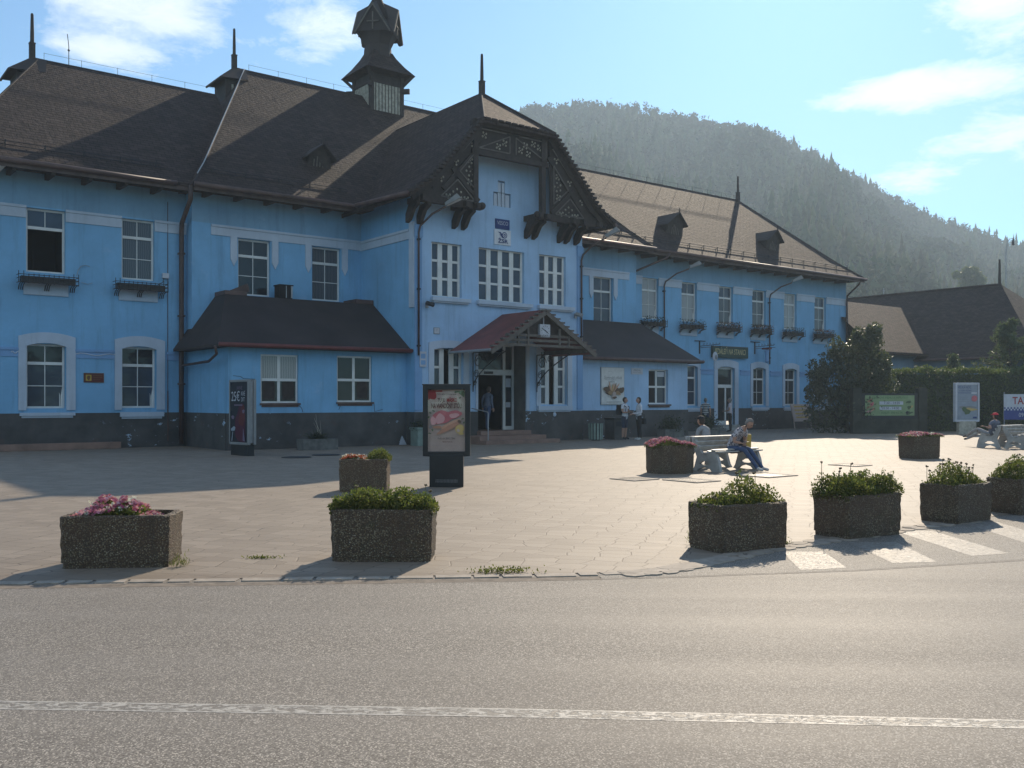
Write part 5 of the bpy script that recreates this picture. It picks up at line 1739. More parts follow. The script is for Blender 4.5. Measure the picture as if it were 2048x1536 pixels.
b.rect(-.33, .33, -.18, .18, 'sign_navy').text('VESCO', 0, .03, .21, 'sign_white', .82); b.build('printed_face', t)
t, b = board_thing('wall_plate', 'small pale square plate high on the bay left of the red porch', 'sign', 12.25, DC, 4.18, .26, .24, .02, 'ink_grey')
b.rect(-.11, .11, -.10, .10, 'sign_white').text('T', 0, 0, .12, 'ink_grey'); b.build('printed_face', t)
t, b = board_thing('wall_plate', 'tall narrow white house plate left of the bay\'s ground floor window', 'sign', 11.62, DC + .05, 3.12, .28, .55, .03, 'sign_white')
b.rect(-.10, .10, .02, .20, 'trim_blue').rect(-.10, .10, -.20, -.04, 'trim_blue'); b.build('printed_face', t)
t, b = board_thing('notice_plate', 'small white lettered plate on the annex between the bakery poster and the window', 'sign', 23.20, DX, 2.92, .72, .28, .02, 'sign_white')
b.rect(-.34, .34, -.12, .12, 'sign_white').text('PREDAJ', 0, .035, .105, 'ink_grey', 1.2).text('CESTOVNÝCH LÍSTKOV', 0, -.06, .05, 'ink_grey', .95); b.build('printed_face', t)
t, b = board_thing('wall_poster', 'tall cream wall poster showing baskets of bread on the annex right of the porch', 'poster', 21.68, DX, 2.25, 1.38, 1.62, .06, 'grey_metal')
b.rect(-.67, .67, -.79, .79, 'paper_white')
b.text('Slovenský chlieb', 0, .36, .19, 'ink_grey', .85, shear=.2).rect(-.5, .2, .255, .27, 'ink_grey').text('z pekárne', -.1, .19, .11, 'ink_grey', .9, shear=.2).text('• • •', -.2, .63, .12, 'ink_grey')
rr = random.Random(8)
for i in range(15):
    a = R(195 - i * 15); r0 = .10; r1 = rr.uniform(.40, .62)
    cx, cz = .0 + (r0 + r1) / 2 * math.cos(a), -.28 + (r0 + r1) / 2 * math.sin(a) * .62
    b.blob(cx, cz, (r1 - r0) / 2, rr.uniform(.035, .06), rr.choice(['bread', 'bread_dark', 'mustard', 'sausage_light']), rot=a * .85)
for cx, cz in ((-.45, -.12), (-.35, -.22), (.42, -.22), (.5, -.15), (-.2, -.3), (.22, -.3)): b.blob(cx, cz, .15, .09, rr.choice(['bread', 'bread_dark']))
b.blob(.02, -.40, .13, .15, 'paper_beige'); b.blob(.05, -.50, .12, .05, 'bread_dark'); b.rect(-.45, .45, -.70, -.68, 'ink_grey'); b.build('printed_face', t)

# eating-house sign and its bracket lamps
t, b = board_thing('shop_sign', 'long dark green sign reading JEDÁLEŇ NA STANICI above the side door', 'sign', 34.33, DA + .05, 4.27, 2.95, .62, .14, 'sign_green')
b.rect(-1.46, 1.46, -.30, .30, 'sign_green').text('JEDÁLEŇ NA STANICI', -.05, .0,   .42, 'gold_ink', .64, shear=.12, bold=.004); b.rect(-1.46, 1.46, .27, .30, 'wood_mid'); b.build('lettering', t)
def sign_arm(label, s, z, red=False):
    t = hung('sign_bracket', label, 'bracket', s, DA, z, 'iron brackets beside the eating house sign')
    mb = MB()
    mb.box(-.03, .03, -.05, -.002, -.38, .30); mb.tube([(-.42, -.06, .30), (.42, -.06, .30)], .022, 6); mb.tube([(0, -.06, .02), (.25, -.55, .06), (.45, -1.0, .10)], .018, 6)
    mb.tube([(.05, -.06, -.06), (.5, -1.05, -.02)], .014, 6)
    rr_ = random.Random(3)
    for i in range(6): mb.tube([(.1 + .07 * i, -.2 - .15 * i, .08), (.1 + .07 * i + .03, -.2 - .15 * i, .18 + .05 * rr_.random()), (.16 + .07 * i, -.25 - .15 * i, .10)], .012, 5)
    mb.build('arm', 'iron', t)
    if red:
        q = MB(); q.box(.18, .44, -.85, -.35, -.13, -.04); q.build('cap', 'gutter_red', t); q = MB(); q.lathe([(.05, 0), (.12, .1), (.10, .45), (.14, .7), (.05, .75)], (.30, -.62, -.9), 12); q.build('tankard', 'trim_blue', t)
    else:
        q = MB(); q.ball((.34, -.8, -.55), (.20, .06, .26), 14, 8); q.build('emblem', 'sign_white', t); q = MB(); q.ball((.34, -.865, -.58), (.09, .02, .13), 10, 6); q.build('emblem_figure', 'ink_grey', t)
    return t


sign_arm('iron bracket with pale oval emblem left of the green sign', 31.95, 4.50); sign_arm('iron bracket with red-capped tankard right of the green sign', 36.6, 4.62, True)


# cameras and a loudspeaker
def wall_gadget(label, s, d, z, kind):
    t = hung('security_camera', label, 'camera', s, d, z, 'cameras on the gabled bay')
    mb = MB(); mb.box(-.06, .06, -.04, -.002, -.10, .10); mb.tube([(0, -.04, 0), (0, -.16, -.02)], .025, 6); mb.build('mount', 'grey_metal', t)
    mb = MB(); mb.tube([(-.10, -.14, .07), (.06, -.38, -.02)], [.075, .085], 10); mb.build('housing', 'lamp_grey' if kind else 'iron', t)
    return t


wall_gadget('pair-eyed camera below the bay\'s left upper window sill', 11.82, DC + .002, 5.10, 0); wall_gadget('camera at the right end of the bay\'s right upper window sill', 19.02, DC + .05, 5.10, 1)
# clock in the porch gable
t = hung('station_clock', 'square white clock with black hands hanging in the porch gable', 'clock', 15.33, 7.0, 4.17)
mb = MB(); mb.box(-.24, .24, -.10, .10, -.24, .24); mb.box(-.02, .02, -.02, .02, .24, .55); mb.build('case', 'sign_white', t, bevel=.02)
mb = MB()
for q in range(12):
    a = q * math.pi / 6; mb.bar((.16 * math.sin(a), -.103, .16 * math.cos(a)), (.195 * math.sin(a), -.103, .195 * math.cos(a)), .015, .006, up=(0, 1, 0))
mb.bar((0.02, -.106, -.012), (-.17, -.106, .10), .028, .006, up=(0, 1, 0)); mb.bar((-.02, -.111, .02), (.11, -.111, -.07), .035, .006, up=(0, 1, 0)); mb.build('hands', 'ink_dark', t)
# loose cable loop by the open window
t = hung('loose_cable', 'thin grey cable curling loose on the wall beside the open upper window', 'cable', 1.0, DA)
mb = MB(); mb.tube([(-.05, -.05, 5.75), (.0, -.06, 5.95), (.08, -.06, 6.08), (.22, -.06, 6.13), (.36, -.06, 6.10)], .010, 5); mb.tube([(.1, -.05, 5.55), (.3, -.06, 5.50), (.45, -.06, 5.56)], .008, 5); mb.build('cable', 'grey_metal', t)
t = hung('junction_box', 'small white box on the left wing wall near the downpipe', 'junction box', 3.86, DA, 5.98)
mb = MB(); mb.box(-.11, .11, -.12, -.002, -.08, .10); mb.build('case', 'sign_white', t, bevel=.01); mb = MB(); mb.tube([(-.05, -.06, -.08), (-.09, -.06, -.22), (-.25, -.05, -.32)], .012, 5); mb.build('lead', 'iron', t)
t = hung('waste_paper', 'crumpled white paper on the ground against the annex plinth', 'paper', 10.95, 4.3, 0.26)
mb = MB(); mb.add([(-.15, .0, -.24), (.15, .02, -.23), (.04, .10, .10), (-.02, .08, .0), (.14, -.06, -.24)], [(0, 4, 3), (4, 1, 2), (4, 2, 3), (0, 3, 1)]); mb.build('sheet', 'cloth_paper', t)

# ------------------------------------------------------------------ concrete planters
def planter(label, x, y, rz, lx=1.0, ly=.52, h=.50, cut=.035, hexa=0.0, group='pebble concrete planters around the square', origin='c', lean=.02):
    t = thing('planter', label, 'planter', (x, y, 0), rz, group)
    a, b = lx / 2, ly / 2
    def ring(k, z, c=cut):
        aa, bb = a * k, b * k
        if hexa: return [(-aa + hexa, -bb, z), (aa - hexa, -bb, z), (aa, -bb + hexa, z), (aa, bb - hexa, z), (aa - hexa, bb, z), (-aa + hexa, bb, z), (-aa, bb - hexa, z), (-aa, -bb + hexa, z)]
        return [(-aa + c, -bb, z), (aa - c, -bb, z), (aa, -bb + c, z), (aa, bb - c, z), (aa - c, bb, z), (-aa + c, bb, z), (-aa, bb - c, z), (-aa, -bb + c, z)]
    k0 = 1 - lean
    w = .06
    def inner(z, m):
        q = ring(1.0, z); return [(p[0] * (a - m) / a, p[1] * (b - m) / b, z) for p in q]
    rings = [ring(k0 - .02, .0), ring(k0 - .02, .045), ring(k0, .05), ring(1.0, h - .012), inner(h, .012), inner(h, w), inner(h - .10, w)]
    mb = MB(); n = 8
    V = [p for rg in rings for p in rg]; F = []
    for i in range(len(rings) - 1):
        for j in range(n):
            F.append((i * n + j, i * n + (j + 1) % n, (i + 1) * n + (j + 1) % n, (i + 1) * n + j))
    F.append(tuple(reversed(range(n)))); mb.add(V, F)
    tub = mb.build('tub', 'aggregate', t, uv=False)
    # chipped, weathered edges
    me = tub.data
    bm = bmesh.new(); bm.from_mesh(me)
    bmesh.ops.subdivide_edges(bm, edges=[e for e in bm.edges if e.calc_length() > .2], cuts=9, use_grid_fill=True)
    rr_ = random.Random(int(abs(x * 100) + abs(y * 10)))
    for v in bm.verts:
        edge = v.co.z > h - .03 or abs(abs(v.co.x) - a) < .05 and abs(abs(v.co.y) - b) < .06
        m = .007 if edge else .0025
        v.co += Vector((rr_.uniform(-m, m), rr_.uniform(-m, m), rr_.uniform(-m, m) if v.co.z > .06 else 0))
        if edge and rr_.random() < .05: v.co *= .985
    bm.to_mesh(me); bm.free()
    s = MB(); s.add([(p[0], p[1], h - .07) for p in inner(0, w - .004)], [tuple(range(8))]); s.build('soil', 'soil', t, uv=False)
    return t


def clump_bed(name, label, cat, x, y, z, rz, lx, ly, specs, group=None):
    """plants growing in a planter: specs = list of (part, material, count, size, spread fn)"""
    t = thing(name, label, cat, (x, y, z), rz, group)
    for pn, mat, n, size, fn, kw in specs: leaf_cloud(pn, mat, n, fn, size, t, **kw)
    return t


def heights(lx, ly, hmax, seed, base=.3, prof=None):
    """an uneven mound: returns a sampler and its top height"""
    r0 = np.random.default_rng(seed)
    cs = [(r0.uniform(-lx / 2, lx / 2), r0.uniform(-ly / 2, ly / 2), r0.uniform(.12, .24), r0.uniform(.55, 1.0)) for _ in range(int(9 * lx) + 3)]
    def top(x, y):
        v = base
        for a, b, s, k in cs: v = max(v, k * math.exp(-((x - a) ** 2 + (y - b) ** 2) / (2 * s * s)))
        e = max(0.0, 1 - (abs(x) / (lx / 2)) ** 2.6) * .62 + .38
        p = prof(x / (lx / 2)) if prof else 1.0
        return hmax * v * e * p
    def samp(r, lo=.0, hi=1.0):
        x = r.uniform(-lx / 2, lx / 2); y = r.uniform(-ly / 2, ly / 2)
        return (x * (1 + .05 * r.random()), y, top(x, y) * (lo + (hi - lo) * r.random() ** .6))
    return samp, top


def stems(name, mat, lx, ly, n, h, parent, head=None, seed=1, prof=None):
    r = random.Random(seed)
    for i in range(n):
        mb = MB(); hd = MB()
        x = r.uniform(-lx / 2, lx / 2); y = r.uniform(-ly / 2, ly / 2); k = h * r.uniform(.55, 1.0) * (prof(x / (lx / 2)) if prof else 1)
        q = (x + r.uniform(-.05, .05), y + r.uniform(-.04, .04), k)
        mb.tube([(x, y, 0), ((x + q[0]) / 2 + r.uniform(-.01, .01), (y + q[1]) / 2, k * .55), q], [.005, .004, .003], 4)
        if head:
            for j in range(5): hd.ball((q[0] + r.uniform(-.016, .016), q[1] + r.uniform(-.016, .016), q[2] + r.uniform(-.006, .01)), r.uniform(.007, .013), 5, 4)
        st_ = mb.build(name, mat, parent, uv=False)
        if head: hd.build('seed_head', head, st_, uv=False)


def sedum(label, x, y, z, rz, lx, ly, h, seed, tall=0, prof=None, dens=1.0):
    t = thing('stonecrop_plants', label, 'plants', (x, y, z), rz, 'green plants filling the planters')
    s, top = heights(lx, ly, h, seed, .25, prof)
    r = np.random.default_rng(seed)
    n = int(4300 * dens * lx)
    P = np.array([s(r, .05, 1.0) for _ in range(n)])
    leaf_points('foliage', 'leaf_sedum', P, .027, t, aspect=.7, r=r, nrm=(0, 0, .55))
    # rosettes on short stems standing above the mound
    Q = []
    for _ in range(int(70 * lx * dens)):
        c = s(r, .9, 1.15)
        for _ in range(9): Q.append((c[0] + r.normal() * .014, c[1] + r.normal() * .014, c[2] + r.normal() * .012 + .01))
    leaf_points('shoot_foliage', 'leaf_green', np.array(Q), .022, t, aspect=.8, r=r, nrm=(0, 0, .8))
    if tall: stems('stem', 'leaf_sedum', lx * .95, ly * .8, tall, h * 1.12, t, 'petal_brown', seed, prof)
    return t


def petunias(label, x, y, z, rz, lx, ly, h, seed, red=False, prof=None, dens=1.0, white=True):
    t = thing('petunias' if not red else 'begonias', label, 'flowers', (x, y, z), rz, 'flowers filling the planters')
    s, top = heights(lx, ly, h, seed, .45, prof)
    r = np.random.default_rng(seed)
    P = np.array([s(r, .0, .95) for _ in range(int(1600 * lx * dens))])
    leaf_points('foliage', 'leaf_green', P, .035, t, aspect=.6, r=r)
    # each flower a shallow five-pointed funnel
    n = int(720 * lx * dens); V = []; F = []
    for _ in range(n):
        c = np.array(s(r, .75, 1.08)); up = r.normal(size=3) * .55 + np.array((0, -.45, .8)); up /= np.linalg.norm(up)
        a = np.cross(up, (1, .2, .1)); a /= np.linalg.norm(a); b = np.cross(up, a); R_ = r.uniform(.015, .026)
        o = len(V); V.append(c)
        for k in range(8):
            g = 2 * math.pi * k / 8; rr_ = R_ * (1.0 if k % 2 == 0 else .8)
            V.append(c + (a * math.cos(g) + b * math.sin(g)) * rr_ + up * R_ * .45)
        for k in range(8): F.append((o, o + 1 + k, o + 1 + (k + 1) % 8))
    fast_mesh('blossoms', V, F, 'petal_red' if red else 'petal_pink', parent=t)
    if white:
        Q = [s(r, .8, 1.1) for _ in range(int(28 * dens))]
        leaf_points('pale_blossoms', 'petal_white', np.array([q for q in Q for _ in range(4)]) + r.normal(size=(len(Q) * 4, 3)) * .012, .03, t, aspect=1.0, r=r, nrm=(0, -.4, .6))
    return t


def fr(x): return (x - 1024) / 1900
# front row along the road
planter('pebble concrete planter with pink petunias, alone at the road edge below the ad pillar', -3.83, 9.36, R(5), 1.02, .56, .50)
petunias('pink petunias heaped in the road edge planter below the ad pillar', -3.90, 9.36, .42, R(5), .78, .44, .26, 11, prof=lambda u: 1.0 if u < .7 else .55)
planter('pebble concrete planter with thick green stonecrop, before the meat advert and nearest to it', -1.30, 9.72, R(-1), 1.02, .58, .52, .05)
sedum('thick dark green stonecrop mound in the planter before the meat advert', -1.30, 9.72, .44, R(-1), 1.02, .54, .35, 21, tall=5, dens=1.7)
planter('pebble concrete planter with a worn dipped rim beside the first zebra stripe', 2.47, 10.40, R(29),   .96, .58, .50)
sedum('loose green plants leaning to the right in the dipped-rim planter', 2.47, 10.40, .43, R(29), .94, .48, .36, 33, tall=7, prof=lambda u: .55 + .45 * (u > -.1), dens=.9)
planter('pebble concrete planter with tallest bushy plants, second from the zebra\'s left end', 4.15, 11.42, R(31), .98, .54, .50)
sedum('tall bushy plants with long seed stalks in the middle planter of the zebra crossing', 4.15, 11.42, .43, R(31), 1.02, .54, .40, 44, tall=6, dens=1.8)
planter('pebble concrete planter with airy dry flower stalks, third along the zebra crossing', 5.98, 12.80, R(36), .92, .54, .50)
sedum('airy plants full of dry flower stalks in the third planter of the zebra crossing', 5.98, 12.80, .43, R(36), .88, .46, .34, 55, tall=20, dens=.8)
planter('pebble concrete planter cut off by the photo\'s right edge, last along the zebra', 7.42, 13.78, R(30), 1.0, .54, .50)
sedum('green plants in the planter cut off by the right edge of the photo', 7.42, 13.78, .43, R(30), .96, .48, .38, 66, tall=8)
# back in the square
planter('square upright pebble planter with red begonias left of the meat advert', -2.62, 16.95, R(2), .84, .7, .58, .03)
petunias('red begonias in the upright planter left of the meat advert', -2.80, 16.9, .53, R(2), .46, .5, .14, 71, red=True, dens=1.3, white=True)
sedum('bright green leafy plants beside the red begonias in the upright planter', -2.38, 16.95, .52, R(2), .42, .52, .28, 72, dens=1.2)
planter('grey eight-sided planter full of pink petunias next to the bench with the seated woman', 3.52, 21.2, R(8), 1.0, .86, .62, hexa=.24)
petunias('dense pink petunias beside the bench with the seated woman', 3.52, 21.15, .56, R(8), .98, .78, .26, 81, dens=1.7, white=False)
planter('grey eight-sided planter with pink petunias standing alone before the green timetable board', 11.4, 26.6, R(20), .92, .80, .64, hexa=.10)
petunias('flat pink petunias with a white tuft in the planter standing alone before the green board', 11.4, 26.55, .60, R(20), .98, .80, .16, 91, dens=1.4)
planter('grey planter with pink petunias at the far bench, cut by the right edge', 17.2, 30.5, R(30), 1.0, .86, .62, hexa=.24)
petunias('pink petunias at the right edge of the photo beside the far bench', 17.2, 30.5, .56, R(30), .98, .80, .26, 95, dens=1.5, white=False)

# ------------------------------------------------------------------ advert panels
t = thing('advert_panel', 'black framed street advert for ham and sausages standing on a black plinth', 'advert', (-1.22, 17.75, 0), R(1.5))
mb = MB(); mb.box(-.315, .315, -.13, .13, 0, .60); mb.build('plinth', 'black', t, bevel=.012)
b = Board(); b.y = -.131
for z in (.135, .105): 
    for i in range(16): b.rect(-.20 + i * .026, -.20 + i * .026 + .016, z - .008, z + .008, 'ink_grey')
b.build('maker_lettering', t)
mb = MB(); w, h0, h1 = .44, .575, 1.895
mb.box(-w, -w + .095, -.11, .11, h0, h1); mb.box(w - .095, w, -.11, .11, h0, h1); mb.box(-w + .095, w - .095, -.11, .11, h0, h0 + .085); mb.box(-w + .095, w - .095, -.11, .11, h1 - .085, h1); mb.box(-w + .095, w - .095, -.04, .09, h0 + .08, h1 - .08)
mb.box(-w - .012, w + .012, -.12, .12, h1, h1 + .02)
mb.build('frame', 'black', t, bevel=.008)
b = Board(); b.y = -.045; cx = 0; zc = (h0 + h1) / 2
b.rect(-.345, .345, h0 + .085, h1 - .085, 'paper_beige')
b.blob(-.31, 1.72, .10, .12, 'ink_red', wob=.2); b.rect(-.345, -.08, 1.77, 1.80, 'ink_red'); b.blob(.29, 1.74, .08, .035, 'herb', rot=-.7, wob=.3); b.blob(.20, 1.77, .05, .02, 'herb', wob=.3)
b.text('TESCAMA | mäsiarstvo', 0, 1.725, .038, 'ink_dark', 1.0)
b.text('TU JE', -.10, 1.615, .10, 'ink_maroon', .58, bold=.003).text('MÄSKO', .10, 1.615, .10, 'ink_red', .58, bold=.003)
b.text('NA VIANOČNÝ STÔL!', 0, 1.505, .125, 'ink_maroon', .46, bold=.003)
b.blob(-.09, 1.295, .175, .135, 'ham_pink', rot=.3, wob=.10, seed=2).blob(-.12, 1.27, .08, .10, 'ham_light', rot=.3); b.blob(.13, 1.345, .145, .080, 'ham_pink', rot=.1, wob=.1, seed=4).blob(.14, 1.33, .09, .045, 'ham_light')
b.blob(-.245, 1.23, .05, .09, 'ham_light'); b.blob(-.17, 1.115, .075, .028, 'sausage', rot=.05).blob(-.30, 1.115, .03, .025, 'ink_grey')
b.blob(.07, 1.17, .20, .038, 'sausage_light', rot=.48, wob=.04).blob(.05, 1.105, .25, .043, 'sausage', rot=.48, wob=.04).blob(.24, 1.215, .035, .03, 'bread_dark')
b.blob(.245, 1.08, .085, .085, 'mustard', wob=.05); b.blob(.22, 1.05, .03, .03, 'paper_beige'); b.blob(.27, 1.00, .05, .03, 'mustard')
for x, z in ((-.24, 1.415), (.30, 1.27), (-.33, 1.30), (.25, 1.66), (-.26, 1.06), (-.31, 1.0), (.325, 1.2), (-.30, 1.38)): b.blob(x, z, .02, .016, 'herb', wob=.3)
b.text('Podbanská 3860/3, Žilina', 0, .905, .052, 'ink_dark', .62).text('fattasmeso.sk', .02, .845, .045, 'ink_maroon', .75); b.rect(-.26, .22, .765, .77, 'ink_grey')
b.build('poster', t)
g = MB(); g.box(-.35, .35, -.098, -.094, h0 + .08, h1 - .08)
MAT['clear_glass'] = bpy.data.materials.new('clear_glass'); MAT['clear_glass'].use_nodes = True
_t = NT(MAT['clear_glass'].node_tree); _t.n.remove(_t.n['Principled BSDF'])
_a = _t.new('ShaderNodeBsdfTransparent'); _b = _t.new('ShaderNodeBsdfGlossy'); _b.inputs['Roughness'].default_value = .03; _m = _t.new('ShaderNodeMixShader'); _m.inputs[0].default_value = .05
_t.l.new(_a.outputs[0], _m.inputs[1]); _t.l.new(_b.outputs[0], _m.inputs[2]); _t.l.new(_m.outputs[0], _t.n['Material Output'].inputs[0])
g.build('glass', 'clear_glass', t)

t = thing('advert_pillar', 'slim silver advert pillar with a dark event poster at the annex\'s left corner', 'advert', (-7.93, 27.95, 0), R(-46))
mb = MB(); mb.box(-.50, .50, -.11, .11, 0, .36); mb.build('plinth', 'black', t, bevel=.01)
mb = MB(); w, h0, h1 = .58, .33, 2.22
for y0, y1 in ((-.13, -.05), (.05, .13)):
    mb.box(-w, -w + .06, y0, y1, h0, h1); mb.box(w - .06, w, y0, y1, h0, h1); mb.box(-w + .06, w - .06, y0, y1, h0, h0 + .06); mb.box(-w + .06, w - .06, y0, y1, h1 - .06, h1)
mb.build('frame', 'lamp_grey', t, bevel=.012)
mb = MB(); mb.box(-w + .05, w - .05, -.11, .11, h0 + .05, h1 - .05); mb.build('case', 'grey_metal', t)
b = Board(); b.y = -.112
b.rect(-.52, .52, h0 + .06, h1 - .06, 'night'); b.blob(.1, .9, .38, .48, 'wine', wob=.2).blob(.2, 1.15, .18, .3, 'ink_maroon', wob=.2).blob(.28, 1.3, .08, .05, 'glow_lilac')
b.text('JARNÉ', .05, 1.98, .15, 'glow_lilac', .8).text('25€', -.18, 1.72, .40, 'sign_white', .8).text('KRÉ', .27, 1.81, .17, 'sign_white', .8).text('DIT', .27, 1.64, .17, 'sign_white', .8).rect(-.25, .25, 1.46, 1.50, 'glow_lilac')
b.blob(-.3, .78, .12, .07, 'poster_blue', rot=.4, wob=.2); b.blob(-.32, 1.12, .1, .05, 'glow_lilac'); b.poly([(-.40, .42), (-.36, .42), (-.30, .7), (-.33, .7)], 'poster_blue'); b.poly([(.28, .45), (.42, .42), (.32, .8), (.30, .8)], 'glow_lilac')
b.build('poster', t)

t = thing('poster_case', 'white framed display case with grey-blue poster standing before the hedge', 'display case', (22.0, 46.0, 0), R(14))
mb = MB(); mb.box(-.48, .48, -.10, .10, 0, .62); mb.build('plinth', 'wood_pale', t, bevel=.01)
mb = MB(); w, h0, h1 = .68, .60, 2.48
mb.box(-w, -w + .09, -.09, .09, h0, h1); mb.box(w - .09, w, -.09, .09, h0, h1); mb.box(-w + .09, w - .09, -.09, .09, h0, h0 + .09); mb.box(-w + .09, w - .09, -.09, .09, h1 - .09, h1); mb.box(-w + .08, w - .08, -.05, .08, h0 + .08, h1 - .08); mb.build('frame', 'sign_white', t, bevel=.012)
b = Board(); b.y = -.052
b.rect(-.58, .58, h0 + .1, h1 - .1, 'poster_blue').text('VEĽKÁ NOC', -.15, 2.26, .17, 'sign_navy', .8).text('V KRUHU RODINY', -.1, 2.10, .11, 'sign_navy', .75).rect(-.5, .3, 1.98, 2.0, 'taxi_navy').rect(-.5, .1, 1.78, 1.79, 'ink_grey').rect(-.5, .15, 1.68, 1.69, 'ink_grey').rect(-.5, .1, 1.58, 1.59, 'ink_grey')
b.rect(.22, .55, 1.95, 2.02, 'sign_white'); b.blob(.40, 1.72, .17, .15, 'ham_pink', wob=.02)
b.blob(.06, 1.28, .42, .10, 'ink_grey', wob=.2).blob(-.05, 1.12, .18, .22, 'herb', wob=.35).blob(.25, 1.2, .3, .06, 'mustard', wob=.3).poly([(-.5, .74), (.55, .74), (.55, 1.05), (.1, .98), (-.5, .86)], 'poster_blue').rect(.30, .52, .76, .84, 'sign_navy')
b.build('poster', t)

t = thing('notice_board', 'wide green notice board with opening hours in a dark walled frame before the hedge', 'notice board', (18.6, 46.9, 0), R(8))
mb = MB(); mb.box(-1.95, -1.5, -.16, .18, 0, 2.25); mb.box(1.5, 1.95, -.16, .18, 0, 2.25); mb.box(-1.5, 1.5, -.14, .16, 0, .72); mb.build('frame_wall', 'mossy_wall', t, bevel=.02)
mb = MB(); mb.box(-1.5, 1.5, -.10, .12, .72, 1.98); mb.build('panel', 'black', t)
b = Board(); b.y = -.101
b.rect(-1.30, 1.30, .88, 1.88, 'poster_green').text('OBEDOVÉ MENU A MINÚTKY', 0, 1.76, .15, 'poster_green_dark', .95)
b.rect(-.55, .70, 1.42, 1.58, 'sign_white').text('7:30 - 14:30', .1, 1.50, .17, 'ink_dark', 1.05).rect(-.5, .6, 1.34, 1.36, 'poster_green_dark').rect(-.55, .60, 1.16, 1.32, 'sign_white').text('10:30 - 14:00', .02, 1.24, .17, 'ink_dark', 1.0).text('JEDÁLEŇ · 0905 612 345', .1, 1.02, .14, 'poster_green_dark', .8)
for x, z, m in ((-1.05, 1.62, 'sausage'), (-.95, 1.45, 'ham_pink'), (-1.1, 1.3, 'bread'), (-.92, 1.18, 'sausage_light'), (-1.12, 1.08, 'ham_light'), (.98, 1.55, 'herb'), (1.06, 1.28, 'mustard'), (1.0, 1.28, 'herb'), (.92, 1.02, 'ink_dark'), (1.03, 1.0, 'herb')): b.blob(x, z, .13, .065, m, rot=.4, wob=.25)
b.build('printed_face', t)

t = thing('taxi_banner', 'white and dark blue taxi banner with checkered stripe on posts, cut by the right edge', 'banner', (26.6, 48.6, 0), R(8))
mb = MB()
for x in (-1.55, 1.55): mb.tube([(x, 0, 0), (x, 0, 2.05)], .03, 6)
mb.build('post', 'grey_metal', t)
mb = MB(); mb.box(-1.6, 1.6, -.05, -.03, .65, 1.95); mb.build('panel', 'sign_white', t)
b = Board(); b.y = -.051
b.rect(-1.6, 1.6, 1.28, 1.95, 'sign_white').text('TAXI-KĽUČ', .12, 1.60, .52, 'ink_red', .92, bold=.01).rect(-1.6, 1.6, .65, 1.28, 'taxi_navy')
for i in range(14):
    for k in range(2): b.mb.add([(-1.6 + .09 * i, b.y - .003, 1.12 + .08 * ((i + k) % 2)), (-1.6 + .09 * (i + 1), b.y - .003, 1.12 + .08 * ((i + k) % 2)), (-1.6 + .09 * (i + 1), b.y - .003, 1.20 + .08 * ((i + k) % 2)), (-1.6 + .09 * i, b.y - .003, 1.20 + .08 * ((i + k) % 2))], [(0, 1, 2, 3)], b.mi('sign_white')) if k == 0 else None
b.y -= .004; b.text('0915 764 225', .0, .88, .30, 'sign_white', .95); b.build('printed_face', t)

# a-board by the bush
p = W(38.9, 1.3)
t = thing('menu_board', 'pale menu board leaning on the wall beside the big bush', 'menu board', (p.x, p.y, 0), TH)
mb = MB(); mb.add([(-.85, -.32, .45), (.85, -.32, .45), (.85, -.05, 1.42), (-.85, -.05, 1.42), (-.85, -.27, .45), (.85, -.27, .45), (.85, .0, 1.42), (-.85, .0, 1.42)], [(0, 1, 2, 3), (7, 6, 5, 4), (0, 4, 5, 1), (1, 5, 6, 2), (2, 6, 7, 3), (3, 7, 4, 0)])
for x in (-.78, .78): mb.bar((x, -.30, .0), (x, -.10, 1.3), .05, .04)
mb.build('panel', 'paper_beige', t); mb = MB()
for z in (1.25, 1.05, .85, .65):
    y = -.325 + (z - .45) * .27 / .97 * 1.0
    mb.add([(-.6, y, z), (.55, y, z), (.55, y + .02, z + .07), (-.6, y + .02, z + .07)], [(0, 1, 2, 3)])
mb.build('menu_lines', 'ochre', t, uv=False)

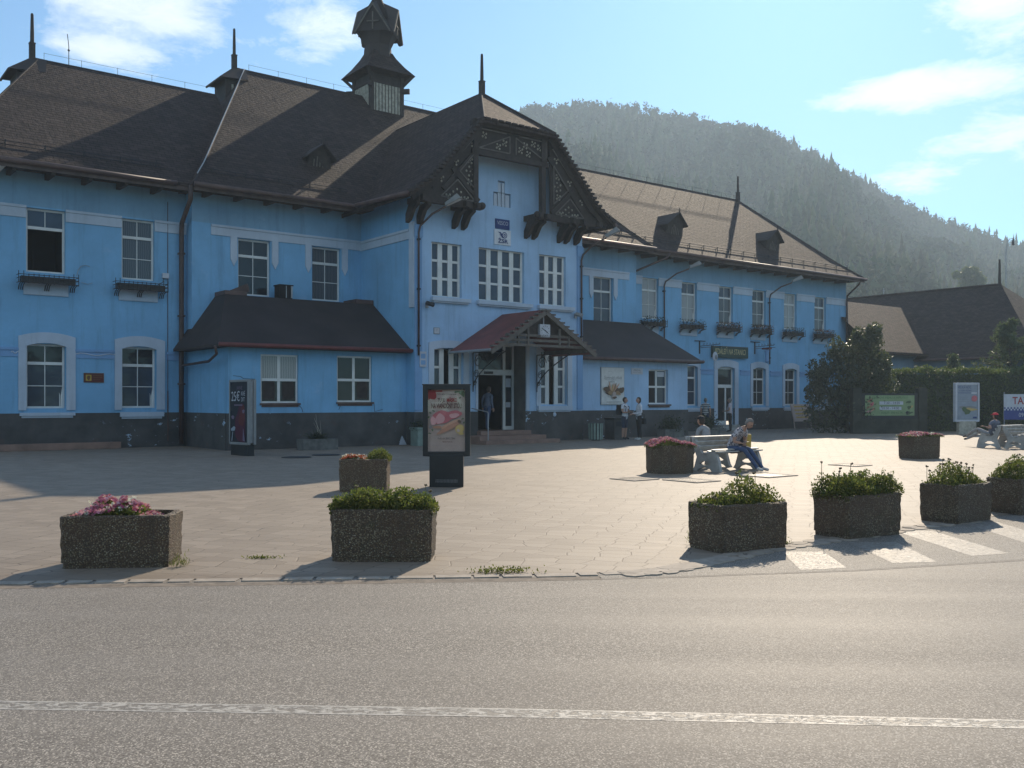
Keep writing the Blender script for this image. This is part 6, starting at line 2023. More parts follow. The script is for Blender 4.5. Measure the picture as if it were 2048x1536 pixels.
# ------------------------------------------------------------------ double bench
def make_bench(label, loc, rz, n=1.55):
    """two seats back to back; x along the bench, seats facing -y and +y"""
    t = thing('park_bench', label, 'bench', loc, rz, 'double concrete benches with slats')
    prof = [(-.86, 0), (-.80, .26), (-.72, .44), (-.62, .475), (-.54, .43), (-.44, .385), (-.34, .40), (-.27, .47), (-.10, .765), (-.02, .775), (-.04, .62), (-.18, .32), (-.10, .08), (-.04, 0), (-.18, 0), (-.24, .05), (-.40, .10), (-.56, .06), (-.62, 0)]
    hole = [(-.62, .17), (-.50, .235), (-.36, .235), (-.24, .17), (-.36, .14), (-.50, .14)]
    for x in (0.0, n - .09):
        for sg in (1, -1):
            bm = bmesh.new()
            o_ = [bm.verts.new((x, y * sg, z)) for y, z in prof]; h_ = [bm.verts.new((x, y * sg, z)) for y, z in hole]
            es = [bm.edges.new((o_[i], o_[(i + 1) % len(o_)])) for i in range(len(o_))] + [bm.edges.new((h_[i], h_[(i + 1) % len(h_)])) for i in range(len(h_))]
            bmesh.ops.triangle_fill(bm, use_beauty=True, use_dissolve=False, edges=es)
            g = bmesh.ops.extrude_face_region(bm, geom=bm.faces[:])
            bmesh.ops.translate(bm, vec=(.09, 0, 0), verts=[v for v in g['geom'] if isinstance(v, bmesh.types.BMVert)])
            bmesh.ops.recalc_face_normals(bm, faces=bm.faces[:])
            me = bpy.data.meshes.new('side_frame'); bm.to_mesh(me); bm.free(); me.materials.append(MAT['concrete'])
            o = bpy.data.objects.new('side_frame', me); COL.objects.link(o); o.parent = t
    for sg in (1, -1):
        for i, (y, z, a) in enumerate(((-.78, .445, 0.15), (-.66, .49, -.1), (-.545, .455, -.25), (-.43, .41, -.15), (-.27, .53, 1.1), (-.195, .635, 1.1), (-.125, .74, 1.1))):
            mb = MB(); dy, dz = .046 * math.cos(a), .046 * math.sin(a)
            mb.bar((.0 - .03, y * sg, z), (n + .03, y * sg, z), .092, .028, up=(0, -math.sin(a) * sg * -1, math.cos(a)))
            mb.build('slat', 'slat', t, bevel=.005)
    mb = MB(); mb.box(.04, n - .04, -.08, .08, .752, .782); mb.build('top_rail', 'slat', t, bevel=.006)
    return t


BR = TH
bench0 = make_bench('double concrete bench carrying the woman and the man, beside the pink petunia planter', (4.13, 21.95, 0), BR)
dup(bench0, (16.5, 32.0, 0), BR, 'double concrete bench with the red-capped man, near the right edge')

# ------------------------------------------------------------------ bins, troughs, covers
def bin_slats(label, x, y, h=.72, r=.30, mat='green_slat'):
    t = thing('litter_bin', label, 'litter bin', (x, y, 0), 0, None)
    mb = MB(); mb.lathe([(r * .86, 0.03), (r * .9, h - .04)], (0, 0, 0), 16); mb.build('liner', 'black', t)
    mb = MB()
    for i in range(14):
        a = 2 * math.pi * i / 14
        mb.bar((r * .93 * math.cos(a), r * .93 * math.sin(a), .04), (r * math.cos(a), r * math.sin(a), h), .085, .02, up=(math.cos(a), math.sin(a), 0))
    mb.build('slat', mat, t); mb = MB(); mb.lathe([(r * 1.03, h - .03), (r * 1.06, h), (r * .9, h + .01)], (0, 0, 0), 20); mb.build('rim', 'iron', t)
    mb = MB(); mb.lathe([(.18, 0), (.18, .05)], (0, 0, 0), 12); mb.build('foot', 'iron', t)
    return t


bin_slats('pale green slatted litter bin against the wall right of the main steps', 3.40, 38.6)
t = thing('litter_bin', 'dark square concrete bin between the slatted bin and the man in white', 'litter bin', (4.28, 39.7, 0), TH)
mb = MB(); mb.box(-.28, .28, -.28, .28, 0, .82); mb.build('body', 'plinth', t, bevel=.03); mb = MB(); mb.box(-.31, .31, -.31, .31, .82, .90); mb.build('lid', 'black', t, bevel=.015); mb = MB(); mb.box(-.18, .18, -.29, -.275, .55, .74); mb.build('opening', 'ink_dark', t)
t = thing('planter_pot', 'grey-green square pot half hidden by the meat advert\'s left edge', 'pot', (-3.3, 34.0, 0), TH)
mb = MB(); mb.prism([(-.24, -.24, 0), (.24, -.24, 0), (.24, .24, 0), (-.24, .24, 0)], (0, 0, .58)); mb.box(-.28, .28, -.28, .28, .58, .66); mb.build('tub', 'green_slat', t, bevel=.02)
t = thing('small_shrub', 'low dark shrub growing in the grey-green pot left of the advert', 'shrub', (-3.3, 34.0, .62), 0)
leaf_cloud('foliage', 'leaf_dark', 350, lambda r: tuple(r.normal(size=3) * np.array((.17, .17, .10)) + np.array((0, 0, .12))), .06, t)


def trough(label, s, d, lx, plabel, kind, group=None):
    p = W(s, d)
    t = thing('plant_trough', label, 'planter', (p.x, p.y, 0), TH, 'troughs along the station wall')
    mb = MB()
    for x0, x1, y0, y1 in ((-lx / 2, lx / 2, -.24, -.17), (-lx / 2, lx / 2, .17, .24), (-lx / 2, -lx / 2 + .07, -.17, .17), (lx / 2 - .07, lx / 2, -.17, .17)): mb.box(x0, x1, y0, y1, 0, .36)
    mb.box(-lx / 2 + .06, lx / 2 - .06, -.18, .18, 0, .27); mb.build('tub', 'trough', t)
    q = thing('trough_plant', plabel, 'plant', (p.x, p.y, .27), TH, 'plants in the wall troughs')
    if kind == 'spiky':
        r = np.random.default_rng(5); P = []; 
        mb = MB()
        for i in range(60):
            a = r.uniform(0, 6.28); e = r.uniform(.3, 1.4); L_ = r.uniform(.35, .6); x0 = r.uniform(-.2, .2)
            pts = [(x0, 0, 0), (x0 + math.cos(a) * L_ * .5 * math.cos(e), math.sin(a) * L_ * .3 * math.cos(e), L_ * .6 * math.sin(e)), (x0 + math.cos(a) * L_ * math.cos(e), math.sin(a) * L_ * .6 * math.cos(e), L_ * .75 * math.sin(e))]
            mb.tube(pts, [.014, .012, .003], 4)
        mb.build('foliage', 'leaf_dark', q, uv=False)
        mb = MB()
        for i in range(6): mb.tube([(r.uniform(-.1, .15), 0, .2), (r.uniform(-.15, .2), 0, r.uniform(.6, .95))], [.006, .003], 4)
        mb.build('stem', 'wood_pale', q, uv=False)
    else:
        leaf_cloud('foliage', 'leaf_dark', 1100, lambda r: tuple(r.normal(size=3) * np.array((lx * .24, .18, .20)) + np.array((0, 0, .26))), .075, q)


trough('grey concrete trough with a spiky plant before the annex wall', 7.1, 5.3, 1.25, 'spiky dark plant with dry stalks before the annex wall', 'spiky')
trough('pale trough with a dark round shrub just right of the woman in white', 24.3, 5.0, 1.2, 'dark round shrub just right of the woman in white', 'bush')
trough('pale trough under the annex corner behind the striped man', 27.6, 4.3, 1.2, 'dark spreading shrub at the annex corner behind the striped man', 'bush')
for lab, x, y, rx, ry in (('round iron manhole cover left of the spiky plant trough\'s foot', -6.1, 26.9, .42, .42), ('second manhole cover close to the spiky plant trough', -5.5, 28.1, .42, .42)):
    t = tag(MB().lathe([(rx, 0), (rx, .012), (rx * .9, .012), (rx * .88, .006), (.02, .008)], (0, 0, 0), 28).build('manhole_cover', 'iron', loc=(x, y, .004)), lab, 'manhole cover', 'iron covers in the paving')
def square_cover(label, x, y, w, h, rz, pale):
    t = thing('drain_cover', label, 'drain cover', (x, y, .004), rz, 'iron covers in the paving')
    mb = MB()
    for a in ((-w, w, -h, -h + .12), (-w, w, h - .12, h), (-w, -w + .12, -h + .12, h - .12), (w - .12, w, -h + .12, h - .12)): mb.box(*a, 0, .014)
    mb.build('collar', 'kerb', t); mb = MB()
    for i in range(9):
        x0 = -w + .12 + (2 * w - .24) * i / 9; mb.box(x0 + .01, x0 + (2 * w - .24) / 9 - .012, -h + .12, h - .12, 0, .009)
    mb.build('grate', 'iron', t); return t


square_cover('square grate in the paving before the petunia planter, dark without pale collar', 2.5, 19.4, .36, .36, TH, False); square_cover('iron cover in a pale stone collar before the petunia planter', 3.6, 19.05, .36, .46, TH, True); square_cover('iron cover in a pale stone collar at the seated woman\'s feet', 5.45, 20.35, .5, .45, TH, True); square_cover('iron cover in a pale collar far out in the sunny paving', 8.4, 23.6, .35, .4, TH, True)
# weeds in the kerb and by the planters
def weeds(label, x, y, lx, ly, n, h, grass=False):
    t = thing('weeds', label, 'weeds', (x, y, 0.0), 0, 'weeds along the road edge')
    r = np.random.default_rng(int(abs(x) * 100) + n)
    P = np.stack([r.normal(size=n) * lx * .4, r.normal(size=n) * ly * .4, np.abs(r.normal(size=n)) * h * .5], 1)
    leaf_points('foliage', 'leaf_sedum', P, .022 if not grass else .05, t, aspect=.6 if not grass else .12, r=r, nrm=(0, 0, .5 if not grass else 1.4))


weeds('low cushion of green weeds in the kerb between the stonecrop planter and the zebra', -.09, 8.86, .38, .09, 420, .05)
weeds('dry yellow grass tuft at the right foot of the petunia planter by the road', -3.22, 9.18, .12, .10, 120, .08, True)
weeds('small tuft in the paving between the two road edge planters', -2.55, 9.65, .22, .05, 120, .02)
weeds('sprig of grass at the left foot of the dipped-rim planter', 2.0, 10.62, .08, .06, 40, .12, True)
weeds('weeds at the right foot of the dipped-rim planter', 3.02, 10.62, .13, .06, 120, .04)
# ------------------------------------------------------------------ people
MAT['skin'] = M_simple('skin', (0.42, 0.24, 0.17), 0.6, 0.12, 8, 0.0)
for nm, c in (('cloth_white', (0.60, 0.61, 0.64)), ('cloth_navy', (0.03, 0.04, 0.07)), ('cloth_black', (0.018, 0.018, 0.02)), ('cloth_jeans', (0.045, 0.075, 0.15)), ('cloth_pinkwhite', (0.50, 0.44, 0.45)), ('cloth_grey', (0.28, 0.28, 0.28)), ('cloth_bluegrey', (0.12, 0.14, 0.19)), ('shoe_white', (0.45, 0.44, 0.42)), ('shoe_dark', (0.03, 0.03, 0.03)), ('cloth_red', (0.60, 0.03, 0.05)), ('hair_grey', (0.22, 0.20, 0.18)), ('hair_dark', (0.02, 0.016, 0.014)), ('hair_brown', (0.06, 0.04, 0.03)), ('eye_dark', (0.02, 0.015, 0.012)), ('lip', (0.30, 0.12, 0.10))):
    MAT[nm] = M_simple(nm, c, 0.8, 0.22, 9, 0.15, 60)


def M_pattern(name, kind):
    m, t, b = new_mat(name); v = vcoord(t)
    if kind == 'stripe':
        sx = t.new('ShaderNodeSeparateXYZ'); t.set(sx, 0, v)
        k = t.ramp(t.math('FRACT', t.math('MULTIPLY', sx.outputs[2], 11.5)), [(0.48, 0.0), (0.52, 1.0)])
        c = t.mix(k, (0.025, 0.025, 0.03), (0.50, 0.50, 0.48))
    else:
        vn = t.new('ShaderNodeTexVoronoi'); t.set(vn, 'Vector', v); vn.inputs['Scale'].default_value = 26
        c = t.mix(t.ramp(vn.outputs['Distance'], [(0.40, 0.0), (0.46, 1.0)]), (0.055, 0.05, 0.07), (0.46, 0.43, 0.44))
    t.set(b, 'Base Color', c); b.inputs['Roughness'].default_value = 0.85
    MAT[name] = m


M_pattern('cloth_stripe', 'stripe'); M_pattern('cloth_floral', 'floral')


def skin_body(J, E, root):
    """one continuous body grown over the joints: J name -> (pos, radius)"""
    names = list(J); idx = {k: i for i, k in enumerate(names)}
    me = bpy.data.meshes.new('body')
    me.from_pydata([J[k][0] for k in names], [(idx[a], idx[b]) for a, b, _ in E], [])
    o = bpy.data.objects.new('body', me); COL.objects.link(o)
    o.modifiers.new('s', 'SKIN'); ss = o.modifiers.new('ss', 'SUBSURF'); ss.levels = 2; ss.render_levels = 2
    sv = me.skin_vertices[0].data
    for k in names:
        r = J[k][1]
        sv[idx[k]].radius = (r, r) if not isinstance(r, tuple) else r
        sv[idx[k]].use_root = (k == root)
    dg = bpy.context.evaluated_depsgraph_get(); dg.update()
    m2 = bpy.data.meshes.new_from_object(o.evaluated_get(dg))
    V = [tuple(v.co) for v in m2.vertices]; F = [tuple(p.vertices) for p in m2.polygons]
    bpy.data.objects.remove(o); bpy.data.meshes.remove(me); bpy.data.meshes.remove(m2)
    return V, F


def person(label, loc, rz, J, cloth, head_dir=(0, -1, 0), head_up=(0, 0, 1), hair='hair_dark', hair_len=.0, cap=None, grp=None, hands=True, scale=1.0):
    """J: joints in the figure's own axes, facing -y; cloth: material for each body region"""
    t = thing('person', label, 'person', loc, rz, grp)
    t.scale = (scale,) * 3
    E = [('pelvis', 'waist', 'top'), ('waist', 'chest', 'top'), ('chest', 'collar', 'top'), ('collar', 'neck', 'skin')]
    for s in 'LR':
        E += [('collar', 'shoulder' + s, 'top'), ('shoulder' + s, 'sleeve' + s, 'top'), ('sleeve' + s, 'elbow' + s, 'arm'), ('elbow' + s, 'wrist' + s, 'arm'),
              ('pelvis', 'hip' + s, 'bottom'), ('hip' + s, 'thigh' + s, 'bottom'), ('thigh' + s, 'knee' + s, 'bottom'), ('knee' + s, 'calf' + s, 'shin'), ('calf' + s, 'ankle' + s, 'shin'), ('ankle' + s, 'toe' + s, 'shoe')]
    V, F = skin_body(J, E, 'pelvis')
    regions = ['top', 'arm', 'bottom', 'shin', 'shoe', 'skin']
    mats = [cloth['top'], cloth.get('arm', 'skin'), cloth['bottom'], cloth.get('shin', cloth['bottom']), cloth['shoe'], 'skin', 'eye_dark', 'lip']
    mb = MB(); segs = [(Vector(J[a][0]), Vector(J[b][0]), regions.index(g), (J[a][1], J[b][1])) for a, b, g in E]
    ff = []
    Vv = [Vector(v) for v in V]
    for f in F:
        c = sum((Vv[i] for i in f), Vector()) / len(f); best = None
        for a, b, g, rr_ in segs:
            d = b - a; k = max(0, min(1, (c - a).dot(d) / max(d.length_squared, 1e-9)))
            ra = rr_[0] if not isinstance(rr_[0], tuple) else max(rr_[0]); rb = rr_[1] if not isinstance(rr_[1], tuple) else max(rr_[1])
            q = (c - (a + d * k)).length - (ra + (rb - ra) * k) * .9
            if best is None or q < best[0]: best = (q, g)
        ff.append(best[1])
    mb.v = list(V); mb.f = list(F); mb.m = ff
    # head: skull, jaw, nose, ears, eyes, mouth
    hd = Vector(head_dir).normalized(); up = (Vector(head_up) - hd * Vector(head_up).dot(hd)).normalized(); sd = hd.cross(up)
    nk = Vector(J['neck'][0]); hc = nk + up * .115 + hd * .025
    Mx = Matrix((sd, -hd, up)).transposed()
    def fh(q, p):
        x, y, z = q
        if p[2] < 0: x *= 1 + .25 * p[2]; y = y * (1 + .08 * p[2]) - .012 * -p[2]
        return Mx @ Vector((x, y, z))
    mb.ball(hc, (.074, .096, .118), 14, 10, 5, fh)
    mb.ball(hc + hd * .098 - up * .022, .017, 6, 5, 5); mb.tube([hc + hd * .090 + up * .012, hc + hd * .108 - up * .026], [.008, .014], 6, 5)
    for s in (-1, 1):
        mb.ball(hc + sd * s * .076 - up * .012 - hd * .005, (.012, .02, .03), 6, 5, 5)
        mb.ball(hc + hd * .086 + sd * s * .030 + up * .010, .010, 6, 4, 6)
    mb.bar(hc + hd * .090 - up * .060 - sd * .022, hc + hd * .090 - up * .060 + sd * .022, .010, .010, mat=7)
    if hands:
        for s in 'LR':
            e, w_ = Vector(J['elbow' + s][0]), Vector(J['wrist' + s][0]); d = (w_ - e).normalized()
            ref = Vector((0, -1, .2)) if abs(d.z) > .6 else Vector((0, 0, 1)); b = d.cross(ref).normalized(); n_ = b.cross(d)
            mb.bar(w_ - d * .01, w_ + d * .085, .075, .028, up=n_, mat=5)
            for i, (o_, ln) in enumerate(((-.030, .062), (-.010, .074), (.010, .070), (.030, .055))):
                p0 = w_ + d * .08 + b * o_; p1 = p0 + d * ln * .55 - n_ * .012; p2 = p1 + d * ln * .4 - n_ * .026
                mb.tube([p0, p1, p2], [.0095, .0085, .007], 5, 5)
            tb = w_ + d * .025 + b * (.038 if s == 'L' else -.038); o2 = b * (.03 if s == 'L' else -.03)
            mb.tube([tb, tb + d * .03 + o2, tb + d * .062 + o2 * 1.1 - n_ * .01], [.012, .010, .008], 5, 5)
    body = mb.build('body', mats, t, smooth=True, uv=False)
    if hair:
        h = MB()
        def fhair(q, p):
            x, y, z = q
            # keep off the face, let it fall behind
            if p[1] < -.25 and p[2] < .45: y = y * .55 + .03
            if p[2] < -.2 and p[1] > -.2: z -= hair_len
            return Mx @ Vector((x, y, z))
        h.ball(hc + up * .018 - hd * .012, (.086, .104, .118), 14, 10, 0, fhair)
        h.build('hair', hair, t, smooth=True, uv=False)
    if cap:
        h = MB(); cc = hc + up * .055
        def fc(q, p):
            z = q[2] if p[2] > -.1 else -.01
            return Mx @ Vector((q[0], q[1], z))
        h.ball(cc, (.094, .112, .085), 14, 8, 0, fc)
        h.add([cc + sd * a * .085 + hd * (.09 + b * .085) - up * .005 * b for a, b in ((-1, 0), (-.8, .75), (-.4, 1), (.4, 1), (.8, .75), (1, 0))] + [cc + sd * a * .085 + hd * (.09 + b * .085) - up * (.005 * b - .012) for a, b in ((-1, 0), (-.8, .75), (-.4, 1), (.4, 1), (.8, .75), (1, 0))], [(0, 1, 2, 3, 4, 5), (11, 10, 9, 8, 7, 6)] + [(i, i + 6, (i + 1) % 6 + 6, (i + 1) % 6) for i in range(6)])
        h.build('cap', cap, t, smooth=False, uv=False)
    return t


def standing(fem=0.0, arms='down', lean=0.0, stride=0.0, belly=0.0):
    w = .175 - .02 * fem
    J = {'pelvis': ((0, .0, .96), (.145, .115)), 'waist': ((0, -.01 - belly * .3, 1.10), (.135 - .015 * fem + belly * .3, .105 + belly * .5)), 'chest': ((0, -.005 + lean * .1, 1.30), (.150, .115)), 'collar': ((0, .015 + lean * .15, 1.44), .075), 'neck': ((0, .0 + lean * .2, 1.515), .052)}
    for s, k in (('L', 1), ('R', -1)):
        J['shoulder' + s] = ((k * w, .015 + lean * .14, 1.40), .066)
        if arms == 'down': P = [(k * (w + .035), .02, 1.27), (k * (w + .055), .03, 1.13), (k * (w + .06), -.05, .90)]
        elif arms == 'crossed': P = [(k * (w + .045), -.02, 1.28), (k * (w + .065), -.05, 1.13), (-k * .03, -.24, 1.17 + k * .02)]
        elif arms == 'bent': P = [(k * (w + .04), .0, 1.27), (k * (w + .065), .02, 1.13), (k * .10, -.25, 1.08)]
        else: P = arms[s]
        for nm, p, r in (('sleeve', P[0], .054), ('elbow', P[1], .042), ('wrist', P[2], .030)): J[nm + s] = (p, r)
        st = stride * k
        J['hip' + s] = ((k * .085, 0, .90), .105); J['thigh' + s] = ((k * .095, -st * .25, .70), .084); J['knee' + s] = ((k * .10, -st * .42, .50), .060)
        J['calf' + s] = ((k * .10, -st * .45 + .02 + abs(st) * .05, .34), .056); J['ankle' + s] = ((k * .10, -st * .5 + .03, .10), .042); J['toe' + s] = ((k * .12, -st * .5 - .15, .045), .038)
    return J


def sitting(seat=.45, slouch=0.0, lap=True, legs=((.46, .50), (.72, .07)), cross=False, fem=0.0):
    """hips on a seat at the origin; legs = knee (forward, height), ankle (forward, height)"""
    z = seat + .10; w = .175 - .02 * fem
    J = {'pelvis': ((0, .0, z), (.165, .13)), 'waist': ((0, .02 - slouch * .05, z + .17), (.150, .125)), 'chest': ((0, .03 - slouch * .22, z + .36), (.150, .12)), 'collar': ((0, .05 - slouch * .42, z + .50), .075), 'neck': ((0, .04 - slouch * .56, z + .565), .052)}
    for s, k in (('L', 1), ('R', -1)):
        J['shoulder' + s] = ((k * w, .05 - slouch * .40, z + .455), .068)
        if lap: P = [(k * (w + .045), .0 - slouch * .3, z + .33), (k * (w + .06), -.06 - slouch * .2, z + .20), (k * .06, -.34, z + .16)]
        else: P = [(k * (w + .06), .10, z + .34), (k * (w + .12), .20, z + .24), (k * (w + .28), .10, z + .30)]
        for nm, p, r in (('sleeve', P[0], .056), ('elbow', P[1], .044), ('wrist', P[2], .031)): J[nm + s] = (p, r)
        (kf, kz), (af, az) = legs
        if cross and s == 'L': kz += .12; az += .10; af += .05
        J['hip' + s] = ((k * .09, -.05, z - .01), .11); J['thigh' + s] = ((k * .10, -kf * .55, (z + kz) / 2 + .01), .088); J['knee' + s] = ((k * (.105 if not cross else .05), -kf, kz), .063)
        J['calf' + s] = ((k * .10, -(kf + (af - kf) * .4), kz + (az - kz) * .4), .056); J['ankle' + s] = ((k * (.10 if not cross else -.02), -af, az), .042); J['toe' + s] = ((k * (.11 if not cross else 0), -af - .17, max(.045, az - .03)), .038)
    return J


def bench_seat(bx_, by_, x, sg):   # a place on a bench: x along it, sg the side
    p = Vector((bx_, by_, 0)) + UU * x + NN * (sg * .50)
    return (p.x, p.y, 0)


person('man in white polo and dark shorts with arms crossed, talking to the woman in white', (4.62, 38.95, 0), R(52), standing(arms='crossed'), dict(top='cloth_white', bottom='cloth_navy', shin='skin', shoe='shoe_dark'), head_dir=(.3, -1, 0), hair='hair_dark')
person('woman in white blouse and black trousers facing the man with crossed arms', (5.14, 38.45, 0), R(-75), standing(1, arms='bent'), dict(top='cloth_white', arm='cloth_white', bottom='cloth_black', shoe='shoe_white'), hair='hair_dark', hair_len=.03)
person('man in black and white striped shirt seen from behind near the side door', (9.80, 48.1, 0), R(165), standing(arms='down'), dict(top='cloth_stripe', bottom='cloth_navy', shoe='shoe_dark'), hair='hair_grey')
person('stout person in pale top and dark trousers waiting at the side door', (11.20, 48.8, 0), R(-115), standing(.6, arms='bent', belly=.12), dict(top='cloth_pinkwhite', bottom='cloth_black', shoe='shoe_dark'), hair='hair_grey')
p = W(14.72, 4.35)
person('man in dark jacket and jeans walking in through the dark main doorway', (p.x, p.y, .452), R(150), standing(arms='down', lean=-.5, stride=.30), dict(top='cloth_bluegrey', arm='cloth_bluegrey', bottom='cloth_jeans', shoe='shoe_dark'), hair='hair_brown', scale=.97)
person('grey-haired woman in speckled blouse and jeans sitting bowed on the bench', bench_seat(4.13, 21.95, .86, 1), BR, sitting(.42, slouch=.85, legs=((.46, .53), (.86, .08)), fem=1), dict(top='cloth_floral', bottom='cloth_jeans', shoe='shoe_white'), head_dir=(.15, -1, -.75), hair='hair_grey', hair_len=.01, scale=.93)
person('man in light shirt and dark cap seen from behind on the bench\'s far side', bench_seat(4.13, 21.95, 1.12, -1), BR + math.pi, sitting(.42, slouch=.35), dict(top='cloth_grey', bottom='cloth_navy', shoe='shoe_dark'), hair='hair_brown', cap='cloth_black', scale=.93)
person('man with red cap sprawled on the far bench with legs stretched out', bench_seat(16.5, 32.0, .35, -1), BR + math.pi + R(-14), sitting(.38, slouch=-.25, lap=False, legs=((.55, .56), (1.05, .30)), cross=True), dict(top='cloth_bluegrey', bottom='cloth_grey', shin='cloth_grey', shoe='shoe_dark'), hair='hair_dark', cap='cloth_red', scale=.93)
# things they carry
q = Vector((4.62, 38.95, 0)) + Vector((math.sin(R(52)), -math.cos(R(52)), 0)) * -.20
t = thing('backpack', 'dark backpack on the back of the man in white polo', 'backpack', (q.x, q.y, 1.02), R(52))
mb = MB(); mb.box(-.15, .15, -.04, .12, 0, .42); mb.box(-.11, .11, .12, .17, .04, .24); mb.build('bag', 'cloth_black', t, bevel=.04); mb = MB()
for x in (-.11, .11): mb.tube([(x, -.05, .40), (x, -.16, .44), (x * 1.1, -.345, .34), (x * 1.2, -.32, .14), (x, -.05, .05)], .016, 6)
mb.build('strap', 'cloth_black', t)
t = thing('handbag', 'black handbag hanging at the side of the woman in white', 'handbag', (5.30, 38.45, .66), R(-60))
mb = MB(); mb.prism([(-.16, -.05, 0), (.16, -.05, 0), (.13, -.05, .24), (-.13, -.05, .24)], (0, .11, 0)); mb.build('bag', 'cloth_black', t, bevel=.02); mb = MB(); mb.tube([(-.09, 0, .24), (-.07, 0, .42), (.07, 0, .42), (.09, 0, .24)], .012, 6); mb.build('handle', 'cloth_black', t); mb = MB(); mb.box(-.02, .02, -.06, -.05, .12, .18); mb.build('clasp', 'grey_metal', t)
q = bench_seat(4.13, 21.95, 1.34, 1)
t = thing('shopping_bag', 'yellow and black shopping bag standing on the bench beside the woman', 'bag', (q[0], q[1], .475), BR)
mb = MB(); mb.prism([(-.13, -.07, 0), (.13, -.07, 0), (.15, -.07, .34), (-.14, -.07, .36)], (0, .15, 0)); mb.build('bag', 'ochre', t, bevel=.02); mb = MB(); mb.box(-.155, -.10, -.09, .09, .0, .38); mb.build('black_side', 'cloth_black', t, bevel=.01); mb = MB(); mb.tube([(-.08, 0, .34), (-.05, 0, .46), (.06, 0, .46), (.09, 0, .34)], .010, 6); mb.build('handle', 'cloth_black', t)
q = bench_seat(4.13, 21.95, .86, 1)
t = thing('mobile_phone', 'small dark phone in the hands of the woman on the bench', 'phone', (q[0] + NN.x * .40, q[1] + NN.y * .40, .66), BR)
mb = MB(); mb.box(-.036, .036, -.07, .07, 0, .009); mb.build('case', 'black', t, bevel=.003)

# ------------------------------------------------------------------ shrubs, hedge, trees
def shrub_points(n, blobs, r, shell=.55):
    """points in clumps: blobs = (x,y,z,rx,ry,rz)"""
    P = []; w = np.array([b[3] * b[4] + b[4] * b[5] for b in blobs]); w = w / w.sum()
    for b, k in zip(blobs, (w * n).astype(int)):
        d = r.normal(size=(k, 3)); d /= np.linalg.norm(d, axis=1)[:, None]
        rad = (shell + (1 - shell) * r.random(k)) ** .7 * (1 + .10 * r.normal(size=k))
        P.append(np.array(b[:3]) + d * rad[:, None] * np.array(b[3:]))
    return np.concatenate(P)


def twigs(mb, r, base, blobs):
    for b in blobs:
        tip = Vector(b[:3]); m = (Vector(base) + tip) / 2 + Vector((r.normal() * .2, r.normal() * .2, 0))
        mb.tube([base, m, tip], [.07, .045, .015], 5)


r_ = np.random.default_rng(12)
t = thing('big_shrub', 'very large dark leafy shrub covering the station\'s far right corner', 'shrub', (16.9, 47.6, 0), 0)
blobs = [(-1.05, 0, 1.1, 1.25, 1.1, 1.3), (.3, 0, 1.2, 1.5, 1.2, 1.5), (-.2, 0, 2.6, 1.35, 1.1, 1.2), (.75, -.1, 3.0, 1.2, 1.1, 1.2), (.9, 0, 4.3, .8, .8, .95), (1.25, 0, 4.9, .45, .45, .6), (.45, 0, 4.3, .6, .6, .7), (-.9, 0, 3.5, .65, .6, .7), (-1.55, 0, 2.8, .55, .5, .6), (1.7, 0, 2.2, .8, .8, 1.0), (1.6, 0, 3.3, .5, .5, .6), (-1.75, 0, 2.0, .45, .45, .6), (-.45, 0, 4.0, .4, .4, .6), (1.9, 0, 1.0, .7, .7, 1.0)]
for _ in range(46):
    b = blobs[int(r_.integers(14))]; d = r_.normal(size=3); d /= np.linalg.norm(d); d[2] = abs(d[2]) * .8 + .1
    blobs.append((b[0] + d[0] * b[3] * .95, b[1] + d[1] * b[4] * .9, b[2] + d[2] * b[5] * .95, *(r_.uniform(.16, .34, 2)), r_.uniform(.25, .5)))
leaf_points('foliage', 'leaf_bush', shrub_points(17000, blobs, r_, .5), .14, t, aspect=.55, r=r_)
mb = MB(); twigs(mb, r_, (.2, 0, 0), blobs[:14]); mb.build('stem', 'bark', t, uv=False)
# hedge
t = thing('hedge', 'long tall clipped hedge behind the notice boards with a fuzzy bright top', 'hedge', (18.4, 49.4, 0), R(5))
n = 26000; Lx = 17.0
x = r_.uniform(0, Lx, n); side = r_.random(n)
y = np.where(side < .55, r_.normal(0, .07, n), r_.uniform(0, 1.4, n)); z = np.where(side < .55, r_.uniform(0, 3.15, n), 3.1 + np.abs(r_.normal(0, .10, n)))
y = y + .10 * np.sin(x * 1.7) + .07 * np.sin(x * 4.1 + z * 2); z = z + np.where(side < .55, 0, .07 * np.sin(x * 2.3) + .05 * np.sin(x * 5.9))
leaf_points('foliage', 'leaf_hedge', np.stack([x, y, z], 1), .13, t, aspect=.45, r=r_)
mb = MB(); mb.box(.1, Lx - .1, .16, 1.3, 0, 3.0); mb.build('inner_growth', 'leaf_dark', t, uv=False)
mb = MB()
for i in range(20): mb.tube([(i * .85 + .4, .6, 0), (i * .85 + .5, .6, 2.9)], [.05, .02], 5)
mb.build('stem', 'bark', t, uv=False)
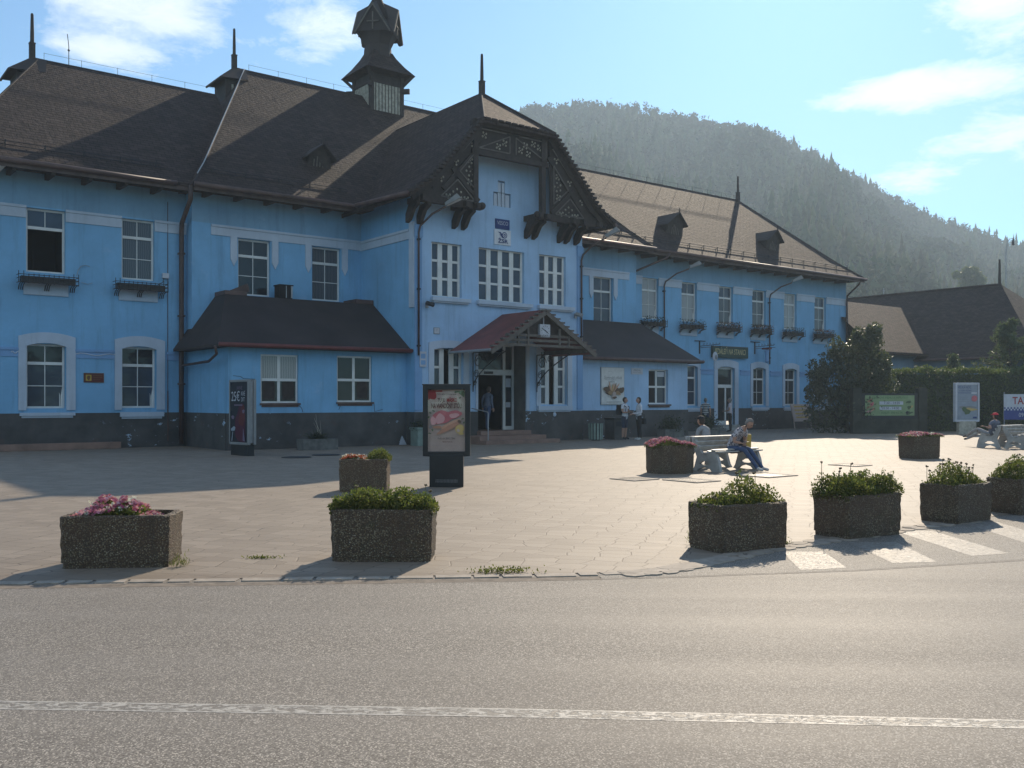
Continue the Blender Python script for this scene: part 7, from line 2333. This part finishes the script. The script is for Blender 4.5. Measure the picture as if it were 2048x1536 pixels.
# feathery trees behind the hedge
def soft_tree(label, x, y, h, rad, n, seed, mat='leaf_tree'):
    r = np.random.default_rng(seed)
    t = thing('feathery_tree', label, 'tree', (x, y, 0), 0, 'trees behind the hedge')
    tr = MB(); tr.tube([(0, 0, 0), (.05, 0, h * .4), (0, .05, h * .92)], [.14, .10, .03], 8)
    bl = []
    for i in range(60):
        z = h * (.22 + .76 * (i / 60) ** .9); k = rad * (1.08 - (z / h) ** 1.6) * r.uniform(.55, 1.1); a = r.uniform(0, 6.283)
        tip = Vector((math.cos(a) * k, math.sin(a) * k, z + .12 * k)); tr.tube([(0, 0, z - .3 * k), tip * 1.0], [.03, .008], 4)
        for f in (.4, .62, .82, 1.0):
            q = Vector((0, 0, z - .3 * k)).lerp(tip, f); bl.append((q.x, q.y, q.z, .26 * (1.25 - f * .55), .26 * (1.25 - f * .55), .20))
    tr.build('trunk', 'bark', t, uv=False)
    leaf_points('crown', mat, shrub_points(n, bl, r, .1), .15, t, aspect=.3, r=r, nrm=(0, 0, .25))
    return t


soft_tree('pale green feathery tree rising behind the hedge above the poster case', 28.3, 54.0, 6.3, 2.6, 12000, 3)
soft_tree('pale green feathery tree at the photo\'s right edge behind the hedge', 31.0, 55.0, 6.4, 2.2, 9000, 4)
soft_tree('low bright green shrubby tree peeping over the hedge, left of the feathery trees', 25.3, 54.5, 4.3, 1.2, 4000, 5)

# ------------------------------------------------------------------ neighbouring shed
SH = thing('goods_shed', 'lower hipped-roof railway building behind the hedge, dark slope and sunlit wing', 'building', P0, TH)
mb = SB(); s2 = 56.25; dr0, dr1 = 4.5, -7.0; hw = 6.25; ze, zr = 4.2, 9.2
mb.poly([(s2 - hw, dr1, ze), (s2 - hw, dr0 + 5, ze), (s2, dr0, zr), (s2, dr1, zr)]); mb.poly([(s2 + hw, dr0 + 5, ze), (s2 + hw, dr1, ze), (s2, dr1, zr), (s2, dr0, zr)]); mb.poly([(s2 - hw, dr0 + 5, ze), (s2 + hw, dr0 + 5, ze), (s2, dr0, zr)]); mb.poly([(s2 - hw, dr1, ze), (s2 + hw, dr1, ze), (s2 + hw, dr0 + 5, ze), (s2 - hw, dr0 + 5, ze)][::-1])
for s in (s2,): mb.pipe([(s, dr1, zr + .02), (s, dr0, zr + .02)], .08, 6)
mb.build('roof', 'roof', SH)
mb = SB(); mb.poly([(45.0, 2.7, 4.55), (51.5, 2.7, 4.55), (56.0, -1.5, 8.05), (45.0, -1.5, 8.05)]); mb.poly([(45.0, -1.5, 8.05), (56, -1.5, 8.05), (56, -6, 4.5), (45, -6, 4.5)]); mb.poly([(45, 2.7, 4.45), (51.5, 2.7, 4.45), (51.5, -6, 4.45), (45, -6, 4.45)][::-1]); mb.bx(45.0, 51.0, 2.66, 2.74, 4.40, 4.56)
mb.build('wing_roof', 'roof', SH)
mb = SB(); mb.face(2.0, 45.7, s2 - hw + .6, 0, 4.5, [(50.0, 50.5, .1, 2.2)], .2); mb.bx(s2 - hw + .6, s2 + hw - .6, dr1 + .5, dr0 + 4.2, 0, 4.22); mb.build('wall', 'wall_shed', SH)
mb = SB(); mb.bx(s2 - hw + .55, s2 - hw + .6, 5.2, 6.4, 1.2, 2.9); mb.build('window', 'glass', SH)
mb = SB(); mb.pipe([(s2, dr0 - .1, zr - .3), (s2, dr0 - .1, zr + .5), (s2, dr0 - .1, zr + 1.65)], [.11, .09, .06], 8); mb.build('roof_finial', 'wood', SH)
mb = SB(); mb.pipe([(s2, dr1 + 3.2, zr), (s2, dr1 + 3.2, zr + .55)], .03, 5); mb.pipe([(s2 - .15, dr1 + 3.2, zr + .35), (s2 + .15, dr1 + 3.2, zr + .35)], .02, 5); mb.build('roof_aerial', 'grey_metal', SH)
mb = SB(); mb.pipe([(s2 - hw - .05, dr1, ze - .04), (s2 - hw - .05, dr0 + 5, ze - .04), (s2 + hw, dr0 + 5.05, ze - .04)], .08, 6); mb.build('gutter', 'gutter', SH)

t = thing('street_lamp', 'tall thin street lamp with curved arm rising behind the neighbouring shed', 'street lamp', (41.6, 80, 0), 0)
mb = MB(); mb.tube([(0, 0, 0), (0, 0, 8), (0, 0, 14.2), (.10, 0, 14.9), (.30, 0, 15.25), (.6, 0, 15.3)], [.08, .06, .045, .035, .03, .03], 8); mb.build('pole', 'grey_metal', t, smooth=True)
mb = MB(); mb.lathe([(.02, .25), (.06, .15), (.10, -.2), (.12, -.3), (.05, -.34)], (.6, 0, 15.05), 10); mb.build('lamp_head', 'iron', t)

# ------------------------------------------------------------------ wooded hill
RIDGE = [(300, 120), (700, 140), (900, 150), (1020, 154), (1080, 157), (1180, 160), (1300, 156), (1400, 151), (1540, 144), (1650, 131), (1750, 115), (1850, 102), (1950, 91), (2048, 82), (2200, 70), (2500, 52), (2900, 40)]
def ridge_z(c): return float(np.interp(c, [a for a, _ in RIDGE], [b for _, b in RIDGE]))
def hill_z(c, u):
    """c: bearing column, u: 0 at the foot, 1 on the ridge"""
    k = ridge_z(c) - 9
    bulge = 9 * math.sin(c * .011 + u * 4.0) + 5 * math.sin(c * .027 - u * 9) + 6 * math.sin(u * 14 + c * .006)
    if u <= 1: return max(-1.0, k * (u ** 1.15) + bulge * math.sin(math.pi * u) * u)
    return k * (1 - (u - 1) * 2.0)
def hill_xy(c, u):
    D = 135 + 365 * u
    return ((c - 1024) / 1900 * D, D)


V = []; F = []; nc, nu = 120, 44
for i in range(nc + 1):
    c = 300 + 2600 * i / nc
    for j in range(nu + 1):
        u = 1.3 * j / nu; x, y = hill_xy(c, u); V.append((x, y, hill_z(c, u) - .5))
for i in range(nc):
    for j in range(nu):
        a = i * (nu + 1) + j; F.append((a, a + nu + 1, a + nu + 2, a + 1))
hill = fast_mesh('hill', V, F, 'earth', smooth=True); hill['kind'] = 'structure'


def forest():
    r = np.random.default_rng(77); VV = []; FF = []; TT = []; o = 0
    def conifer(x, y, z, h, w):
        nonlocal o
        tiers = 6; n = 9
        for k in range(tiers):
            z0 = z + h * (.10 + .88 * k / tiers); z1 = min(z + h, z0 + h * (.30 - .022 * k)); rad = w * (1 - k / tiers) ** .6 * r.uniform(.8, 1.15); a0 = r.uniform(0, 6.28)
            pts = [(x + rad * q * math.cos(a0 + 6.283 * i / n), y + rad * q * math.sin(a0 + 6.283 * i / n), z0 - h * .05 * q + r.normal() * .1) for i, q in enumerate(r.uniform(.45, 1.2, n))]
            VV.extend([(x + r.normal() * .08, y, z1)] + pts); FF.extend([(o, o + 1 + i, o + 1 + (i + 1) % n) for i in range(n)]); o += n + 1
    def leafy(x, y, z, h, w, m):
        nonlocal o
        # many small tufts scattered through the crown
        d = r.normal(size=(m, 3)); d /= np.linalg.norm(d, axis=1)[:, None]; rad = r.random(m) ** .4
        c = np.array((x, y, z + h * .62)) + d * rad[:, None] * np.array((w, w, h * .38)) * (1 + .2 * r.normal(size=(m, 1)))
        a = r.normal(size=(m, 3)); b = r.normal(size=(m, 3)); s = .75 * w / 2.0
        a = a / np.linalg.norm(a, axis=1)[:, None] * s; b = b / np.linalg.norm(b, axis=1)[:, None] * s
        for q in range(m):
            VV.extend([c[q] + a[q], c[q] - a[q] * .6 + b[q], c[q] - a[q] * .6 - b[q]]); FF.append((o, o + 1, o + 2)); o += 3
    for _ in range(6600):
        c = r.uniform(880, 2420); u = r.uniform(.10, 1.03); x, y = hill_xy(c, u); z = hill_z(c, u) - .4
        pick = math.sin(c * .017 + 2) + math.sin(u * 9 + c * .004) + r.normal() * .8
        if pick > .75: leafy(x, y, z, r.uniform(5, 11), r.uniform(2.0, 3.8), 60)
        elif r.random() < .14 and u > .5: leafy(x, y, z + 3, r.uniform(5, 8), r.uniform(1.5, 2.4), 40)
        else: conifer(x, y, z, r.uniform(5.5, 14) * (1.15 if pick < -1 else .9), r.uniform(1.7, 3.3))
        TT.extend([r.random()] * (len(FF) - len(TT)))
    for _ in range(560):      # the skyline
        c = r.uniform(900, 2420); u = r.uniform(.97, 1.02); x, y = hill_xy(c, u); z = hill_z(c, u) - .4
        if r.random() < .25: conifer(x, y, z, r.uniform(6, 11.5), r.uniform(1.2, 2.1))
        else: leafy(x, y, z + r.uniform(0, 4), r.uniform(5, 9), r.uniform(1.4, 2.6), 60)
        TT.extend([r.random() * .6] * (len(FF) - len(TT)))
    ob = fast_mesh('forest', VV, FF, 'forest'); ob['kind'] = 'stuff'
    at = ob.data.attributes.new('tree', 'FLOAT', 'FACE'); at.data.foreach_set('value', np.array(TT, dtype=np.float32))
    return ob


forest()
# the far side of the road, seen only mirrored in the station's panes: a belt of trees
r = np.random.default_rng(31); P = []
for i in range(34):
    cx = r.uniform(-35, 120); cy = -28 - .25 * cx * r.uniform(.6, 1.2) - r.uniform(0, 12); h = r.uniform(6, 17); w = r.uniform(2.5, 5)
    d = r.normal(size=(150, 3)); d /= np.linalg.norm(d, axis=1)[:, None]
    P.append(np.array((cx, max(cy, -95), h * .55)) + d * (r.random((150, 1)) ** .5) * np.array((w, w, h * .5)))
o = leaf_points('belt_foliage', 'leaf_tree', np.concatenate(P), 1.1, None, aspect=.8, r=r); o['kind'] = 'stuff'; o.name = 'treeline_foliage'
# two paler broadleaf clumps standing out low on the right of the slope
MAT['leaf_pale'] = M_leaf('leaf_pale', (0.07, 0.095, 0.04), (0.11, 0.14, 0.06), trans=.35)
for i, (px_, D, z0, h, w, lb) in enumerate(((1938, 200, 22, 9, 3.4, 'pale green broadleaf tree low on the wooded hill, taller of the two'), (1966, 190, 15, 8, 3.6, 'pale round broadleaf tree low on the wooded hill just above the shed ridge'))):
    x = (px_ - 1024) / 1900 * D
    t = thing('broadleaf_tree', lb, 'tree', (x, D, z0 - 1), 0, 'pale trees low on the hill')
    mb = MB(); mb.tube([(0, 0, 0), (.2, 0, h * .7)], [.4, .15], 6); mb.build('trunk', 'bark', t, uv=False)
    r = np.random.default_rng(i); bl = [(r.normal() * w * .35, r.normal() * w * .35, h * (.5 + .4 * r.random()), w * .28, w * .28, w * .25) for _ in range(16)]
    leaf_points('crown', 'leaf_pale', shrub_points(2600, bl, r, .4), .55, t, aspect=.7, r=r)

# ------------------------------------------------------------------ morning haze over the valley
mb = MB(); mb.box(-520, 920, -140, 740, -1.1, 185)
hz = mb.build('haze', 'soil', uv=False); hz.data.materials.clear()
hm = bpy.data.materials.new('haze'); hm.use_nodes = True
ht = NT(hm.node_tree); ht.n.remove(ht.n['Principled BSDF'])
pv = ht.new('ShaderNodeVolumePrincipled'); pv.inputs['Color'].default_value = (0.66, 0.84, 1.0, 1); pv.inputs['Density'].default_value = 0.00076; pv.inputs['Anisotropy'].default_value = 0.32
ht.l.new(pv.outputs[0], ht.n['Material Output'].inputs['Volume'])
hz.data.materials.append(hm); hz['kind'] = 'stuff'
